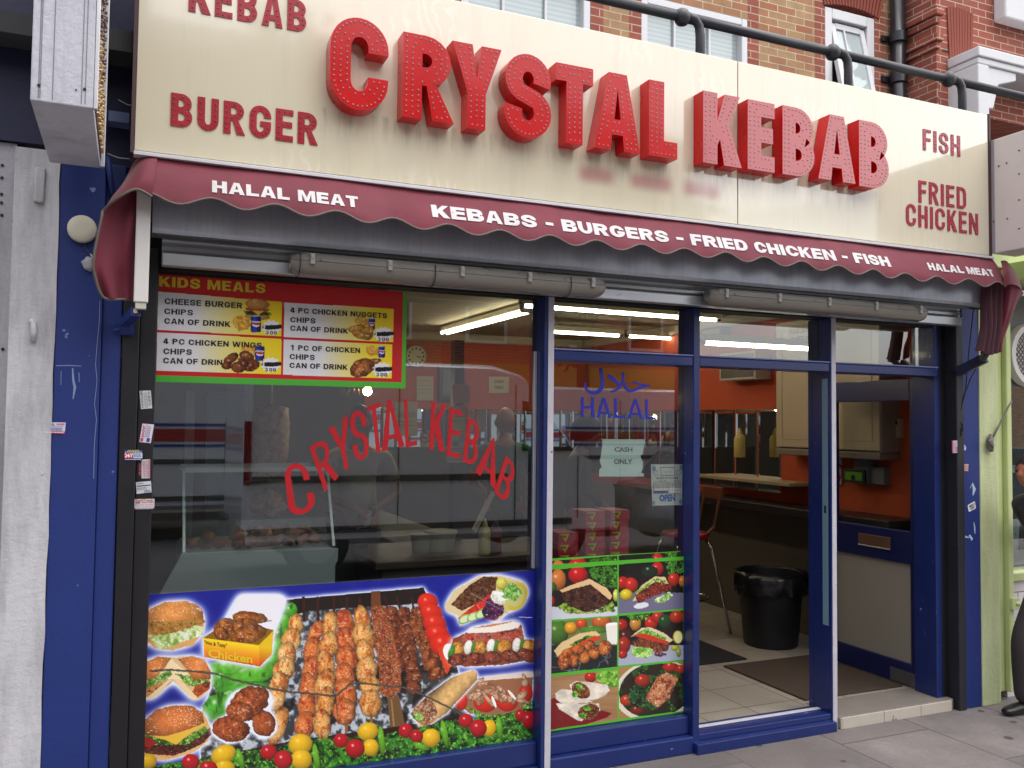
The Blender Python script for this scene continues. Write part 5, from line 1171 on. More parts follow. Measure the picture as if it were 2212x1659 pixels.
card('sticker', 'white red and blue trade sticker across the edge of the white pilaster', 'sticker', 'D', ((283, 1198), (421, 1200), (415, 1272), (277, 1268)), -.1222, 'c6cad8',
     [('GLOBAL', .06, .70, .50, .94, '3a6a8a', .04), (None, 0, 0, 1, .2, 'c84a5c'), (None, .58, .74, .95, .92, 'c87a8a')]+lines(.06, .94, (.58,), '5a6a9a', .05, 10)+lines(.34, .92, (.44, .34, .25), '4a5a9a', .05, 11)+lines(.05, .95, (.06,), 'e6d6da', .07, 12))
card('sticker', 'red and white sticker on the dark right shutter rail', 'sticker', 'Q', ((1308, 348), (1364, 345), (1366, 476), (1312, 478)), -.1362, 'd4c4cc', [(None, .0, 0, .22, 1, 'b03a52'), (None, .8, .05, .98, .5, 'c05064')]+tlines((.32, .46, .6, .72), .05, .95, '7a6a86', .06, 13))
card('sticker', 'small pink printed sticker on the blue pilaster right of the door', 'sticker', 'Q', ((1402, 597), (1483, 595), (1480, 668), (1402, 665)), -.1222, 'd8bcb8', lines(.05, .95, (.8, .62, .4, .2), 'b86a5c', .12, 14))
card('sticker', 'tilted white sticker with black hand drawn letters on the blue pilaster', 'sticker', 'Q', ((1472, 1030), (1550, 985), (1562, 1062), (1488, 1102)), -.1222, 'd6d8da', [('MEAT', .2, .5, .95, .84, '1a1a1e', .04), ('CREW', .25, .14, .85, .45, '1a1a1e', .04)], outline=[(.08, 0), (.95, 0), (1, .1), (1, .9), (.92, 1), (.1, 1), (0, .9), (0, .1)])
card('paper_scrap', 'torn scrap of pale paper left on the blue pilaster', 'paper scrap', 'Q', ((1400, 392), (1460, 385), (1462, 450), (1402, 455)), -.1222, 'a9b9cc', [], outline=[(.3, 0), (.9, .05), (.95, .55), (.75, .9), (.6, 1), (.35, .9), (0, .85), (.2, .45)])
card('notice', 'crumpled pale paper notice reading cash only behind the second pane', 'notice', 'N', ((720, 1035), (1310, 1040), (1302, 1530), (704, 1530)), .0075, 'c6cfc9',
     [('CASH', .315, .66, .72, .79, '3c4340', .035), ('ONLY', .31, .33, .725, .47, '3c4340', .035), ('thank you', .42, .185, .60, .20, '8a938f', .0)], outline=[(0, 0), (.985, 0), (.99, .07), (.93, .10), (.955, .2), (.965, .38), (.92, .5), (.90, .56), (.955, .6), (1, 1), (.04, 1), (.05, .9), (.02, .5), (0, .42), (.05, .25), (.0, .18)])
hs = [(None, .30, .72, .75, .93, '2c2826'), (None, .312, .732, .738, .918, 'cdc5c2'), (None, .05, .29, .97, .565, '7a7074'), (None, .07, .295, .50, .36, '5c5c84'), ('HOURS OF BUSINESS', .15, .645, .87, .685, '4a4444', .03), ('Shop Hours', .40, .80, .66, .83, '5a5450', .0),
      ('OPEN', .24, .095, .76, .265, '2e5fa8', .06), ('A.M.', .25, .575, .36, .61, '4a4444', .0), ('P.M.', .40, .575, .50, .61, '4a4444', .0), ('A.M.', .70, .575, .79, .61, '4a4444', .0), ('P.M.', .83, .575, .93, .61, '4a4444', .0)]
for r_ in range(4):
    for c_, (u0, u1) in enumerate(((.07, .21), (.22, .365), (.375, .51), (.53, .66), (.67, .81), (.82, .955))):
        if r_ == 3 and c_ < 3: continue
        v0 = .50-r_*.068; hs.append((None, u0, v0, u1, v0+.058, 'cbc2bd'))
        hs.append((['Mon', '11.00', '11.00', 'Thur', '11.00', '11.30', 'Tues', '11.00', '11.00', 'Fri', '11.00', '12.00', 'Wed', '11.00', '11.00', 'Sat', '11.00', '12.00', '', '', '', 'Sun', '12.00', '11.00'][r_*6+c_], u0+.02, v0+.01, u1-.02, v0+.048, '554c50', .0))
hrs = card('notice', 'cream opening hours card with blue open lettering inside the second pane', 'notice', 'T', ((130, 262), (1005, 258), (1000, 1395), (165, 1415)), .0075, 'cdc5c2', hs)
P4 = [pt('T', *p, .0075) for p in ((130, 262), (1005, 258), (1000, 1395), (165, 1415))]
q = MB()
for u, v, ru, rv, mi in ((.09, .90, .06, .07, 0), (.96, .92, .05, .06, 0), (.14, .79, .075, .065, 1), (.87, .79, .075, .065, 1), (.05, .07, .05, .055, 0), (.94, .08, .05, .06, 0)):
    n_ = 18; ring = [(u+ru*math.cos(2*math.pi*i/n_), v+rv*math.sin(2*math.pi*i/n_)) for i in range(n_)]; o = [ring] if mi == 0 else [ring, [(u+ru*.86*math.cos(2*math.pi*i/n_), v+rv*.86*math.sin(2*math.pi*i/n_)) for i in range(n_)]]
    put_outlines(q, [o], lambda p, d: bil(P4, *p)+Vector((0, -d, 0)), .0006, .0012, mi)
q.build('drawing', [M('balloon_blue', '6f8fae', .5), M('drawn_line', '6a6462', .5)], hrs)
# ------------------------------------------------------------------ pilasters and neighbours at the two ends
def mat_peel(name, base, under, sc=7, th=.66, grime='6f6c70'):
    m, N, b = newmat(name); v = N.coord(); n = N.noise(v, sc, 6, .65)
    c = N.mix(N.noise(v, 3, 4), base, tuple(x*.82 for x in lin(base))); st = N.noise(N.coord((1, 1, .18)), 8, 5, .65)
    c = N.mix(N.ramp(st, [(.44, 0.), (.74, .7)]), c, grime); c = N.mix(N.ramp(n, [(th, 0.), (th+.02, 1.)]), c, under)
    N.l(c, b.inputs['Base Color']); b.inputs['Roughness'].default_value = .7
    bumpit(N, b, N.math('ADD', N.noise(v, 38, 5, .7), N.math('MULTIPLY', n, .6)), .35, .012); return m
OLDW = mat_peel('old_white_masonry', 'c9c8cd', '5d5a63', 6, .70)
wp = thing('pilaster', 'flaking white painted pilaster at the left end, marked and streaked', 'pilaster', (-.34, -.1, 0))
q = MB(); zs = [i*.12 for i in range(23)]; R_ = random.Random(3)
vs = []; ed = [-.262+R_.uniform(-.003, .003) for _ in zs]; top = 2.664
for z, e in zip(zs, ed): vs += [(-.412, -.125, min(z, top)), (e, -.125, min(z, top)), (e, .1, min(z, top)), (-.412, .1, min(z, top))]
n = len(zs); q.add(vs, [(4*i+k, 4*i+(k+1) % 4, 4*i+4+(k+1) % 4, 4*i+4+k) for i in range(n-1) for k in range(4)]+[(4*n-4, 4*n-3, 4*n-2, 4*n-1)])
q.build('shaft', OLDW, wp)
q = MB().box(-.9, -.413, -.07, .1, 0, 2.664); q.build('recess', mat_peel('grey_masonry', 'a9a8ae', '6d6a70', 5, .72), wp)
q = MB().bar(pt('A', 262, 1075, -.13), pt('A', 248, 1300, -.13), .034, .02, up=(0, -1, 0)); q.build('stub', OLDW, wp, bevel=.006)
q = MB().tube([pt('D', 200, 545, -.13), pt('D', 214, 560, -.135), pt('D', 218, 620, -.14), pt('D', 212, 680, -.135)], .011, 8)
q.build('stub', OLDW, wp, smooth=True)
q = MB()
for p in (('A', 15, 1060), ('A', 12, 1140), ('A', 10, 1245), ('A', 10, 1300), ('A', 12, 1380), ('D', 18, 730)):
    c = pt(*p, -.072); q.lathe((c.x, -.0715, c.z), [(.006, 0), (.006, -.0015)], 10, 'y')
q.build('bolt', BLACK, wp)
bp = thing('pilaster', 'dark blue painted pilaster beside the black shutter rail at the left', 'pilaster', (-.15, -.1, 0))
q = MB().box(-.2615, -.104, -.12, .1, 0, 2.62).box(-.1035, -.034, -.105, .1, 0, 2.62); q.build('shaft', BLUEW, bp, bevel=.004)
q = MB(); crack = [pt('D', 640, 420, -.121), pt('D', 636, 560, -.121), pt('D', 622, 700, -.121), pt('D', 612, 830, -.121), pt('D', 622, 930, -.121), pt('D', 606, 1080, -.121), pt('D', 618, 1180, -.121), pt('D', 604, 1350, -.121), pt('D', 600, 1560, -.121)]
q.tube(crack, .0012, 4); q.build('crack', M('flaked_edge', '7f8bb4', .7), bp)
q = MB()
for pts_ in (((465, 850, 8), (470, 930, 14), (480, 975, 18), (468, 1050, 5)), ((392, 870, 4), (390, 960, 3)), ((506, 880, 5), (508, 940, 4)), ((360, 836, 5), (440, 834, 5), (520, 838, 4))): brush(q, 'D', [p[:2] for p in pts_], [p[2] for p in pts_], -.1207)
q.build('paint_scrape', M('scraped_paint', '7f8fb8', .7), bp)
nw = thing('neighbour_fascia', 'very dark blue neighbouring fascia wall above the white pilaster', 'wall', (-.5, -.08, 2.664))
R_ = random.Random(9); low = [(-1.4+i*.04, 2.664+R_.uniform(-.006, .006)) for i in range(30)]
q = MB().box(-1.5, -.2615, -.09, .1, 2.668, 4.2).box(-.2610, -.012, -.075, .1, 2.622, 4.2); q.build('wall', NAVY, nw)
# round white fitting with its cable
al = thing('alarm_cap', 'round cream plastic cap fixed to the blue pilaster left of the awning', 'fitting', pt('A', 528, 1472, -.125))
c = pt('A', 528, 1472, -.122)
MB().lathe((c.x, -.1215, c.z), [(.050, 0), (.0515, -.004), (.051, -.022), (.046, -.027), (.02, -.0285)], 28, 'y').build('cap', M('cream_cap', 'cfc9b6', .5, var=.06), al, auto=50)
MB().tube([(c.x+.012, -.123, c.z-.05), pt('A', 545, 1590, -.124), pt('A', 590, 1640, -.124)], .0022, 5).build('cable', M('grey_cable', '4a4650', .6), al)
lf = thing('cable_box', 'small white junction fitting on the blue pilaster under the awning end', 'fitting', pt('D', 570, 180, -.125))
MB().blob(pt('D', 568, 182, -.128), (.022, .014, .026), 3, .25).tube([pt('D', 560, 160, -.13), pt('D', 600, 150, -.135), pt('D', 580, 120, -.13)], .004, 6).build('body', M('dirty_white_plastic', 'a5a4a8', .6, var=.3), lf, smooth=True)
MB().tube([pt('A', 760, 640, -.2), pt('A', 820, 672, -.25), pt('A', 870, 676, -.28)], .0016, 5).tube([pt('A', 690, 985, -.2), pt('A', 760, 1012, -.24), pt('A', 830, 1018, -.27)], .0022, 5).build('cable', M('grey_cable2', '8a8a90', .6), lf)
tag(MB().tube([pt('A', 688, 1005, -.13), pt('A', 705, 1120, -.13), pt('A', 725, 1245, -.13)], .011, 10).build('conduit', BLUEW, smooth=True), 'blue painted conduit pipe running down beside the awning end', 'pipe')
# projecting sign box at the left
pb_ = thing('projecting_sign', 'dirty white projecting light box with rows of bulbs on its right side', 'sign', (-.2, -.6, 2.9))
yb, yf = -.26, -.94
x0, x1 = pt('W', 67, 150, yf).x, pt('W', 204, 150, yf).x; zb = pt('W', 130, 225, yf).z
GREYW = mat_peel('grey_white_aluminium', 'c3c4ce', '8a8890', 5, .80, '8a8890')
q = MB().box(x0, x1, yf, yb, zb, zb+1.2); q.build('case', GREYW, pb_, bevel=.004)
q = MB()
for fx in (.12, .145, .34, .80, .86): q.box(x0+(x1-x0)*fx, x0+(x1-x0)*fx+.0022, yf-.0012, yf-.0002, zb+.01, zb+1.19)
q.build('seam', M('seam_grey', '77757d', .6), pb_)
q = MB()
for a in (('A', 250, 547), ('A', 543, 573), ('A', 488, 577)): c = pt(*a, yf); q.lathe((c.x, yf-.0005, c.z), [(.0045 if a[1] != 488 else .0025, 0), (.0045 if a[1] != 488 else .0025, -.002)], 10, 'y')
q.build('screw_hole', BLACK, pb_)
q = MB().box(x1+.0005, x1+.004, yf+.03, yb-.03, zb+.03, zb+1.2); q.build('face', M('rusty_brown_face', '5c4038', .5, var=.4, scale=20), pb_)
box1('trim', ALU, pb_, x1+.0005, x1+.016, yb-.028, yb, zb, zb+1.2, .002); box1('trim', ALU, pb_, x1+.0005, x1+.012, yf, yf+.02, zb, zb+1.2, .002)
q = MB(); R_ = random.Random(5)
for k in range(330):
    z = zb+.04+R_.random()**1.6*.9; y = R_.uniform(yf+.04, yb-.05); q.lathe((x1+.004, y, z), [(.0065, 0), (.006, .006), (.003, .009)], 6, 'x', 0 if z < zb+.30 else 1)
o = q.build('bulbs', [M('amber_bulb', 'b08a4a', .25, coat=.5), M('dull_bulb', '6f5a58', .3)], pb_); o['kind'] = 'stuff'
q = MB().box(x1+.02, x1+.02+.10, -.16, -.08, pt('A', 750, 300, -.12).z, pt('A', 750, 255, -.12).z); q.build('bracket', M('dark_bracket', '2a2c44', .6), pb_)
q = MB().box(x1+.02, -.03, -.16, -.08, pt('A', 750, 800, -.12).z, pt('A', 750, 735, -.12).z); q.build('bracket', M('blue_grey_bracket', '5c6a94', .6, var=.3), pb_)

# ---- right end
rp = thing('pilaster', 'scuffed blue pilaster between the shop door and the green neighbour', 'pilaster', (4.58, -.1, 0))
MB().box(4.512, 4.650, -.12, .1, 0, 2.62).build('shaft', BLUEW, rp, bevel=.004)
q = MB()
for pts_ in (((1500, 850, 6), (1525, 800, 26), (1545, 860, 34), (1530, 925, 8)), ((1395, 1372, 12), (1450, 1362, 20), (1490, 1372, 10)), ((1490, 1345, 20), (1520, 1385, 26), (1515, 1405, 6)), ((1540, 1210, 6), (1548, 1260, 14), (1552, 1330, 8)), ((1395, 912, 4), (1420, 895, 12))): brush(q, 'Q', [p[:2] for p in pts_], [p[2] for p in pts_], -.1207)
q.build('paint_scrape', M('pale_scrape', 'a7bbd4', .7), rp)
GREEN = mat_peel('lime_masonry', 'c6cea0', '8c9468', 9, .78, '97a06d')
GRN2 = M('lime_gloss', 'bfcb90', .5, var=.12, scale=8, speck=('8c9468', 16, .76))
gp = thing('pilaster', 'pale lime green pilaster with mouldings belonging to the next shop', 'pilaster', (4.8, -.1, 0))
MB().box(4.6505, 4.800, -.125, .1, .0, 2.62).build('shaft', GREEN, gp, bevel=.004)
q = MB().box(4.8005, 4.835, -.105, .1, .0, 2.62).box(4.8355, 4.90, -.085, .1, .05, 2.62).box(4.9005, 4.945, -.115, .1, .05, 2.62); q.build('moulding', GRN2, gp, bevel=.008)
ns = thing('neighbour_shopfront', 'green framed shop window of the next shop with white tiled base and round extractor fan', 'shopfront', (5.8, 0, 0))
q = MB().box(4.9455, 9., -.34, .1, pt('F', 2100, 215, -.34).z-.015, pt('F', 2100, 215, -.34).z+.10).box(4.6505, 9., -.10, .1, 2.6205, 3.12); q.build('fascia', M('bright_lime', 'cbd89a', .5, var=.08), ns, bevel=.006)
TILE = newmat('white_tiles'); m, N, b = TILE
br = N.n('TexBrick', Scale=1.); br.inputs['Brick Width'].default_value = .15; br.inputs['Row Height'].default_value = .09; br.inputs['Mortar Size'].default_value = .004; br.inputs['Color1'].default_value = rgba('dcd6da'); br.inputs['Color2'].default_value = rgba('cfc9cf'); br.inputs['Mortar'].default_value = rgba('88848a')
mp = N.n('Mapping'); mp.inputs['Rotation'].default_value = (RAD(90), 0, 0); N.l(N.coord(), mp.inputs[0]); N.l(mp.outputs[0], br.inputs['Vector']); N.l(br.outputs[0], b.inputs['Base Color']); b.inputs['Roughness'].default_value = .2
MB().box(4.9455, 9., -.06, .1, 0, .70).build('tiled_base', TILE[0], ns)
q = MB().box(4.9455, 9., -.08, .1, .7005, .75).box(4.9455, 9., -.02, .06, 2.08, 2.12); q.build('sill', GRN2, ns, bevel=.004)
pane(4.9455, 9., .75, 2.08, ns, -.003, .003)
MB().box(4.9455, 9., -.015, .05, 2.1205, 2.48).build('vent_panel', M('grey_panel', '6f6b6a', .6, var=.25), ns)
c = pt('J', 690, 810, -.04); q = MB().lathe((c.x+.05, -.016, c.z), [(.20, 0), (.205, -.03), (.20, -.055), (.165, -.055), (.16, -.02)], 32, 'y'); fan = q.build('extractor_fan', M('white_fan', 'd3cfcd', .4), ns, auto=40)
q = MB(); r_ = .16
for k in range(-6, 7):
    d = k*.025; h = math.sqrt(r_*r_-d*d); q.bar((c.x+.05+(d-h)*.7071, -.058, c.z+(d+h)*.7071), (c.x+.05+(d+h)*.7071, -.058, c.z+(d-h)*.7071), .004, .004, up=(0, 1, 0)); q.bar((c.x+.05+(d-h)*.7071, -.062, c.z-(d+h)*.7071), (c.x+.05+(d+h)*.7071, -.062, c.z-(d-h)*.7071), .004, .004, up=(0, 1, 0))
q.lathe((c.x+.05, -.03, c.z), [(.158, 0), (.158, -.004)], 24, 'y', 1); q.build('grille', [M('fan_wire', '55504e', .4, metal=.5), DARK], fan)
MB().box(4.9455, 9.0, 1.4, 1.45, 0, 2.6).box(4.9455, 9., .1, 1.4, .05, .08).build('back_wall', M('shop_dim_wall', '39403f', .8, var=.3), ns)
for i, (x, z, w_, h_, d_, col, lab, name) in enumerate(((5.02, 1.38, .34, .24, .18, 'a53a58', 'pink and black printed carton on the upper shelf of the next shop', 'carton'), (5.06, .78, .16, .20, .16, '9a6a42', 'tan cardboard carton on the lower shelf of the next shop', 'carton'), (5.30, .78, .2, .26, .2, '8a8f94', 'grey bucket shaped tub in the window of the next shop', 'tub'))):
    t = thing(name, lab, name, (x, .2, z))
    if name == 'tub': MB().lathe((x+.1, .3, z), [(.08, 0), (.1, h_), (.106, h_), (.106, h_-.02)], 18).build('body', M('c_'+col, col, .5), t, auto=40); MB().tube([(x, .3, z+h_-.02), (x+.1, .2, z+h_*.6), (x+.2, .3, z+h_-.02)], .004, 6).build('handle', STEEL, t)
    else:
        MB().box(x, x+w_, .2, .2+d_, z, z+h_).build('box', M('c_'+col, col, .6, var=.2), t, bevel=.004)
        MB().box(x+.02, x+w_-.06, .1985, .1995, z+.03, z+h_*.5).build('panel', M('c_dk', '241a26', .6) if i == 0 else M('c_lt', 'b9b2a8', .6), t)
tag(MB().box(4.9455, 9., .12, .5, 1.35, 1.375).build('shelf', M('white_shelf', 'bfc4c6', .5)), 'white glass shelf across the window of the next shop', 'shelf')
tag(MB().box(4.9455, 9., .12, .5, .755, .775).build('shelf', M('grey_shelf', '8f9496', .5)), 'grey bottom shelf inside the window of the next shop', 'shelf')
# tied cord and hook on the green pilaster
cd = thing('cord', 'grey cord tied to a hook on the green pilaster', 'cord', pt('Q', 1720, 380, -.13))
MB().tube([pt('Q', 1725, 340, -.135), pt('Q', 1800, 200, -.14), pt('Q', 1895, 5, -.15), pt('J', 600, 1150, -.16)], .006, 6).build('line', M('grey_rope', '7a726c', .8), cd, smooth=True)
MB().blob(pt('Q', 1718, 375, -.145), (.020, .018, .05), 4, .35, 12, 9).tube([pt('Q', 1735, 330, -.14), pt('Q', 1695, 350, -.165), pt('Q', 1735, 400, -.165), pt('Q', 1735, 455, -.14)], .007, 6).build('knot', M('grey_rope', '7a726c', .8), cd, smooth=True)
hl = thing('cord', 'thin black pull cord hanging from the awning arm over the blue pilaster', 'cord', pt('J', 260, 1100, -.15))
MB().tube([pt('J', 322, 460, -.2), pt('J', 285, 800, -.16), pt('J', 262, 1070, -.14), pt('J', 212, 1255, -.13)], .003, 5).tube([pt('J', 350, 885, -.25), pt('J', 300, 980, -.16), pt('J', 262, 1080, -.138), pt('J', 210, 1262, -.131)], .003, 5).tube([pt('J', 210, 1260, -.13), pt('J', 245, 1330, -.14), pt('J', 240, 1370, -.14), pt('J', 212, 1330, -.13), pt('J', 235, 1390, -.14), pt('J', 212, 1420, -.13)], .003, 5).build('line', BLACK, hl, smooth=True)
tag(MB().tube([(4.935, -.125, .58), (4.96, -.13, .58)], .016, 8).box(4.90, 4.965, -.135, -.1155, .545, .615).build('latch', GRN2, bevel=.003), 'green painted latch plate at the foot of the green moulding', 'latch')
# projecting white box at the right
rb = thing('projecting_sign', 'plain pale box sign projecting at the right end of the cream fascia', 'sign', (4.65, -.6, 2.7))
z0, z1 = pt('C', 1995, 1625, -.31).z, pt('C', 1986, 895, -.31).z
MB().box(4.543, 4.74, -1.15, -.302, z0, z1).build('case', M('white_panel', 'cfc6c4', .45, var=.06, scale=4), rb, bevel=.005)
GT2 = M('grey_trim', '9a949a', .5); box1('trim', GT2, rb, 4.5415, 4.5428, -.325, -.303, z0, z1, 0); box1('trim', GT2, rb, 4.5415, 4.5428, -.64, -.632, z0, z1, 0)
q = MB()
for a in ((2050, 1065), (2100, 1045), (2018, 1420), (2105, 1402), (2180, 965), (2180, 1115), (2180, 1282), (2180, 1465)): c = px_('C', *a, 4.5415); q.lathe(c, [(.005, 0), (.005, -.0015)], 8, 'x')
q.build('screw', M('dark_screw', '3a3436', .5), rb)

# ------------------------------------------------------------------ brick building above, set back behind the shop's flat roof
def mat_brick(name, a, b_, mortar='b5aa98', vary=.5):
    m, N, b = newmat(name); v = N.coord(); sp = N.n('SeparateXYZ'); N.l(v, sp.inputs[0])
    cb = N.n('CombineXYZ'); N.l(N.math('ADD', sp.outputs[0], sp.outputs[1]), cb.inputs[0]); N.l(sp.outputs[2], cb.inputs[1])
    br = N.n('TexBrick', Scale=1.); br.inputs['Brick Width'].default_value = .225; br.inputs['Row Height'].default_value = .075; br.inputs['Mortar Size'].default_value = .0055; br.inputs['Mortar Smooth'].default_value = .25; br.inputs['Bias'].default_value = 0
    br.inputs['Color1'].default_value = rgba(a); br.inputs['Color2'].default_value = rgba(b_); br.inputs['Mortar'].default_value = rgba(mortar); N.l(cb.outputs[0], br.inputs['Vector'])
    n = N.noise(v, 9, 5, .65); c = N.mix(N.ramp(n, [(.35, 0.), (.75, vary)]), br.outputs[0], tuple(x*.45 for x in lin(a)))
    c = N.mix(N.ramp(N.noise(v, 1.3, 3), [(.45, 0.), (.7, .35)]), c, '7d5a48')
    N.l(c, b.inputs['Base Color']); b.inputs['Roughness'].default_value = .88
    bumpit(N, b, N.math('ADD', N.math('MULTIPLY', br.outputs['Fac'], -1.), N.math('MULTIPLY', N.noise(v, 60, 4, .7), .5)), .5, .008); return m
STOCK = mat_brick('stock_brick', 'b4946a', 'a8674a', 'cfc5b2'); REDB = mat_brick('red_brick', 'a35847', '8f493b', 'c4b3a2', .3); ARCHB = M('arch_brick', '8a4436', .85, var=.3, scale=20, bump=.3)
UPV = M('white_upvc', 'd4d4d8', .3, var=.05); WB = 3.0
ub = thing('brick_building', 'yellow and red brick upper storeys with white sash windows behind the fascia', 'building', (3., WB, 2.6))
wins = [(pt('B', 960, 0, WB-.06).x, pt('B', 1795, 150, WB-.06).x), (pt('B', 2122, 200, WB-.06).x, pt('C', 467, 300, WB-.06).x), (pt('C', 965, 500, WB-.06).x, pt('C', 1285, 560, WB-.06).x)]
ztop3 = pt('C', 975, 25, WB-.06).z
zl, zt = 2.7, 6.6
xs_ = [-2.] + [x for w_ in wins for x in w_] + [7.46]
q = MB()
for i in range(0, len(xs_), 2):
    a, b_ = xs_[i], xs_[i+1]; rl, rr = (0 if i == 0 else .13), (.13 if i < 6 else 0)
    q.box(a+rl, b_-rr, WB, WB+.3, zl, zt)
for k, (a, b_) in enumerate(wins): q.box(a-.0, b_+.0, WB, WB+.3, (ztop3+.24 if k == 2 else 5.6), zt)
q.build('wall', STOCK, ub)
q = MB()
for a, b_ in wins: q.box(a-.13, a, WB-.002, WB+.3, zl, zt-.01).box(b_, b_+.13, WB-.002, WB+.3, zl, zt-.01)
q.build('red_quoins', REDB, ub)
PANE = newmat('window_reflecting'); m, N, b = PANE; b.inputs['Base Color'].default_value = rgba('8fa0a4'); b.inputs['Roughness'].default_value = .03; b.inputs['Specular IOR Level'].default_value = .9; b.inputs['Metallic'].default_value = .0
vv = N.coord((1, 1, 1)); N.l(N.mix(N.ramp(N.n('TexWave', Scale=16., bands_direction='Z').outputs[0], [(.2, .7), (.6, 1.)]), '7f8a8c', 'b3bfc0'), b.inputs['Base Color'])
def window(x0, x1, z0, z1, y, bars, tilt=0.):
    fw = .07; q = MB().box(x0, x0+fw, y, y+.1, z0, z1).box(x1-fw, x1, y, y+.1, z0, z1).box(x0+fw, x1-fw, y, y+.1, z1-fw, z1).box(x0+fw, x1-fw, y+.001, y+.1, z0, z0+.06)
    f = q.build('window', UPV, ub, bevel=.008)
    q = MB()
    for bx in bars: q.box(x0+(x1-x0)*bx-.012, x0+(x1-x0)*bx+.012, y+.05, y+.075, z0+.06, z1-fw)
    zm = (z0+z1)/2; q.box(x0+fw, x1-fw, y+.03, y+.085, zm-.03, zm+.03); q.build('glazing_bar', UPV, f, bevel=.003)
    MB().box(x0+fw, x1-fw, y+.08, y+.09, z0+.06, z1-fw).build('pane', PANE[0], f)
window(*wins[0], 3.2, 5.6, WB+.0, (.33, .66)); window(*wins[1], 3.3, 5.6, WB+.0, (.33, .66))
# third window, its lower sash tilted open
x0, x1 = wins[2]; q = MB().box(x0, x0+.1, WB, WB+.12, 3., ztop3).box(x1-.1, x1, WB, WB+.12, 3., ztop3).box(x0+.1, x1-.1, WB, WB+.12, ztop3-.11, ztop3)
f3 = q.build('window', UPV, ub, bevel=.01); q = MB(); zt_, zb_ = ztop3-.14, ztop3-.95; o_ = .18
for a, b_ in ((x0+.11, x0+.17), (x1-.17, x1-.11)): q.bar(((a+b_)/2, WB+.06, zt_), ((a+b_)/2, WB+.06-o_, zb_), .06, .05, up=(0, -1, 0))
q.box(x0+.17, x1-.17, WB+.03, WB+.085, zt_-.05, zt_+.01).box(x0+.17, x1-.17, WB+.03-o_, WB+.085-o_, zb_, zb_+.06); q.bar(((x0+x1)/2-.05, WB+.055, zt_), ((x0+x1)/2-.05, WB+.055-o_, zb_), .02, .03, up=(0, -1, 0))
q.build('open_sash', UPV, f3, bevel=.004); MB().quad((x0+.17, WB+.06, zt_), (x1-.17, WB+.06, zt_), (x1-.17, WB+.06-o_, zb_+.05), (x0+.17, WB+.06-o_, zb_+.05)).build('pane', PANE[0], f3)
MB().box(x0+.1, x1-.1, WB+.14, WB+.16, 3., ztop3-.1).build('curtain', M('net_curtain', '4e5256', .8, var=.3, stretch=(6, 1, .4)), f3)
def arch(xa, xb, za, zb2, y, n, par):
    q = MB(); cx = (xa+xb)/2
    for i in range(n):
        u0, u1 = i/n+.006, (i+1)/n-.006; e = .10
        bt = lambda u: xa+(xb-xa)*u; tp = lambda u: cx+(bt(u)-cx)*(1+e*2)
        rise = lambda u: .05*(1-(2*u-1)**2)
        P8 = [(bt(u0), za+rise(u0)), (bt(u1), za+rise(u1)), (tp(u1), zb2+rise(u1)*.6), (tp(u0), zb2+rise(u0)*.6)]
        q.prism(P8, lambda p, t: (p[0], t, p[1]), y-.012, y+.1)
    q.build('brick_arch', ARCHB, par, bevel=.003)
arch(x0-.02, x1+.06, ztop3+.002, ztop3+.26, WB-.004, 19, ub)
MB().box(-2., 7.46, WB-.18, WB+.1, 2.62, 3.18).build('parapet', STOCK, ub)
MB().box(-1.2, 7.4, -.235, WB-.19, 3.02, 3.10).build('flat_roof', M('roof_felt', '3a3a3c', .9), ub)  # unseen slab, added to keep sky light out of the shop
# drainpipe
dp = thing('drainpipe', 'black drainpipe running down the corner between the two brick walls', 'drainpipe', (7.2, WB-.1, 3))
xd = (pt('C', 1385, 300, WB-.1).x+pt('C', 1437, 300, WB-.1).x)/2; BP = M('black_pipe', '14161f', .35, var=.2, coat=.2)
MB().tube([(xd, WB-.09, 2.6), (xd, WB-.09, 6.6)], .075, 16).build('pipe', BP, dp, smooth=True)
for z in (pt('C', 1400, 240, WB-.1).z, pt('C', 1400, 500, WB-.1).z): MB().lathe((xd, WB-.09, z-.06), [(.076, 0), (.092, .01), (.092, .11), (.076, .12)], 16).box(xd-.16, xd+.1, WB-.03, WB-.003, z-.03, z+.03).build('collar', BP, dp, auto=40)
# projecting red brick building further right
Y2 = 2.55; XR = 7.47
rbld = thing('brick_building', 'darker red brick building with corbelled bands at the upper right', 'building', (10., Y2, 2.6))
wx0, wx1 = pt('C', 1740, 560, Y2).x, pt('C', 1856, 600, Y2).x; wz1 = pt('C', 1745, 435, Y2).z
px0 = pt('C', 1905, 400, Y2).x
q = MB().box(XR, wx0, Y2, Y2+2.4, 2.6, 9.).box(wx0, wx1, Y2, Y2+2.4, wz1, 9.).box(wx1, px0, Y2, Y2+2.4, 2.6, 9.).box(px0, px0+3.2, Y2, Y2+2.4, 4.9, 9.).box(px0+3.2, 30., Y2, Y2+2.4, 2.6, 9.).box(wx0, wx1, Y2+.2, Y2+2.4, 2.6, wz1); q.build('wall', REDB, rbld)
q = MB()
xp = pt('C', 1715, 320, Y2-.08).x
for z, d in ((pt('C', 1590, 235, Y2-.05).z, .05), (pt('C', 1590, 70, Y2-.05).z, .06)):
    q.box(XR-d, xp, Y2-d, Y2+.6, z, z+.075).box(XR-d*.5, xp-.02, Y2-d*.5, Y2+.6, z-.075, z-.001)
q.box(XR-.03, xp-.05, Y2-.03, Y2+.5, 2.6, pt('C', 1590, 480, Y2-.05).z); q.build('corbel', REDB, rbld, bevel=.006)
MB().tube([(xp+.03, Y2-.01, pt('C', 1720, 330, Y2).z), (12., Y2-.01, pt('C', 1720, 330, Y2).z+.02)], .006, 5).build('cable', BLACK, rbld)
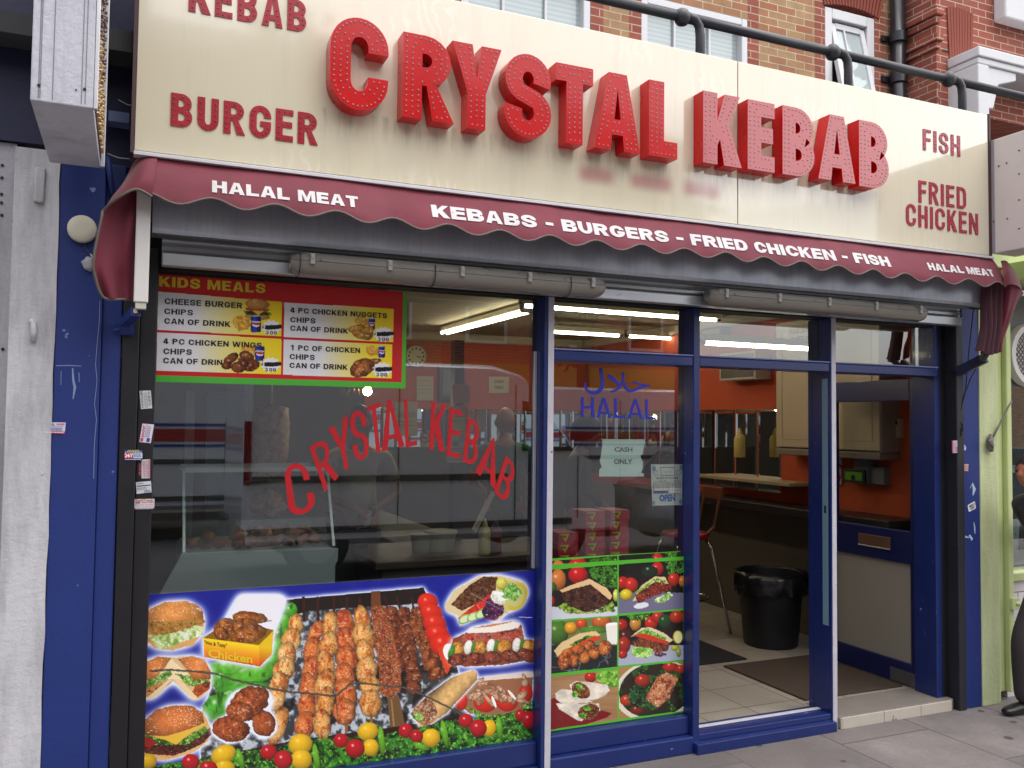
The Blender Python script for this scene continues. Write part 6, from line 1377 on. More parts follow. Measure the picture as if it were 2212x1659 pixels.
arch(wx0-.02, wx1+.04, wz1+.002, wz1+.62, Y2-.004, 9, rbld)
q = MB().box(wx0, wx0+.07, Y2+.04, Y2+.15, 2.8, wz1).box(wx1-.07, wx1, Y2+.04, Y2+.15, 2.8, wz1).box(wx0+.07, wx1-.07, Y2+.04, Y2+.15, wz1-.08, wz1); f = q.build('window', UPV, rbld, bevel=.006)
MB().box(wx0+.07, wx1-.07, Y2+.12, Y2+.13, 2.8, wz1-.08).build('pane', PANE[0], f)
# white portico
po = thing('portico', 'white painted door surround projecting from the red brick building', 'door surround', (px0+1, Y2-.4, 2.6)); WHT = M('white_stucco', 'd6d6da', .6, var=.08, scale=4, bump=.1)
yp = Y2-.35; xa = pt('C', 1918, 400, yp).x; xb = pt('C', 1988, 400, yp).x; zA = pt('C', 1930, 300, yp).z; zL = pt('C', 1990, 420, yp).z
box1('pillar', WHT, po, xa, xb, yp, Y2+.9, 2.2, zL-.001, .012); box1('pillar', WHT, po, xb+2.2, xb+2.6, yp, Y2+.9, 2.2, zL-.001, .012)
q = MB().box(xa, xb+2.6, yp, Y2+.9, zL, zA-.101).box(xa-.012, xb+2.62, yp-.02, Y2+.001, zA-.10, zA); q.build('lintel', WHT, po, bevel=.012)
q = MB().prism([(0, 0), (.42, 0), (.42, -.08), (.16, -.16), (.08, -.42), (0, -.42)], lambda p, t: (xb+.001+p[0], t, zL-.002+p[1]), yp+.02, yp+.18); q.build('bracket', WHT, po, bevel=.01)
MB().box(xb, xb+2.2, Y2+.5, Y2+.52, 2.2, zL-.01).build('recess', M('lilac_render', 'b5b0b8', .7, var=.1), po)
MB().box(pt('C', 2095, 5, Y2-.15).x, 14, Y2-.15, Y2-.001, pt('C', 2180, 70, Y2-.3).z, pt('C', 2180, 70, Y2-.3).z+.35).build('cornice', WHT, rbld, bevel=.02)
# pipe rail along the edge of the flat roof
YR = -.16; hr = thing('pipe_railing', 'dark painted pipe handrail with elbow fittings above the cream fascia', 'railing', (3., YR, 3.45)); PR = M('charcoal_pipe', '35363d', .42, var=.25, bump=.1)
pa, pb2, pc, pd, pe_ = pt('B', 1885, -15, YR), pt('C', 60, 105, YR), pt('C', 985, 350, YR), pt('C', 1725, 570, YR), pt('C', 2205, 745, YR)
zr = (pb2.z+pc.z)/2
for a, b_ in ((-.3, pb2.x), (pb2.x, pc.x), (pc.x, pd.x), (pd.x, 6.4)): MB().tube([(a, YR, zr), (b_, YR, zr)], .024, 12).build('rail', PR, hr, smooth=True)
for p in (pt('C', 20, 95, YR), pt('C', 985, 350, YR), pt('C', 1728, 575, YR)):
    q = MB().blob((p.x, YR, zr), (.042, .042, .046), 1, .05, 14, 9); q.tube([(p.x+.02, YR-.005, zr+.008), (p.x+.075, YR-.006, zr-.0), (p.x+.10, YR-.006, zr-.03), (p.x+.106, YR-.006, zr-.08), (p.x+.106, YR-.006, 3.1)], .024, 12); q.build('elbow', PR, hr, smooth=True)
# ------------------------------------------------------------------ inside the shop
XL, XRW, YB, ZF, ZC = -.1, 4.75, 5.0, .06, 2.58
m, N, b = newmat('floor_tiles'); v = N.coord(); br = N.n('TexBrick', Scale=1.); br.offset = 0
for k, x in (('Brick Width', .335), ('Row Height', .335), ('Mortar Size', .004), ('Mortar Smooth', .1)): br.inputs[k].default_value = x
br.inputs['Color1'].default_value = rgba('a0988c'); br.inputs['Color2'].default_value = rgba('958d82'); br.inputs['Mortar'].default_value = rgba('4f4842')
mp = N.n('Mapping'); mp.inputs['Location'].default_value = (.14, .1, 0); N.l(v, mp.inputs[0]); N.l(mp.outputs[0], br.inputs['Vector'])
N.l(N.mix(N.ramp(N.noise(v, 3, 5, .65), [(.45, 0.), (.75, .4)]), br.outputs[0], '8b8174'), b.inputs['Base Color']); b.inputs['Roughness'].default_value = .35; bumpit(N, b, br.outputs['Fac'], -.3, .004)
tag(MB().box(XL, 3.59, .06, YB, -.1, ZF).box(3.5905, XRW, .165, YB, -.1, ZF).build('floor', m), kind='structure')
room = thing('shop_room', 'orange walled takeaway interior with a cream ceiling seen through the glass', 'room', (2.3, 2.5, ZF))
ORA = M('orange_emulsion', 'b84a22', .75, var=.2, scale=5, bump=.15, bscale=30); CEIL = M('cream_ceiling', 'b0a48c', .8, var=.1); CORN = M('cream_cornice', 'c2b8a0', .7, var=.1)
BEI = M('beige_dado', '5a524a', .6, var=.15, scale=3); KIT = M('grey_kitchen_lining', 'a9b0b2', .4, var=.12, metal=.1, scale=3)
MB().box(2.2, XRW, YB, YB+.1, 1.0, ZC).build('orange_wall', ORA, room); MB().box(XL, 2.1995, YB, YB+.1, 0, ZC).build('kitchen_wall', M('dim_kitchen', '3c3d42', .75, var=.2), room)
MB().box(2.2, XRW, YB-.015, YB+.1, 0, 1.36).build('dado', M('dark_dado', '2e2a2a', .6, var=.2), room); MB().box(XRW, XRW+.1, .06, YB, 1.0, ZC).build('orange_wall', ORA, room); MB().box(XRW-.02, XRW+.1, .1, YB, ZF, .9995).build('dado', BEI, room)
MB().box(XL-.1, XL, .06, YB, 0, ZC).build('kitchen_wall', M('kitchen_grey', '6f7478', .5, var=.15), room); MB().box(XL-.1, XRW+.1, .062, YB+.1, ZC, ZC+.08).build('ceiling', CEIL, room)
q = MB().box(XL, XRW-.0605, YB-.06, YB-.001, ZC-.09, ZC-.001).box(XRW-.06, XRW-.001, .1, YB-.0005, ZC-.092, ZC-.001); q.build('cornice', CORN, room, bevel=.02)
# strip lights
TUBE = emit('lit_tube', 'fff0d2', 12.0)
def strip(p0, p1, label, twin=False, w=.05):
    p0, p1 = Vector(p0), Vector(p1); t = thing('strip_light', label, 'ceiling light', (p0+p1)/2, 'strip lights inside the shop'); d = (p1-p0).normalized(); s = Vector((-d.y, d.x, 0))
    MB().bar(p0+Vector((0, 0, .035)), p1+Vector((0, 0, .035)), w*1.3, .045).build('housing', M('cream_enamel', 'cfc6ac', .5), t, bevel=.004)
    for k in ((-.028, .028) if twin else (0,)): MB().tube([p0+d*.04+s*k, p1-d*.04+s*k], .014, 10).build('tube', TUBE, t, smooth=True)
    q = MB()
    for p in (p0, p1): q.bar(p-d*.0+Vector((0, 0, .01)), p+d*(.03 if p is p0 else -.03)+Vector((0, 0, .01)), .09 if twin else .035, .04)
    q.build('holder', M('dark_holder', '3a3632', .6), t); return t
a, c = pz('E', 830, 628, 2.50), pz('E', 1365, 487, 2.50); strip(a, c, 'twin tube strip light running towards the back of the shop, seen through the big window', True)
a, c = pz('E', 1560, 466, 2.49), pz('E', 2600, 545, 2.49); strip((a.x-.3, a.y, 2.49), (c.x, c.y+.0, 2.49), 'strip light nearest the ceiling edge seen through the second bay')
a, c = pz('E', 1500, 617, 2.46), pz('E', 1930, 652, 2.46); strip(a, (c.x, a.y, 2.46), 'strip light at the back left of the second transom'); strip((c.x+.04, a.y, 2.46), (c.x+.9, a.y, 2.46), 'dimmer strip light continuing to the right of the second transom')
a, c = pt('F', 140, 690, .85), pt('F', 870, 728, .85); t_ = strip((a.x, .85, (a.z+c.z)/2), (c.x, .85, (a.z+c.z)/2), 'strip light hanging behind the third transom'); MB().bar((a.x+.1, .85, a.z+.05), (a.x+.1, .85, ZC), .01, .01).bar((c.x-.1, .85, a.z+.05), (c.x-.1, .85, ZC), .01, .01).build('hanger', BLACK, t_)
# mirror strips along the back and right walls
m, N, b = newmat('mirror'); b.inputs['Base Color'].default_value = (.82, .86, .86, 1); b.inputs['Metallic'].default_value = 1; b.inputs['Roughness'].default_value = .02
MIR = m
q = MB()
def mirror_mesh(w_, h_):
    q = MB(); e = .014; vs = [(0, 0, 0), (w_, 0, 0), (w_, 0, h_), (0, 0, h_), (e, -.006, e), (w_-e, -.006, e), (w_-e, -.006, h_-e), (e, -.006, h_-e)]
    q.add(vs, [(4, 5, 6, 7), (0, 1, 5, 4), (1, 2, 6, 5), (2, 3, 7, 6), (3, 0, 4, 7), (3, 2, 1, 0)]); return q
proto = None; R_ = random.Random(2)
for k in range(17):
    x = 2.24+k*.147; lab = 'narrow bright mirror strip in the row along the orange back wall'
    if proto is None: proto = mirror_mesh(.143, .42).build('mirror_tile', MIR)
    o = proto if k == 0 else proto.copy()
    if k: COL.objects.link(o)
    o.location = (x, YB-.002, 1.36); o.rotation_euler = (R_.uniform(-.012, .012), 0, R_.uniform(-.02, .02)); tag(o, lab, 'mirror', 'mirror strips along the back wall')
for k in range(11):
    o = proto.copy(); COL.objects.link(o); o.location = (XRW-.002, 4.9-k*.29, 1.10); o.scale = (1.95, 1, 1.6); o.rotation_euler = (R_.uniform(-.01, .01), 0, RAD(-90)+R_.uniform(-.015, .015)); tag(o, 'dark mirror strip in the row along the right wall behind the shelf', 'mirror', 'mirror strips along the right wall')
# things on the back wall
YW = YB-.02
c = pt('E', 655, 775, YW); ck = thing('clock', 'round wall clock with a pale face and notched rim on the orange back wall', 'clock', c); rr = .125
q = MB().lathe((c.x, YW+.015, c.z), [(rr, 0), (rr, -.02), (rr*.93, -.03), (rr*.86, -.024)], 32, 'y'); q.build('rim', M('clock_rim', '8d8574', .5), ck, auto=40)
MB().lathe((c.x, YW-.0095, c.z), [(rr*.85, 0), (rr*.85, -.001)], 32, 'y').build('face', M('clock_face', 'cfc8b2', .5), ck)
q = MB()
for k in range(12):
    t = RAD(30*k); q.lathe((c.x+rr*.64*math.sin(t), YW-.011, c.z+rr*.64*math.cos(t)), [(.011, 0), (.011, -.001)], 10, 'y')
q.bar((c.x, YW-.014, c.z), (c.x+rr*.62, YW-.014, c.z-.012), .004, .006, up=(0, 1, 0)).bar((c.x, YW-.013, c.z), (c.x+rr*.4, YW-.013, c.z-.02), .004, .008, up=(0, 1, 0)); q.build('hands_and_marks', BLACK, ck)
def wcard(name, lab, cat, view, x0, y0, x1, y1, base, items=[], Y=YW): return card(name, lab, cat, view, ((x0, y0), (x1, y0+2), (x1, y1), (x0, y1)), Y, base, items)
wcard('notice', 'plain cream sheet pinned to the orange back wall right of the clock', 'notice', 'E', 660, 902, 768, 1060, 'b5aa90', lines(.15, .85, (.8, .6, .45, .3), '8d8470', .03, 21))
wcard('notice', 'yellowed cash only sheet on the orange back wall', 'notice', 'E', 1122, 905, 1252, 1012, 'bfae8a', [('CASH', .28, .62, .74, .8, '3f3a30', .03), ('ONLY', .28, .26, .74, .44, '3f3a30', .03)])
wcard('notice', 'pale sheet with two rows of print low on the kitchen wall', 'notice', 'L', 425, 268, 665, 630, '9a9684', lines(.1, .9, (.55, .6, .65, .4, .3), '6f6c62', .03, 22), 3.2)
wcard('no_smoking_sign', 'small square no smoking sign behind the red lettering', 'sign', 'L', 695, 590, 792, 742, 'a59a98', [], 2.8)
c = [pt('L', *p, 2.8-.002) for p in ((695, 590), (792, 590), (792, 742), (695, 742))]; cx, cz = (c[0].x+c[1].x)/2, (c[0].z*.62+c[3].z*.38); r_ = .042
q = MB(); put_outlines(q, [[[(cx+r_*math.cos(t), cz+r_*math.sin(t)) for t in np.linspace(0, 6.283, 25)[:-1]], [(cx+r_*.8*math.cos(t), cz+r_*.8*math.sin(t)) for t in np.linspace(0, 6.283, 25)[:-1]]]], lambda p, d: (p[0], 2.797-d, p[1]), 0, .001)
q.bar((cx-.028, 2.796, cz+.028), (cx+.028, 2.796, cz-.028), .002, .008, up=(0, 1, 0)).box(cx-.03, cx+.025, 2.7962, 2.7968, cz-.006, cz+.004); nsg = bpy.data.objects['no_smoking_sign']; q.build('symbol', M('sign_red', '9a2a2a', .5), nsg)
ctr = pt('E', 875, 945, YW); spk = thing('menu_screen', 'dark grey framed panel on the orange wall beside the wooden column', 'panel', ctr)
a, c = pt('E', 797, 832, YW), pt('E', 958, 1062, YW); MB().box(a.x, c.x, YW-.05, YW+.015, c.z, a.z).build('case', M('grey_blue_panel', '4c4f60', .5), spk, bevel=.01); MB().box(a.x+.04, c.x-.04, YW-.052, YW-.0505, c.z+.05, a.z-.05).build('screen', M('panel_glass', '646a80', .3), spk)
def frame(lab, view, x0, y0, x1, y1, Y, inner):
    a, c = pt(view, x0, y0, Y), pt(view, x1, y1, Y); t = thing('picture', lab, 'picture', (a+c)/2); MB().box(a.x, c.x, Y-.02, Y+.01, c.z, a.z).build('frame', M('dark_wood', '3c2a22', .5), t, bevel=.004); MB().box(a.x+.03, c.x-.03, Y-.022, Y-.0205, c.z+.03, a.z-.03).build('print', M('pic_'+inner, inner, .5, var=.6, scale=7), t)
frame('small framed landscape behind the Arabic script', 'N', 700, 140, 1110, 415, YW, '77806f'); frame('dark framed picture high on the back wall in the second transom', 'E', 1815, 690, 2010, 735, YW, '514a50')
# wooden column with amber menu wallets
yc = 1.35; a, c = pt('L', 1062, 0, yc), pt('L', 1140, 1440, yc)
col_ = thing('column', 'dark wooden column hung with amber wallets and a menu card', 'column', ((a.x+c.x)/2, yc, ZF)); MB().box(a.x, c.x, yc, yc+.08, .4, 2.15).build('shaft', M('dark_mahogany', '2a1714', .45, var=.3), col_, bevel=.004)
AMB = M('amber_plastic', 'b5641c', .25, var=.3, scale=6, coat=.3)
for i, p in enumerate((((1030, 88), (1212, 75), (1222, 278), (1042, 290)), ((990, 320), (1195, 298), (1190, 590), (975, 590)))): card('wallet', ['small amber plastic wallet on the dark column', 'larger amber wallet with a cash only slip on the dark column'][i], 'wallet', 'L', p, yc-.006, 'b5641c', [] if i == 0 else [(None, .08, .05, .9, .55, 'b9a04a'), ('CASH', .0, .38, .35, .48, '5a4a20', .02), ('ONLY', .0, .18, .35, .28, '5a4a20', .02)])
card('menu_card', 'cream menu card below the amber wallets on the dark column', 'menu', 'L', ((985, 592), (1180, 590), (1180, 945), (975, 945)), yc-.006, 'b7aa94', [(None, 0, 0, 1, .1, '22242e'), (None, .62, .72, .95, .98, '8a8f9a'), (None, .25, .6, .6, .74, '6a6456')]+lines(.1, .9, (.5, .42, .34, .26, .18), '7a7264', .03, 31))
# counter along the right wall, shelf, cupboard
tag(MB().box(4.42, XRW-.021, .35, 3.4, .985, 1.04).build('wall_counter', M('dark_laminate', '2c2526', .35, var=.25), bevel=.004), 'dark narrow counter along the right wall behind the open door', 'counter')
tag(MB().box(4.50, XRW-.008, 1.35, 2.55, 1.185, 1.21).build('shelf', M('pale_edge', 'a08f70', .5, var=.2), bevel=.003), 'thin pale edged shelf on the mirrored right wall', 'shelf')
xc = 4.57; A_, B_ = px_('F', 622, 1360, xc), px_('F', 1290, 1395, xc); zt_ = px_('F', 622, 560, xc).z
cup = thing('cupboard', 'cream wall cupboard with panelled doors on the orange right wall', 'cupboard', (xc, (A_.y+B_.y)/2, 1.5)); CRE = M('cream_door', 'b5a58a', .45, var=.07, scale=4)
ys0, ys1 = B_.y, A_.y; zb_ = (A_.z+B_.z)/2; MB().box(xc+.02, XRW-.001, ys0, ys1, zb_, zt_).build('carcass', M('grey_cream_carcass', '8f8478', .5), cup, bevel=.004)
MB().box(xc-.005, XRW-.002, ys0-.004, ys1, zb_-.05, zb_-.001).build('pelmet', M('taupe_pelmet', '7d6f66', .5), cup, bevel=.008)
for y0_, y1_ in ((ys0+.005, (ys0+ys1)/2-.003), ((ys0+ys1)/2+.003, ys1-.005)):
    q = MB().box(xc, xc+.0195, y0_, y1_, zb_+.01, zt_-.01); e = .06
    for a_ in ((y0_+e, y0_+e+.008, zb_+.07, zt_-.07), (y1_-e-.008, y1_-e, zb_+.07, zt_-.07), (y0_+e+.008, y1_-e-.008, zb_+.07, zb_+.078), (y0_+e+.008, y1_-e-.008, zt_-.078, zt_-.07)): q.box(xc-.004, xc-.0005, *a_[:2], *a_[2:])
    dr = q.build('cupboard_door', CRE, cup, bevel=.002); MB().bar((xc-.022, y0_+.05, zb_+.28), (xc-.022, y0_+.05, zb_+.42), .008, .008).build('handle', BLACK, dr)
c = px_('F', 1380, 1240, XRW-.03); kt = thing('control_unit', 'cream wall mounted control unit with a dark display beside the cupboard', 'control unit', c)
a, d_ = px_('F', 1338, 1175, XRW-.04), px_('F', 1415, 1300, XRW-.04); MB().box(XRW-.04, XRW-.001, d_.y, a.y, d_.z, a.z).build('case', M('cream_case', 'b8a886', .45), kt, bevel=.006); MB().box(XRW-.0415, XRW-.0405, d_.y+.02, a.y-.02, a.z-.04, a.z-.015).build('display', BLACK, kt)
def wall_box(name, lab, cat, view, x0, y0, x1, y1, dep, col, extra=None):
    X = XRW-dep; a, d_ = px_(view, x0, y0, X), px_(view, x1, y1, X); t = thing(name, lab, cat, (a+d_)/2); ya2, yb3 = sorted((a.y, d_.y)); MB().box(X, XRW-.001, ya2, yb3, d_.z, a.z).build('case', M('wb_'+col, col, .5, var=.15), t, bevel=.004)
    if extra: MB().box(X-.002, X-.0005, ya2+.02, yb3-.02, d_.z+.02, a.z-.02).build('panel', M('wbp_'+extra, extra, .4, var=.2), t)
    return t, (X, ya2, yb3, d_.z, a.z)
wall_box('meter_box', 'tall grey meter box under the cream cupboard', 'meter box', 'Q', 268, 525, 422, 808, .08, '5f6162'); wall_box('meter_box', 'wide grey meter box next to the orange strip of wall', 'meter box', 'Q', 432, 615, 590, 815, .06, '6a6a6a')
g_, gb = wall_box('poster', 'green hygiene rating poster in a dark frame under the cupboard', 'poster', 'Q', 155, 640, 380, 805, .10, '1f2a1c', '5f9a2c')
q = MB(); q.lathe((gb[0]-.0025, (gb[1]+gb[2])/2, (gb[3]+gb[4])/2-.01), [(.02, 0), (.02, -.001)], 14, 'x'); q.build('emblem', BLACK, g_)
wall_box('heater', 'pale wire fronted wall heater high on the orange right wall', 'heater', 'F', 260, 760, 490, 920, .16, 'a89e90', '4a4642'); wall_box('television', 'dark screened television near the ceiling on the right wall', 'television', 'F', 140, 600, 270, 680, .10, '2c2624', '5f5a58')
pl, pbx = wall_box('notice', 'old cream paper asking people to leave quietly, on the cupboard top', 'notice', 'F', 700, 585, 850, 692, XRW-xc+.012, 'a8946a'); X, y0_, y1_, z0_, z1_ = pbx
q = MB(); F2 = lambda p: (X-.0018, p[0], p[1])
for s, v0, v1 in (('PLEASE LEAVE', .58, .80), ('QUIETLY!', .16, .42)): small(q, s, 0, 0, 1, 1, fn=lambda p: (X-.0018, y1_+(y0_-y1_)*(.1+.8*p[0]), z0_+(z1_-z0_)*(v0+(v1-v0)*p[1])), bold=.02)
q.build('lettering', M('ink_3f3a30', '3f3a30', .5), pl)
sg, sb = wall_box('prohibition_sign', 'red and white prohibition sign beside the white door post', 'sign', 'Q', 60, 525, 134, 812, .02, 'd0c8c8'); X, y0_, y1_, z0_, z1_ = sb
q = MB().box(X-.0016, X-.0006, y0_+.01, y1_-.01, z0_+.02, z0_+.08); cy, cz = (y0_+y1_)/2, z1_-.10
put_outlines(q, [[[(cy+.06*math.cos(t), cz+.06*math.sin(t)) for t in np.linspace(0, 6.283, 25)[:-1]], [(cy+.045*math.cos(t), cz+.045*math.sin(t)) for t in np.linspace(0, 6.283, 25)[:-1]]]], lambda p, d: (X-.0006-d, p[0], p[1]), 0, .001); q.build('symbol', M('sign_red2', 'b01c28', .5), sg)
# bottles on the shelf, bin, stool, mats
def bottle(lab, p, h, col, r=.034, grp=None):
    t = thing('sauce_bottle', lab, 'bottle', p, grp); MB().lathe(p, [(r*.92, 0), (r, .01), (r, h*.62), (r*.8, h*.72), (r*.42, h*.78)], 16).build('body', M('sauce_'+col, col, .35), t, auto=40); MB().lathe(Vector(p)+Vector((0, 0, h*.782)), [(r*.5, 0), (r*.45, h*.08), (r*.14, h*.2), (r*.1, h*.22)], 12).build('nozzle', M('sauce_'+col, col, .35), t, auto=40)
bottle('yellow sauce bottle on the shelf along the mirrored right wall', px_('O', 580, 580, 4.56)*1.0, .24, 'b8a45a', .045)
bn = thing('bin', 'round black rubbish bin lined with a black bag inside the doorway', 'bin', (4.30, 1.32, ZF)); zt_ = pt('I', 620, 405, 1.30).z
MB().lathe((4.30, 1.32, ZF), [(.185, 0), (.19, .01), (.235, zt_-ZF), (.225, zt_-ZF), (.18, .03)], 36).build('body', M('black_plastic', '14141a', .5, var=.2), bn, auto=40)
q = MB(); R_ = random.Random(4); nn = 44; vs = []
for j, (r_, z) in enumerate(((.222, -.10), (.228, .004), (.243, .012), (.255, -.02), (.258, -.09), (.25, -.14))):
    for i in range(nn): vs.append((4.30+(r_+(R_.uniform(-.02, .02) if j > 1 else 0))*math.cos(6.2832*i/nn), 1.32+(r_+(R_.uniform(-.02, .02) if j > 1 else 0))*math.sin(6.2832*i/nn), zt_+z+(R_.uniform(-.02, .02) if j == 5 else 0)))
q.add(vs, [(j*nn+i, j*nn+(i+1) % nn, (j+1)*nn+(i+1) % nn, (j+1)*nn+i) for j in range(5) for i in range(nn)]); q.build('bin_bag', M('black_bag', '0c0c10', .38, var=.3, coat=.4, bump=.6, bscale=22), bn, smooth=True)
sx, sy = 3.93, 1.86; stl = thing('stool', 'chrome legged bar stool with a red seat and bent wood back', 'stool', (sx, sy, ZF)); CH = M('chrome', 'c9c9cc', .12, metal=1., var=.05); zs = .76
MB().lathe((sx, sy, zs), [(.10, 0), (.17, .008), (.185, .03), (.17, .055), (.08, .07)], 24).build('seat', M('red_vinyl_seat', '8a1a1c', .4), stl, smooth=True)
for dx, dy in ((1, -1), (1, 1), (-1, -1), (-1, 1)): MB().tube([(sx+dx*.12, sy+dy*.10, zs), (sx+dx*.155, sy+dy*.13, zs-.06), (sx+dx*.26, sy+dy*.225, ZF+.01)], .011, 10).build('leg', CH, stl, smooth=True)
MB().tube([(sx+.195*math.cos(t), sy+.175*math.sin(t), ZF+.26) for t in np.linspace(0, 6.283, 25)], .008, 8).build('footrest', CH, stl, smooth=True)
q = MB()
for dy in (-.1, .1): q.tube([(sx+.1, sy+dy, zs+.02), (sx+.2, sy+dy, zs+.10), (sx+.26, sy+dy, zs+.36)], .012, 8)
q.bar((sx+.255, sy-.13, zs+.35), (sx+.255, sy+.13, zs+.35), .02, .09); q.build('backrest', M('bent_wood', '6a3f24', .4), stl, bevel=.004)
tag(MB().box(3.60, 4.36, .19, .95, ZF, ZF+.012).build('doormat', M('brown_coir', '43352a', .95, var=.4, scale=9, bump=.8, bscale=180), bevel=.005), 'worn brown doormat just inside the open door', 'doormat')
tag(MB().box(3.0, 3.86, 1.03, 1.64, ZF, ZF+.01).build('doormat', M('black_mat', '17161a', .9, var=.3), bevel=.004), 'black rubber mat on the cream floor tiles further in', 'doormat')
# ---- kitchen side
STL = M('brushed_stainless', 'b0b4b6', .32, metal=.35, var=.12, scale=3, stretch=(.4, 1, 6)); STD = M('dull_stainless', '6f7376', .42, metal=.7, var=.15)
hc = thing('hot_cabinet', 'sloping stainless hot food cabinet with a glass front in the big window', 'food cabinet', (.58, .55, .7)); yh = .42
pA = [pt('G', *p, yh) for p in ((1165, 282), (2168, 250), (2166, 325), (2090, 470), (2060, 560), (1000, 600), (1020, 550))]
q = MB(); q.prism([(p.x, p.z) for p in pA], lambda p, t: (p[0], t, p[1]), yh, yh+.012).box(pA[0].x+.01, pA[1].x-.01, yh+.013, yh+.62, .70, pA[0].z-.02); q.build('base', STL, hc, bevel=.002)
xa_, xb_, zc_ = pA[0].x, pA[1].x-.015, pA[0].z; zt_ = zc_+.36; yt_ = yh+.20
q = MB()
for x in (xa_+.01, xb_-.005): q.bar((x, yh+.01, zc_), (x, yt_, zt_), .012, .012).bar((x, yt_, zt_), (x, yh+.60, zt_), .012, .012).bar((x, yh+.60, zt_), (x, yh+.60, zc_), .012, .012)
q.bar((xa_+.016, yt_, zt_), (xb_-.011, yt_, zt_), .016, .022).bar((xa_+.016, yh+.6, zt_), (xb_-.011, yh+.6, zt_), .012, .02); q.build('frame', M('pale_trim', 'c4c8c8', .35, metal=.2), hc)
MB().quad((xa_+.02, yh+.012, zc_), (xb_-.012, yh+.012, zc_), (xb_-.012, yt_, zt_-.012), (xa_+.02, yt_, zt_-.012)).build('glass_front', GLASS2, hc)
MB().box(xa_+.02, xb_-.02, yh+.03, yh+.58, zc_-.018, zc_-.004).box(xa_+.05, xb_-.05, yh+.24, yh+.25, zc_-.003, zc_+.03).build('tray', STL, hc)
CHK = M('fried_chicken', '8a4218', .45, var=.5, scale=16, bump=.5, bscale=70, coat=.15); R_ = random.Random(8)
pos = [(xa_+.06+i*.062+R_.uniform(-.008, .008), yh+.13+R_.uniform(-.03, .03), zc_+.022) for i in range(10)]+[(xa_+.30+i*.075, yh+.36+R_.uniform(-.02, .02), zc_+.045) for i in range(5)]+[(xa_+.12+i*.13, yh+.10, zc_+.055) for i in range(4)]
for i, p in enumerate(pos): tag(MB().blob(p, (R_.uniform(.036, .05), R_.uniform(.026, .036), R_.uniform(.022, .03)), i, .35, 14, 9, 0, 2.5, R_.uniform(0, 3)).build('chicken_piece', CHK, smooth=True), 'piece of brown fried chicken on the tray of the hot cabinet', 'chicken', 'fried chicken in the hot cabinet')
# doner grill
yg = 1.55; gx_, gz0, gz1 = pt('K', 1265, 600, yg).x, pt('K', 1265, 1050, yg).z, pt('K', 1265, 300, yg).z
dn = thing('doner_grill', 'upright doner grill with a tall cone of pale meat on its spit', 'grill', (gx_, yg, gz0-.1))
m, N, b = newmat('doner_meat'); v = N.coord(); n = N.noise(v, 30, 5, .7); N.l(N.mix(N.ramp(n, [(.35, 0.), (.65, 1.)]), 'a8745a', 'e0b494'), b.inputs['Base Color']); b.inputs['Roughness'].default_value = .45; bumpit(N, b, n, .8, .02)
R_ = random.Random(2); q = MB(); nn, nr = 30, 26; vs = []
for j in range(nr+1):
    t = j/nr; r0 = .085+.028*math.sin(t*2.6) if 0 < j < nr else .03
    for i in range(nn):
        a = 6.2832*i/nn; k = 1+.10*mnoise.noise(Vector((math.cos(a)*2, math.sin(a)*2, t*9))); vs.append((gx_+r0*k*math.cos(a), yg+r0*k*math.sin(a), gz0+(gz1-gz0)*t))
q.add(vs, [(j*nn+i, j*nn+(i+1) % nn, (j+1)*nn+(i+1) % nn, (j+1)*nn+i) for j in range(nr) for i in range(nn)]+[tuple(range(nn-1, -1, -1)), tuple(nr*nn+i for i in range(nn))]); q.build('meat_cone', m, dn, smooth=True)
MB().tube([(gx_, yg, gz0-.2), (gx_, yg, gz1+.12)], .008, 8).lathe((gx_, yg, gz0-.06), [(.13, 0), (.14, .01), (.14, .03)], 24).build('spit', STL, dn, auto=40)
MB().blob((gx_-.01, yg, gz0-.16), (.10, .09, .07), 7, .4, 18, 10).build('trimmings', m, dn, smooth=True)
a, c = pt('K', 600, 160, yg+.35), pt('K', 950, 1500, yg+.35); MB().box(a.x, c.x, yg+.30, yg+.34, c.z, a.z).build('burner_panel', M('pale_steel_panel', '9aa2a4', .4, metal=.3, var=.12, scale=2), dn)
MB().box(c.x+.002, c.x+.03, yg+.1, yg+.34, c.z, a.z+.05).box(gx_-.2, gx_+.22, yg-.14, yg+.22, gz0-.36, gz0-.24).build('side_panel', STD, dn, bevel=.004)
a, c = pt('K', 378, 150, yg), pt('K', 440, 1500, yg); tag(MB().box(a.x, c.x, yg, yg+.05, .2, a.z).build('steel_post', M('pale_post', 'a2a2a2', .4, metal=.3)), 'narrow pale steel upright left of the doner grill', 'post')
tag(MB().box(XL, 1.35, 1.1, 2.3, 2.02, ZC-.002).build('extractor_hood', STD, bevel=.006), 'dull steel extractor hood over the doner grill', 'extractor hood')
tag(MB().box(XL, 1.3, 1.25, 1.28, .2, 1.0).build('grill_bench', M('dark_bench', '26262a', .5)), 'dark bench front under the doner grill', 'bench')
c = pt('E', 325, 1010, 1.9); hl_ = thing('spot_lamp', 'bright bare spot lamp glowing above the worker behind the counter', 'lamp', c); MB().blob(c+Vector((.02, 0, .012)), (.03, .03, .03), 1, 0).build('bulb', emit('hot_bulb', 'ffd9a0', 70), hl_, smooth=True)
MB().tube([c+Vector((-.13+.01*k, .0+.012*math.sin(k*2.1), -.0+.028*math.cos(k*2.1))) for k in range(14)], .004, 6).build('coil', M('hot_coil', '9a7250', .3, metal=.8), hl_, smooth=True); MB().tube([c+Vector((.03, 0, .03)), c+Vector((.10, .05, .2)), (c.x+.1, c.y+.05, 2.02)], .008, 8).build('bracket', STD, hl_, smooth=True)
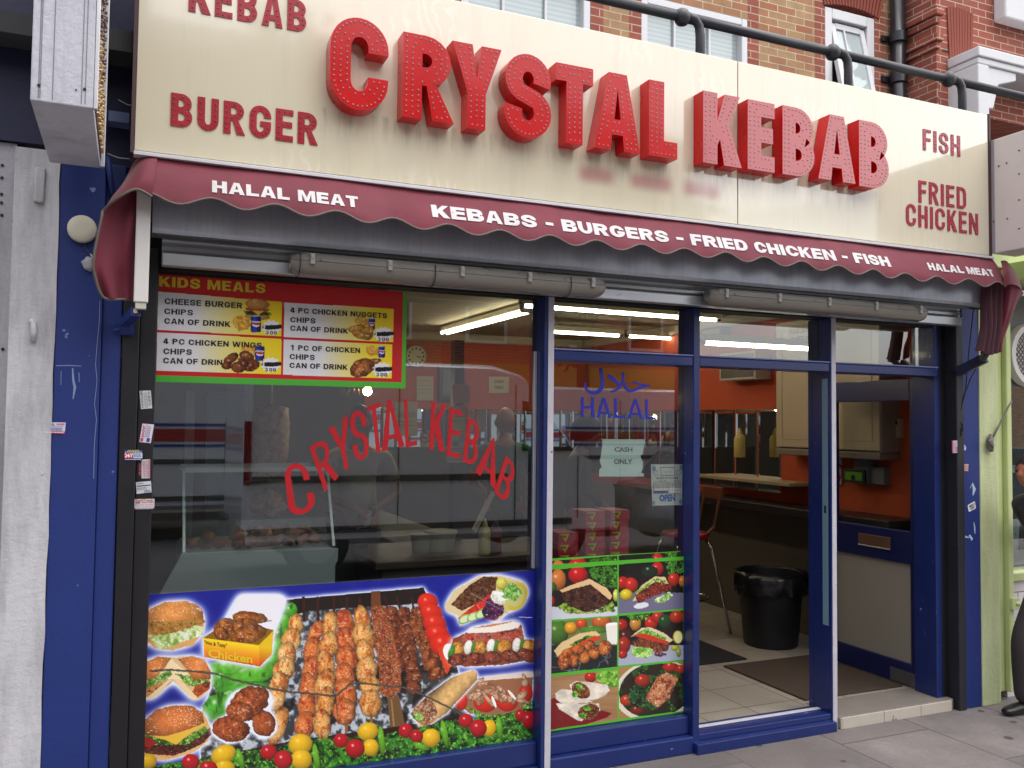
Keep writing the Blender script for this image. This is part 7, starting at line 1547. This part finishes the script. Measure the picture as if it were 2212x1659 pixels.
# serving counter and salad guard
ctn = thing('serving_counter', 'brown topped serving counter running back from the second pane', 'counter', (2.0, 1., ZF))
MB().box(1.25, 2.62, .75, 1.35, ZF, .86).build('body', M('counter_grey', '4a4647', .5, var=.2), ctn, bevel=.004); MB().box(1.2, 2.66, .70, 1.40, .8605, .90).build('worktop', M('brown_top', '4c3a32', .35, var=.3), ctn, bevel=.005)
MB().box(1.5, 1.95, 1.4005, 3.4, ZF, .90).build('return', M('counter_dim', '2c2a2c', .5), ctn, bevel=.004)
p0_, p1_ = pt('L', 1262, 1640, .68), pt('L', 1465, 1230, 1.0); sgd = thing('sneeze_guard', 'sloping glass guard with a grey metal strut on the serving counter', 'guard', p0_); MB().bar(p0_, p1_, .03, .012, up=(0, -1, 0)).build('strut', M('strut_grey', '8f8c88', .4, metal=.4), sgd); MB().quad((1.35, .70, p0_.z), (2.64, .70, p0_.z), (2.64, 1.0, p1_.z), (1.35, 1.0, p1_.z)).build('glass', GLASS2, sgd)
for i, (px0_, col, lab) in enumerate(((1095, 'b8a86a', 'cream sauce bottle on the serving counter by the big window'), (1165, '5c2420', 'dark red sauce bottle beside the cream one on the counter'))): p = pt('H', px0_, 225, .80); bottle(lab, (p.x, .80, .90), .20, col)
c = pt('H', 815, 85, 1.0); tb = thing('tub', 'stack of cream plastic food tubs on the counter', 'tub', (c.x, 1.0, .90)); MB().lathe((c.x, 1.0, .90), [(.07, 0), (.09, .10), (.096, .10), (.096, .115), (.07, .12)], 20).build('body', M('cream_tub', '9a9270', .4), tb, auto=40)
c2 = pt('H', 690, 60, 1.0); tb2 = thing('tub', 'dim cream tub left of the larger tub on the counter', 'tub', (c2.x, 1.0, .90)); MB().lathe((c2.x, 1.0, .90), [(.05, 0), (.062, .09), (.066, .10), (.04, .105)], 20).build('body', M('dim_tub', '7a7258', .4), tb2, auto=40)
# cartons of pies in the second window
RC = M('red_carton', 'b82834', .45, var=.2, scale=16); YT = M('carton_yellow', 'd0b030', .5, var=.1); yk = .30; boxp = None
tag(MB().box(1.90, 2.58, .16, .62, .55, .78).build('display_stand', M('stand_grey', '5c5c60', .5), bevel=.004), 'grey stand behind the food poster carrying red cartons', 'stand')
cols_ = ((pt('R', 186, 300, yk).x, pt('R', 312, 300, yk).x, 3), (pt('R', 360, 300, yk).x, pt('R', 520, 300, yk).x, 5), (pt('R', 527, 300, yk).x, pt('R', 692, 300, yk).x, 5))
zt_ = pt('R', 440, 62, yk).z; hb_ = (zt_-pt('R', 440, 355, yk).z)/4.0; zb_ = zt_-5*hb_
for ci, (xa_, xb_, nk) in enumerate(cols_):
    for k in range(nk):
        w_ = .1165; nm = ('bottom', 'second', 'third', 'fourth', 'top')
        lab = 'red carton with a yellow flag, %s of the %s stack behind the second pane' % (('top' if k == nk-1 else nm[k]), ('short left', 'tall middle', 'tall right')[ci])
        z = zb_+k*hb_
        if boxp is None:
            boxp = thing('food_carton', lab, 'carton', (0, 0, 0), 'red food cartons stacked in the window'); MB().box(0, w_, 0, .16, 0, hb_*.97).build('carton', RC, boxp, bevel=.002)
            q = MB().add([(.008, -.0008, hb_*.86), (w_*.55, -.0008, hb_*.86), (w_*.36, -.0008, hb_*.1)], [(0, 1, 2)]); q.build('flag', YT, boxp)
            q = MB(); small(q, 'Hot', .016, hb_*.5, hb_*.3, .03, y=-.0014, bold=.04); q.build('lettering', BLACK, boxp)
            q = MB(); [q.bar((w_*(.62+.1*i), -.0006, hb_*.2), (w_*(.72+.1*i), -.0006, hb_*.8), .0008, .003, up=(0, -1, 0)) for i in range(3)]; q.build('pattern', M('pink_print', 'c87a74', .5), boxp)
            t = boxp
        else: t = copy_thing(boxp, (0, 0, 0), lab)
        t.location = (xa_+(xb_-xa_-w_)/2+random.Random(ci*9+k).uniform(-.004, .004), yk+random.Random(ci*7+k).uniform(0, .01), z)
# ------------------------------------------------------------------ people
def skin_mesh(name, joints, edges, mat, parent, sub=2, root=0):
    me = bpy.data.meshes.new(name); off = wloc(parent) if parent else Vector((0, 0, 0)); me.from_pydata([Vector(j[0])-off for j in joints], edges, [])
    o = bpy.data.objects.new(name, me); COL.objects.link(o)
    s = o.modifiers.new('skin', 'SKIN'); s.use_smooth_shade = True
    if not me.skin_vertices: 
        bm = bmesh.new(); bm.from_mesh(me); bm.verts.layers.skin.verify(); bm.to_mesh(me); bm.free()
    for i, j in enumerate(joints):
        sv = me.skin_vertices[0].data[i]; r = j[1]; sv.radius = r if isinstance(r, tuple) else (r, r); sv.use_root = (i == root)
    o.modifiers.new('smooth', 'SUBSURF').levels = sub; o.modifiers['smooth'].render_levels = sub
    dg = bpy.context.evaluated_depsgraph_get(); m2 = bpy.data.meshes.new_from_object(o.evaluated_get(dg)); m2.name = name
    bpy.data.objects.remove(o); m2.materials.clear(); m2.materials.append(mat)
    m2.polygons.foreach_set('use_smooth', [True]*len(m2.polygons))
    o = bpy.data.objects.new(name, m2); COL.objects.link(o)
    if parent: o.parent = parent
    return o
def head_shape(c, fwd, k=1., tilt=0.):
    """skull, jaw, nose, brow, lips and ears as one surface; k scales a 23 cm head"""
    f = Vector(fwd).normalized(); up = Vector((0, 0, 1)); r = f.cross(up).normalized()
    if tilt: up = (up+f*tilt).normalized(); f = up.cross(r)*-1
    nu, nv = 40, 30; vs = []
    for j in range(nv+1):
        ph = math.pi*j/nv
        for i in range(nu):
            t = 2*math.pi*i/nu; x, y, z = math.sin(ph)*math.cos(t), math.sin(ph)*math.sin(t), math.cos(ph)   # x forward, y side
            hx, hy, hz = x*.098, y*.076, z*.118
            if z < 0: hy *= 1-.28*(-z)**1.3; hx *= 1-.10*(-z) if x > 0 else 1-.42*(-z)
            g = lambda px, pz_, s1, s2: math.exp(-((y*.076-px)/s1)**2-((hz-pz_)/s2)**2)*(1 if x > .1 else 0)
            hx += .024*g(0, -.022, .010, .020)+.010*g(0, -.004, .008, .022)-.009*(g(.031, .006, .014, .011)+g(-.031, .006, .014, .011))+.005*(g(.028, .027, .022, .008)+g(-.028, .027, .022, .008))+.007*g(0, -.058, .020, .006)+.006*g(0, -.070, .018, .006)-.003*g(0, -.0645, .022, .003)+.010*g(0, -.098, .022, .016)
            if abs(y) > .8 and -.25 < x < .12 and -.35 < z < .25: hy += math.copysign(.016*(1-((x+.07)/.2)**2)*(1-((z+.05)/.32)**2), y)
            vs.append(Vector(c)+(f*hx+r*hy+up*hz)*k)
    fs = [(j*nu+i, (j+1)*nu+i, (j+1)*nu+(i+1) % nu, j*nu+(i+1) % nu) for j in range(nv) for i in range(nu)]
    return vs, fs, f, r, up
def person(label, loc, face, height=1.70, lean=0., skin='a06a4e', shirt='c4c0b4', legs='2b2a2e', hair='1b1614', shoes='17161a', arms=None, stride=0., hood=None, sleeve='short', headturn=0., tilt=0., bald=False, headlift=0.):
    t = thing('person', label, 'person', loc); L = Vector(loc); k = height/1.72; F = Vector((math.cos(face), math.sin(face), 0)); Rr = Vector((math.sin(face), -math.cos(face), 0)); Z = Vector((0, 0, 1))
    P = lambda f, s, z: L+(F*(f+lean*max(0, z-.9))+Rr*s+Z*z)*k
    SK = M('skin_'+skin, skin, .5, var=.12, scale=12); S1 = M('cloth_'+shirt, shirt, .85, var=.18, scale=9, bump=.2); S2 = M('cloth_'+legs, legs, .85, var=.22, scale=9, bump=.25)
    A = arms or {1: ((.02, .25, 1.17), (.20, .17, 1.05)), -1: ((.02, -.25, 1.17), (.20, -.17, 1.05))}
    j = [(P(0, 0, .97), (.12*k, .09*k)), (P(0, 0, 1.12), (.125*k, .088*k)), (P(.01, 0, 1.30), (.135*k, .095*k)), (P(0, 0, 1.41), (.10*k, .07*k)), (P(.005, 0, 1.48), .048*k), (P(.02, 0, 1.555), .048*k)]
    e = [(0, 1), (1, 2), (2, 3), (3, 4), (4, 5)]
    hands = []
    for s in (1, -1):
        el, wr = A[s]; n = len(j); j += [(P(0, s*.175, 1.395), .052*k), (P(*el), .039*k), (P(*wr), .026*k)]; e += [(3, n), (n, n+1), (n+1, n+2)]
        W = P(*wr); D = (W-P(*el)).normalized(); side = D.cross(Z).normalized()*s; nrm = side.cross(D)
        palm = len(j); j += [(W+D*.05*k, (.026*k, .016*k)), (W+D*.085*k, (.030*k, .015*k))]; e += [(n+2, palm), (palm, palm+1)]
        hands.append((W+D*.085*k, D, side, nrm))
    for s in (1, -1):
        st = stride*s; n = len(j); kf = .03+st*.30+(.05 if st > 0 else 0); j += [(P(0, s*.095, .90), .088*k), (P(kf, s*.10, .49), .056*k), (P(kf*.4+st*.25-(.1*abs(stride) if st < 0 else 0), s*.10, .085), .038*k)]; e += [(0, n), (n, n+1), (n+1, n+2)]
    for W, D, side, nrm in hands:
        base = min(range(len(j)), key=lambda i: (Vector(j[i][0])-W).length)
        for q_, ln in ((-.024, .066), (-.008, .076), (.008, .070), (.023, .056)):
            n = len(j); b0 = W+side*q_*k+D*.012*k; j += [(b0, .0095*k), (b0+(D*.55*ln-Z*.25*ln)*k, .0085*k), (b0+(D*.85*ln-Z*.65*ln)*k, .007*k)]; e += [(base, n), (n, n+1), (n+1, n+2)]
        n = len(j); b0 = W-D*.045*k-side*.030*k; j += [(b0-side*.014*k+D*.014*k, .011*k), (b0-side*.026*k+D*.045*k-Z*.01*k, .009*k)]; e += [(base-1, n), (n, n+1)]
    body = skin_mesh('body', j, e, SK, t, 1)
    hc = P(.045+headlift, 0, 1.615); hf = Matrix.Rotation(headturn, 3, 'Z') @ F
    vs, fs, f, r, up = head_shape(hc, hf, k, tilt)
    off = wloc(t); bm = bmesh.new(); bm.from_mesh(body.data); hv = [bm.verts.new(Vector(v)-off) for v in vs]
    for fc in fs:
        try: ff = bm.faces.new([hv[i] for i in fc]); ff.smooth = True
        except ValueError: pass
    bmesh.ops.remove_doubles(bm, verts=hv, dist=1e-6); bm.normal_update(); bm.to_mesh(body.data); bm.free()
    for s in (1, -1): MB().blob(Vector(hc)+(f*.083+r*s*.031+up*.006)*k, (.011*k, .011*k, .008*k), 1, 0, 10, 7).build('eye', M('eye_dark', '2a211d', .2), t, smooth=True)
    if not bald or hood:
        q = MB(); nu, nv = 30, 14; vv = []
        for jn in range(nv+1):
            ph = math.pi*.60*jn/nv
            for i in range(nu):
                a = 2*math.pi*i/nu; front = max(0, math.cos(a)); lim = ph*(1-.42*front**2) if not hood else ph*(1-.25*front**2); x, y, z = math.sin(lim)*math.cos(a), math.sin(lim)*math.sin(a), math.cos(lim); g_ = 1.07 if not hood else 1.25
                g_ += .03*mnoise.noise(Vector((x*5, y*5, z*5))); vv.append(Vector(hc)+(f*(x*.098*g_-.004)+r*y*.078*g_+up*z*.120*g_)*k)
        q.add(vv, [(jn*nu+i, (jn+1)*nu+i, (jn+1)*nu+(i+1) % nu, jn*nu+(i+1) % nu) for jn in range(nv) for i in range(nu)]); q.build('hood' if hood else 'hair', M('hair_'+(hood or hair), hood or hair, .7, var=.3, scale=30, bump=.5), t, smooth=True)
    # shirt: the torso and arms again, a little fuller
    g_ = 1.17; js = [(P(0, 0, .84), (.158*k, .126*k)), (P(0, 0, 1.10), (.145*k, .108*k)), (P(.01, 0, 1.30), (.152*k, .112*k)), (P(0, 0, 1.415), (.112*k, .082*k)), (P(.003, 0, 1.475), .062*k)]; es = [(0, 1), (1, 2), (2, 3), (3, 4)]
    for s in (1, -1):
        el, wr = A[s]; n = len(js); E_, W = P(*el), P(*wr); S_ = P(0, s*.178, 1.40); js.append((S_, .066*k)); es.append((3, n))
        if sleeve == 'short': js.append((S_.lerp(E_, .75), .058*k)); es.append((n, n+1))
        else: js += [(E_, .052*k), (E_.lerp(W, .92), .040*k)]; es += [(n, n+1), (n+1, n+2)]
    skin_mesh('shirt' if sleeve == 'short' else 'jacket', js, es, S1, t, 2)
    jt = [(P(0, 0, 1.0), (.135*k, .108*k)), (P(0, 0, .90), (.150*k, .118*k))]; et = [(0, 1)]
    feet = []
    for s in (1, -1):
        st = stride*s; kf = .03+st*.30+(.05 if st > 0 else 0); af = kf*.4+st*.25-(.1*abs(stride) if st < 0 else 0); n = len(jt)
        jt += [(P(0, s*.10, .82), .105*k), (P(kf, s*.10, .49), .084*k), (P(kf*.7+af*.3, s*.10, .28), .080*k), (P(af, s*.10, .06), .072*k)]; et += [(1, n), (n, n+1), (n+1, n+2), (n+2, n+3)]; feet.append((af, s))
    skin_mesh('trousers', jt, et, S2, t, 2)
    SH = M('leather_'+shoes, shoes, .35, var=.2)
    for af, s in feet:
        jn = [(P(af-.05, s*.10, .045), (.040*k, .040*k)), (P(af+.06, s*.105, .045), (.044*k, .040*k)), (P(af+.15, s*.11, .034), (.046*k, .030*k)), (P(af+.20, s*.11, .028), (.034*k, .022*k))]; skin_mesh('shoe', jn, [(0, 1), (1, 2), (2, 3)], SH, t, 2)
    return t
c = pt('E', 290, 1360, 1.75); person('man in a cream t-shirt working behind the counter with his forearms forward', (c.x, 1.78, ZF), RAD(-95), 1.66, .05, '94664c', 'b9b2a0', '33373f', arms={1: ((.06, .26, 1.16), (.26, .10, 1.10)), -1: ((.06, -.26, 1.16), (.26, -.06, 1.06))})
c = pt('E', 1255, 1260, 2.2); person('balding man in a green shirt standing inside with his back to the window', (c.x-.02, 2.25, ZF), RAD(60), 1.68, .03, '8a5a42', '1f5a34', '23242a', bald=True, headturn=.3)
c = pt('E', 1695, 1370, 1.7); person('customer in a dark hooded jacket behind the second pane', (c.x, 1.75, ZF), RAD(-40), 1.60, .06, '70503c', '26262c', '1e2026', hood='15151a', sleeve='long')
# passer-by leaving the picture at the right
person('passer-by in dark grey brown trousers and black shoes walking past the green shop', (4.93, -.40, 0), RAD(178), 1.48, .28, 'b06a50', '3a3436', '3a3234', sleeve='long', stride=.42, arms={1: ((-.20, .24, 1.14), (-.20, .22, .92)), -1: ((-.22, -.24, 1.14), (-.24, -.22, .92))})
# ------------------------------------------------------------------ the street behind the photographer (seen in the glass and the mirrors)
VW = M('van_grey_paint', 'd3d8e0', .22, var=.05, coat=.6); VG = M('vehicle_window', '14171b', .08, var=.1, coat=.5); TY = M('tyre_rubber', '17171a', .8); RIM = M('wheel_trim', '8d9096', .35, metal=.7); BUMP = M('grey_bumper', '3c3e44', .6)
def side_solid(q, prof, y0, y1, inset=.0, mi=0):
    """vehicle shell: side outline (x, z) given across the width, tucked in at the edges"""
    cx = sum(p[0] for p in prof)/len(prof); cz = sum(p[1] for p in prof)/len(prof); secs = [(y0, .94), (y0+.10, 1), (y1-.10, 1), (y1, .94)]; n = len(prof)
    vs = [(cx+(p[0]-cx)*(k*.5+.5), y, cz+(p[1]-cz)*k) for y, k in secs for p in prof]
    q.add(vs, [(i*n+a, i*n+(a+1) % n, (i+1)*n+(a+1) % n, (i+1)*n+a) for i in range(3) for a in range(n)]+[tuple(range(n-1, -1, -1)), tuple(3*n+a for a in range(n))], mi)
def wheel(t, x, y, r, w_=.2):
    o = MB().lathe((x, y-w_/2, r), [(r*.6, 0), (r*.96, .01), (r, .04), (r, w_-.04), (r*.96, w_-.01), (r*.6, w_)], 28, 'y').build('wheel', TY, t, auto=40); MB().lathe((x, y-w_/2-.004, r), [(r*.58, .0), (r*.58, w_+.008)], 20, 'y').build('rim', RIM, o, auto=40)
ZR = -.13
def van(label, x0, y1, L_=5.3, stripe=None):
    """x0 = rear, nose to +x; y1 = side next to the kerb"""
    H, W_, kx = 2.42, 1.95, L_/5.3; t = thing('parked_van', label, 'van', (x0+L_/2, y1-W_/2, ZR)); q = MB()
    pr = [(0, .45), (0, 2.1), (.06, 2.36), (.3, H), (3.3, H), (3.75, 2.32), (4.05, 2.08), (4.62, 1.42), (5.12, 1.18), (5.28, .95), (5.3, .45)]
    side_solid(q, [(x0+a*kx, ZR+z) for a, z in pr], y1-W_, y1); q.build('body', VW, t, auto=35)
    q = MB(); yy = y1+.004
    def sd(pts, y, mi=0): q.prism(pts, lambda p, tt: (x0+p[0]*kx, tt, ZR+p[1]), y, y+.012, mi)
    sd([(3.72, 1.44), (4.52, 1.44), (4.02, 1.98), (3.72, 2.02)], yy); sd([(3.72, 1.44), (4.52, 1.44), (4.02, 1.98), (3.72, 2.02)], y1-W_-.016); q.build('side_window', VG, t)
    MB().quad((x0+4.09*kx, y1-.16, ZR+2.06), (x0+4.09*kx, y1-W_+.16, ZR+2.06), (x0+4.66*kx, y1-W_+.12, ZR+1.42), (x0+4.66*kx, y1-.12, ZR+1.42)).build('windscreen', VG, t)
    q = MB()
    for a, b_ in (((.1, 1.15), (3.5, 1.15)), ((.05, .62), (4.5, .62))): q.bar((x0+a[0]*kx, yy+.004, ZR+a[1]), (x0+b_[0]*kx, yy+.004, ZR+b_[1]), .02, .07)
    q.build('rubbing_strip', BUMP, t)
    q = MB()
    for a in (1.95, 3.62, 4.6): q.bar((x0+a*kx, yy+.002, ZR+.65), (x0+a*kx, yy+.002, ZR+(2.2 if a < 4 else 1.38)), .004, .012, up=(1, 0, 0))
    q.build('door_seam', BUMP, t)
    MB().box(x0+4.95*kx, x0+L_+.06, y1-W_+.05, y1-.05, ZR+.4, ZR+.72).box(x0-.06, x0+.12, y1-W_+.05, y1-.05, ZR+.4, ZR+.66).build('bumper', BUMP, t, bevel=.05)
    for y in (y1+.005, y1-W_-.005): MB().box(x0+.0, x0+.07, min(y, y-.02), max(y, y+.02), ZR+1.1, ZR+1.75).build('tail_light', M('tail_red', '8a1418', .2, coat=.6), t)
    for y in (y1-.3, y1-W_+.3): MB().blob((x0+5.14*kx, y, ZR+.98), (.12, .16, .12), 1, 0).build('headlight', M('lamp_glass', 'b9bec4', .1, coat=.8), t, smooth=True)
    for x in (x0+.92*kx, x0+4.35*kx):
        for y in (y1-.14, y1-W_+.14): wheel(t, x, y, .345, .26)
    if stripe:
        q = MB()
        for z0, z1, mi in ((1.36, 1.40, 0), (1.44, 1.62, 1), (1.66, 1.70, 0)): q.box(x0+.05, x0+3.4*kx, yy+.001, yy+.006, ZR+z0, ZR+z1, mi)
        q.build('stripe', [M('stripe_blue', '1f3f98', .3), M('stripe_red', 'a8202c', .3)], t)
    return t
van('pale grey high roofed van parked at the kerb opposite the big window', 1.08, -5.45, 4.4)
van('pale grey van with red and blue stripes parked across the road', -1.95, -9.7, stripe=True)
van('pale grey van with red and blue stripes further along across the road', 6.4, -10.3, stripe=True)
def car(label, x0, y1, paint, L_=4.2):
    W_ = 1.74; t = thing('parked_car', label, 'car', (x0+L_/2, y1-W_/2, ZR)); q = MB()
    low = [(0, .35), (.02, .75), (.15, .95), (1., 1.0), (2.9, .98), (3.9, .82), (4.15, .65), (4.2, .35)]; side_solid(q, [(x0+a, ZR+z) for a, z in low], y1-W_, y1); q.build('body', paint, t, auto=35)
    q = MB(); side_solid(q, [(x0+a, ZR+z) for a, z in [(.35, .95), (.75, 1.38), (1.2, 1.46), (2.1, 1.45), (2.5, 1.32), (3.1, .96)]], y1-W_+.14, y1-.14); q.build('roof', paint, t, auto=35)
    q = MB()
    for y in (y1-.142, y1-W_+.128): q.prism([(.62, 1.0), (.92, 1.32), (1.6, 1.38), (1.6, 1.0)], lambda p, tt: (x0+p[0], tt, ZR+p[1]), y, y+.014); q.prism([(1.68, 1.0), (1.68, 1.38), (2.1, 1.37), (2.42, 1.26), (2.9, 1.0)], lambda p, tt: (x0+p[0], tt, ZR+p[1]), y, y+.014)
    q.build('side_window', VG, t); MB().quad((x0+2.52, y1-.3, ZR+1.33), (x0+2.52, y1-W_+.3, ZR+1.33), (x0+3.12, y1-W_+.2, ZR+1.0), (x0+3.12, y1-.2, ZR+1.0)).build('windscreen', VG, t)
    for x in (x0+.75, x0+3.35):
        for y in (y1-.1, y1-W_+.1): wheel(t, x, y, .30, .2)
    for y in (y1-.25, y1-W_+.25): MB().blob((x0+4.02, y, ZR+.72), (.12, .18, .08), 1, 0).build('headlight', M('lamp_glass', 'b9bec4', .1, coat=.8), t, smooth=True)
    return t
car('silver grey car parked ahead of the grey van at the kerb', 6.3, -5.5, M('silver_paint', '8d9198', .25, metal=.5, coat=.5)); car('dark blue car parked further along the kerb', 11.2, -5.5, M('deep_blue_paint', '23304f', .25, coat=.6))
# terrace across the road, raised and lengthened to screen sky from the left letters
def house(x0, x1, h, wall, lab, nfl):
    t = thing('terraced_house', lab, 'house', ((x0+x1)/2, -19, 0)); q = MB().box(x0, x1, -26, -16.6, -.1, h); q.build('wall', wall, t)
    q = MB(); q.prism([(-26.2, h), (-16.4, h), (-21.3, h+2.6)], lambda p, tt: (tt, p[0], p[1]), x0-.05, x1+.05); rf = q.build('roof', M('slate', '4a4a50', .8, var=.3), t); MB().box(x0+.4, x0+1.2, -21.8, -20.8, h+1.5, h+3.6).build('chimney', wall, rf)
    for f_ in range(nfl):
        for k in range(3):
            xm = x0+(x1-x0)*(k+.5)/3; z0 = 3.6+f_*2.9
            if z0+1.7 > h: continue
            o = MB().box(xm-.55, xm+.55, -16.6, -16.52, z0, z0+1.6).build('window', UPV, t); MB().box(xm-.47, xm+.47, -16.53, -16.515, z0+.08, z0+1.52).build('pane', VG, o)
    o = MB().box(x0+.3, x1-.3, -16.6, -16.5, 0, 2.4).build('shop_window', VG, t); MB().box(x0+.2, x1-.2, -16.6, -16.35, 2.45, 3.1).build('signboard', M('sb%d' % int(x0+60), ('2f5a3a', '7a2a2a', '2a3a6a', 'b9a34a')[int(x0+60) % 4], .5), t)
house(-22, -15, 9.2, REDB, 'red brick terraced house over a shop across the road, far left', 2); house(-15, -8, 9.6, STOCK, 'yellow brick terraced house across the road with a dark slate roof', 2); house(-8, -1, 9.4, REDB, 'red brick terraced house across the road behind the striped van', 2)
house(-1, 7, 9.6, STOCK, 'yellow brick terraced house facing the kebab shop', 2); house(7, 14, 9.2, REDB, 'red brick house across the road beside the gap', 2)
house(34, 44, 6.0, STOCK, 'distant low yellow brick house beyond the side road', 1); house(44, 56, 7.0, REDB, 'distant red brick house at the end of the view', 1)
LEAF = M('leaf_green', '33501f', .7, var=.5, scale=3); BARK = M('bark', '4c4038', .9, var=.3, bump=.5)
def tree(lab, x, y, h, r, seed):
    R_ = random.Random(seed); t = thing('street_tree', lab, 'tree', (x, y, 0)); q = MB().tube([(x, y, -.1), (x+.05, y, h*.3), (x-.05, y+.1, h*.55), (x, y, h*.8)], [.2, .15, .11, .04], 10)
    for k in range(7):
        a = R_.uniform(0, 6.28); z = h*R_.uniform(.35, .6); q.tube([(x, y, z), (x+math.cos(a)*r*.4, y+math.sin(a)*r*.4, z+h*.14), (x+math.cos(a)*r*.8, y+math.sin(a)*r*.8, z+h*.2)], [.07, .045, .015], 7)
    q.build('trunk', BARK, t, smooth=True); q = MB(); cl = [(R_.gauss(0, .42)*r, R_.gauss(0, .42)*r, h*.7+R_.gauss(0, .42)*r*.8) for _ in range(45)]
    for k in range(3600):
        c = cl[R_.randrange(45)]; p = Vector((x+c[0]+R_.gauss(0, .24)*r*.6, y+c[1]+R_.gauss(0, .24)*r*.6, c[2]+R_.gauss(0, .2)*r*.6)); d = Vector((R_.gauss(0, 1), R_.gauss(0, 1), R_.gauss(0, 1))).normalized(); e = d.orthogonal()*R_.uniform(.06, .13); g_ = d.cross(e)
        q.quad(p-e, p+g_*.6, p+e, p-g_*.6)
    q.build('crown', LEAF, t)
tree('leafy street tree on the far pavement opposite the big window', 1.6, -13.6, 9.5, 2.6, 4); tree('street tree on the far pavement to the right of the first', 9.4, -13.8, 8.2, 2.2, 5); tree('street tree on the far pavement at the left', -6., -13.8, 9., 2.5, 6)
sl = thing('street_lamp', 'tall grey street lamp with a short arm across the road', 'street lamp', (19., -13.2, 0)); MB().tube([(19, -13.2, 0), (19, -13.2, 7.4)], [.09, .05], 10).tube([(19, -13.2, 7.4), (18.9, -12.9, 7.7), (18.6, -12.3, 7.75)], .04, 8).build('pole', M('lamp_grey', '5c5f63', .5, metal=.4), sl, smooth=True); MB().blob((18.5, -12.1, 7.72), (.15, .3, .09), 1, 0).build('lantern', M('lantern_grey', '8a8d90', .4), sl, smooth=True)
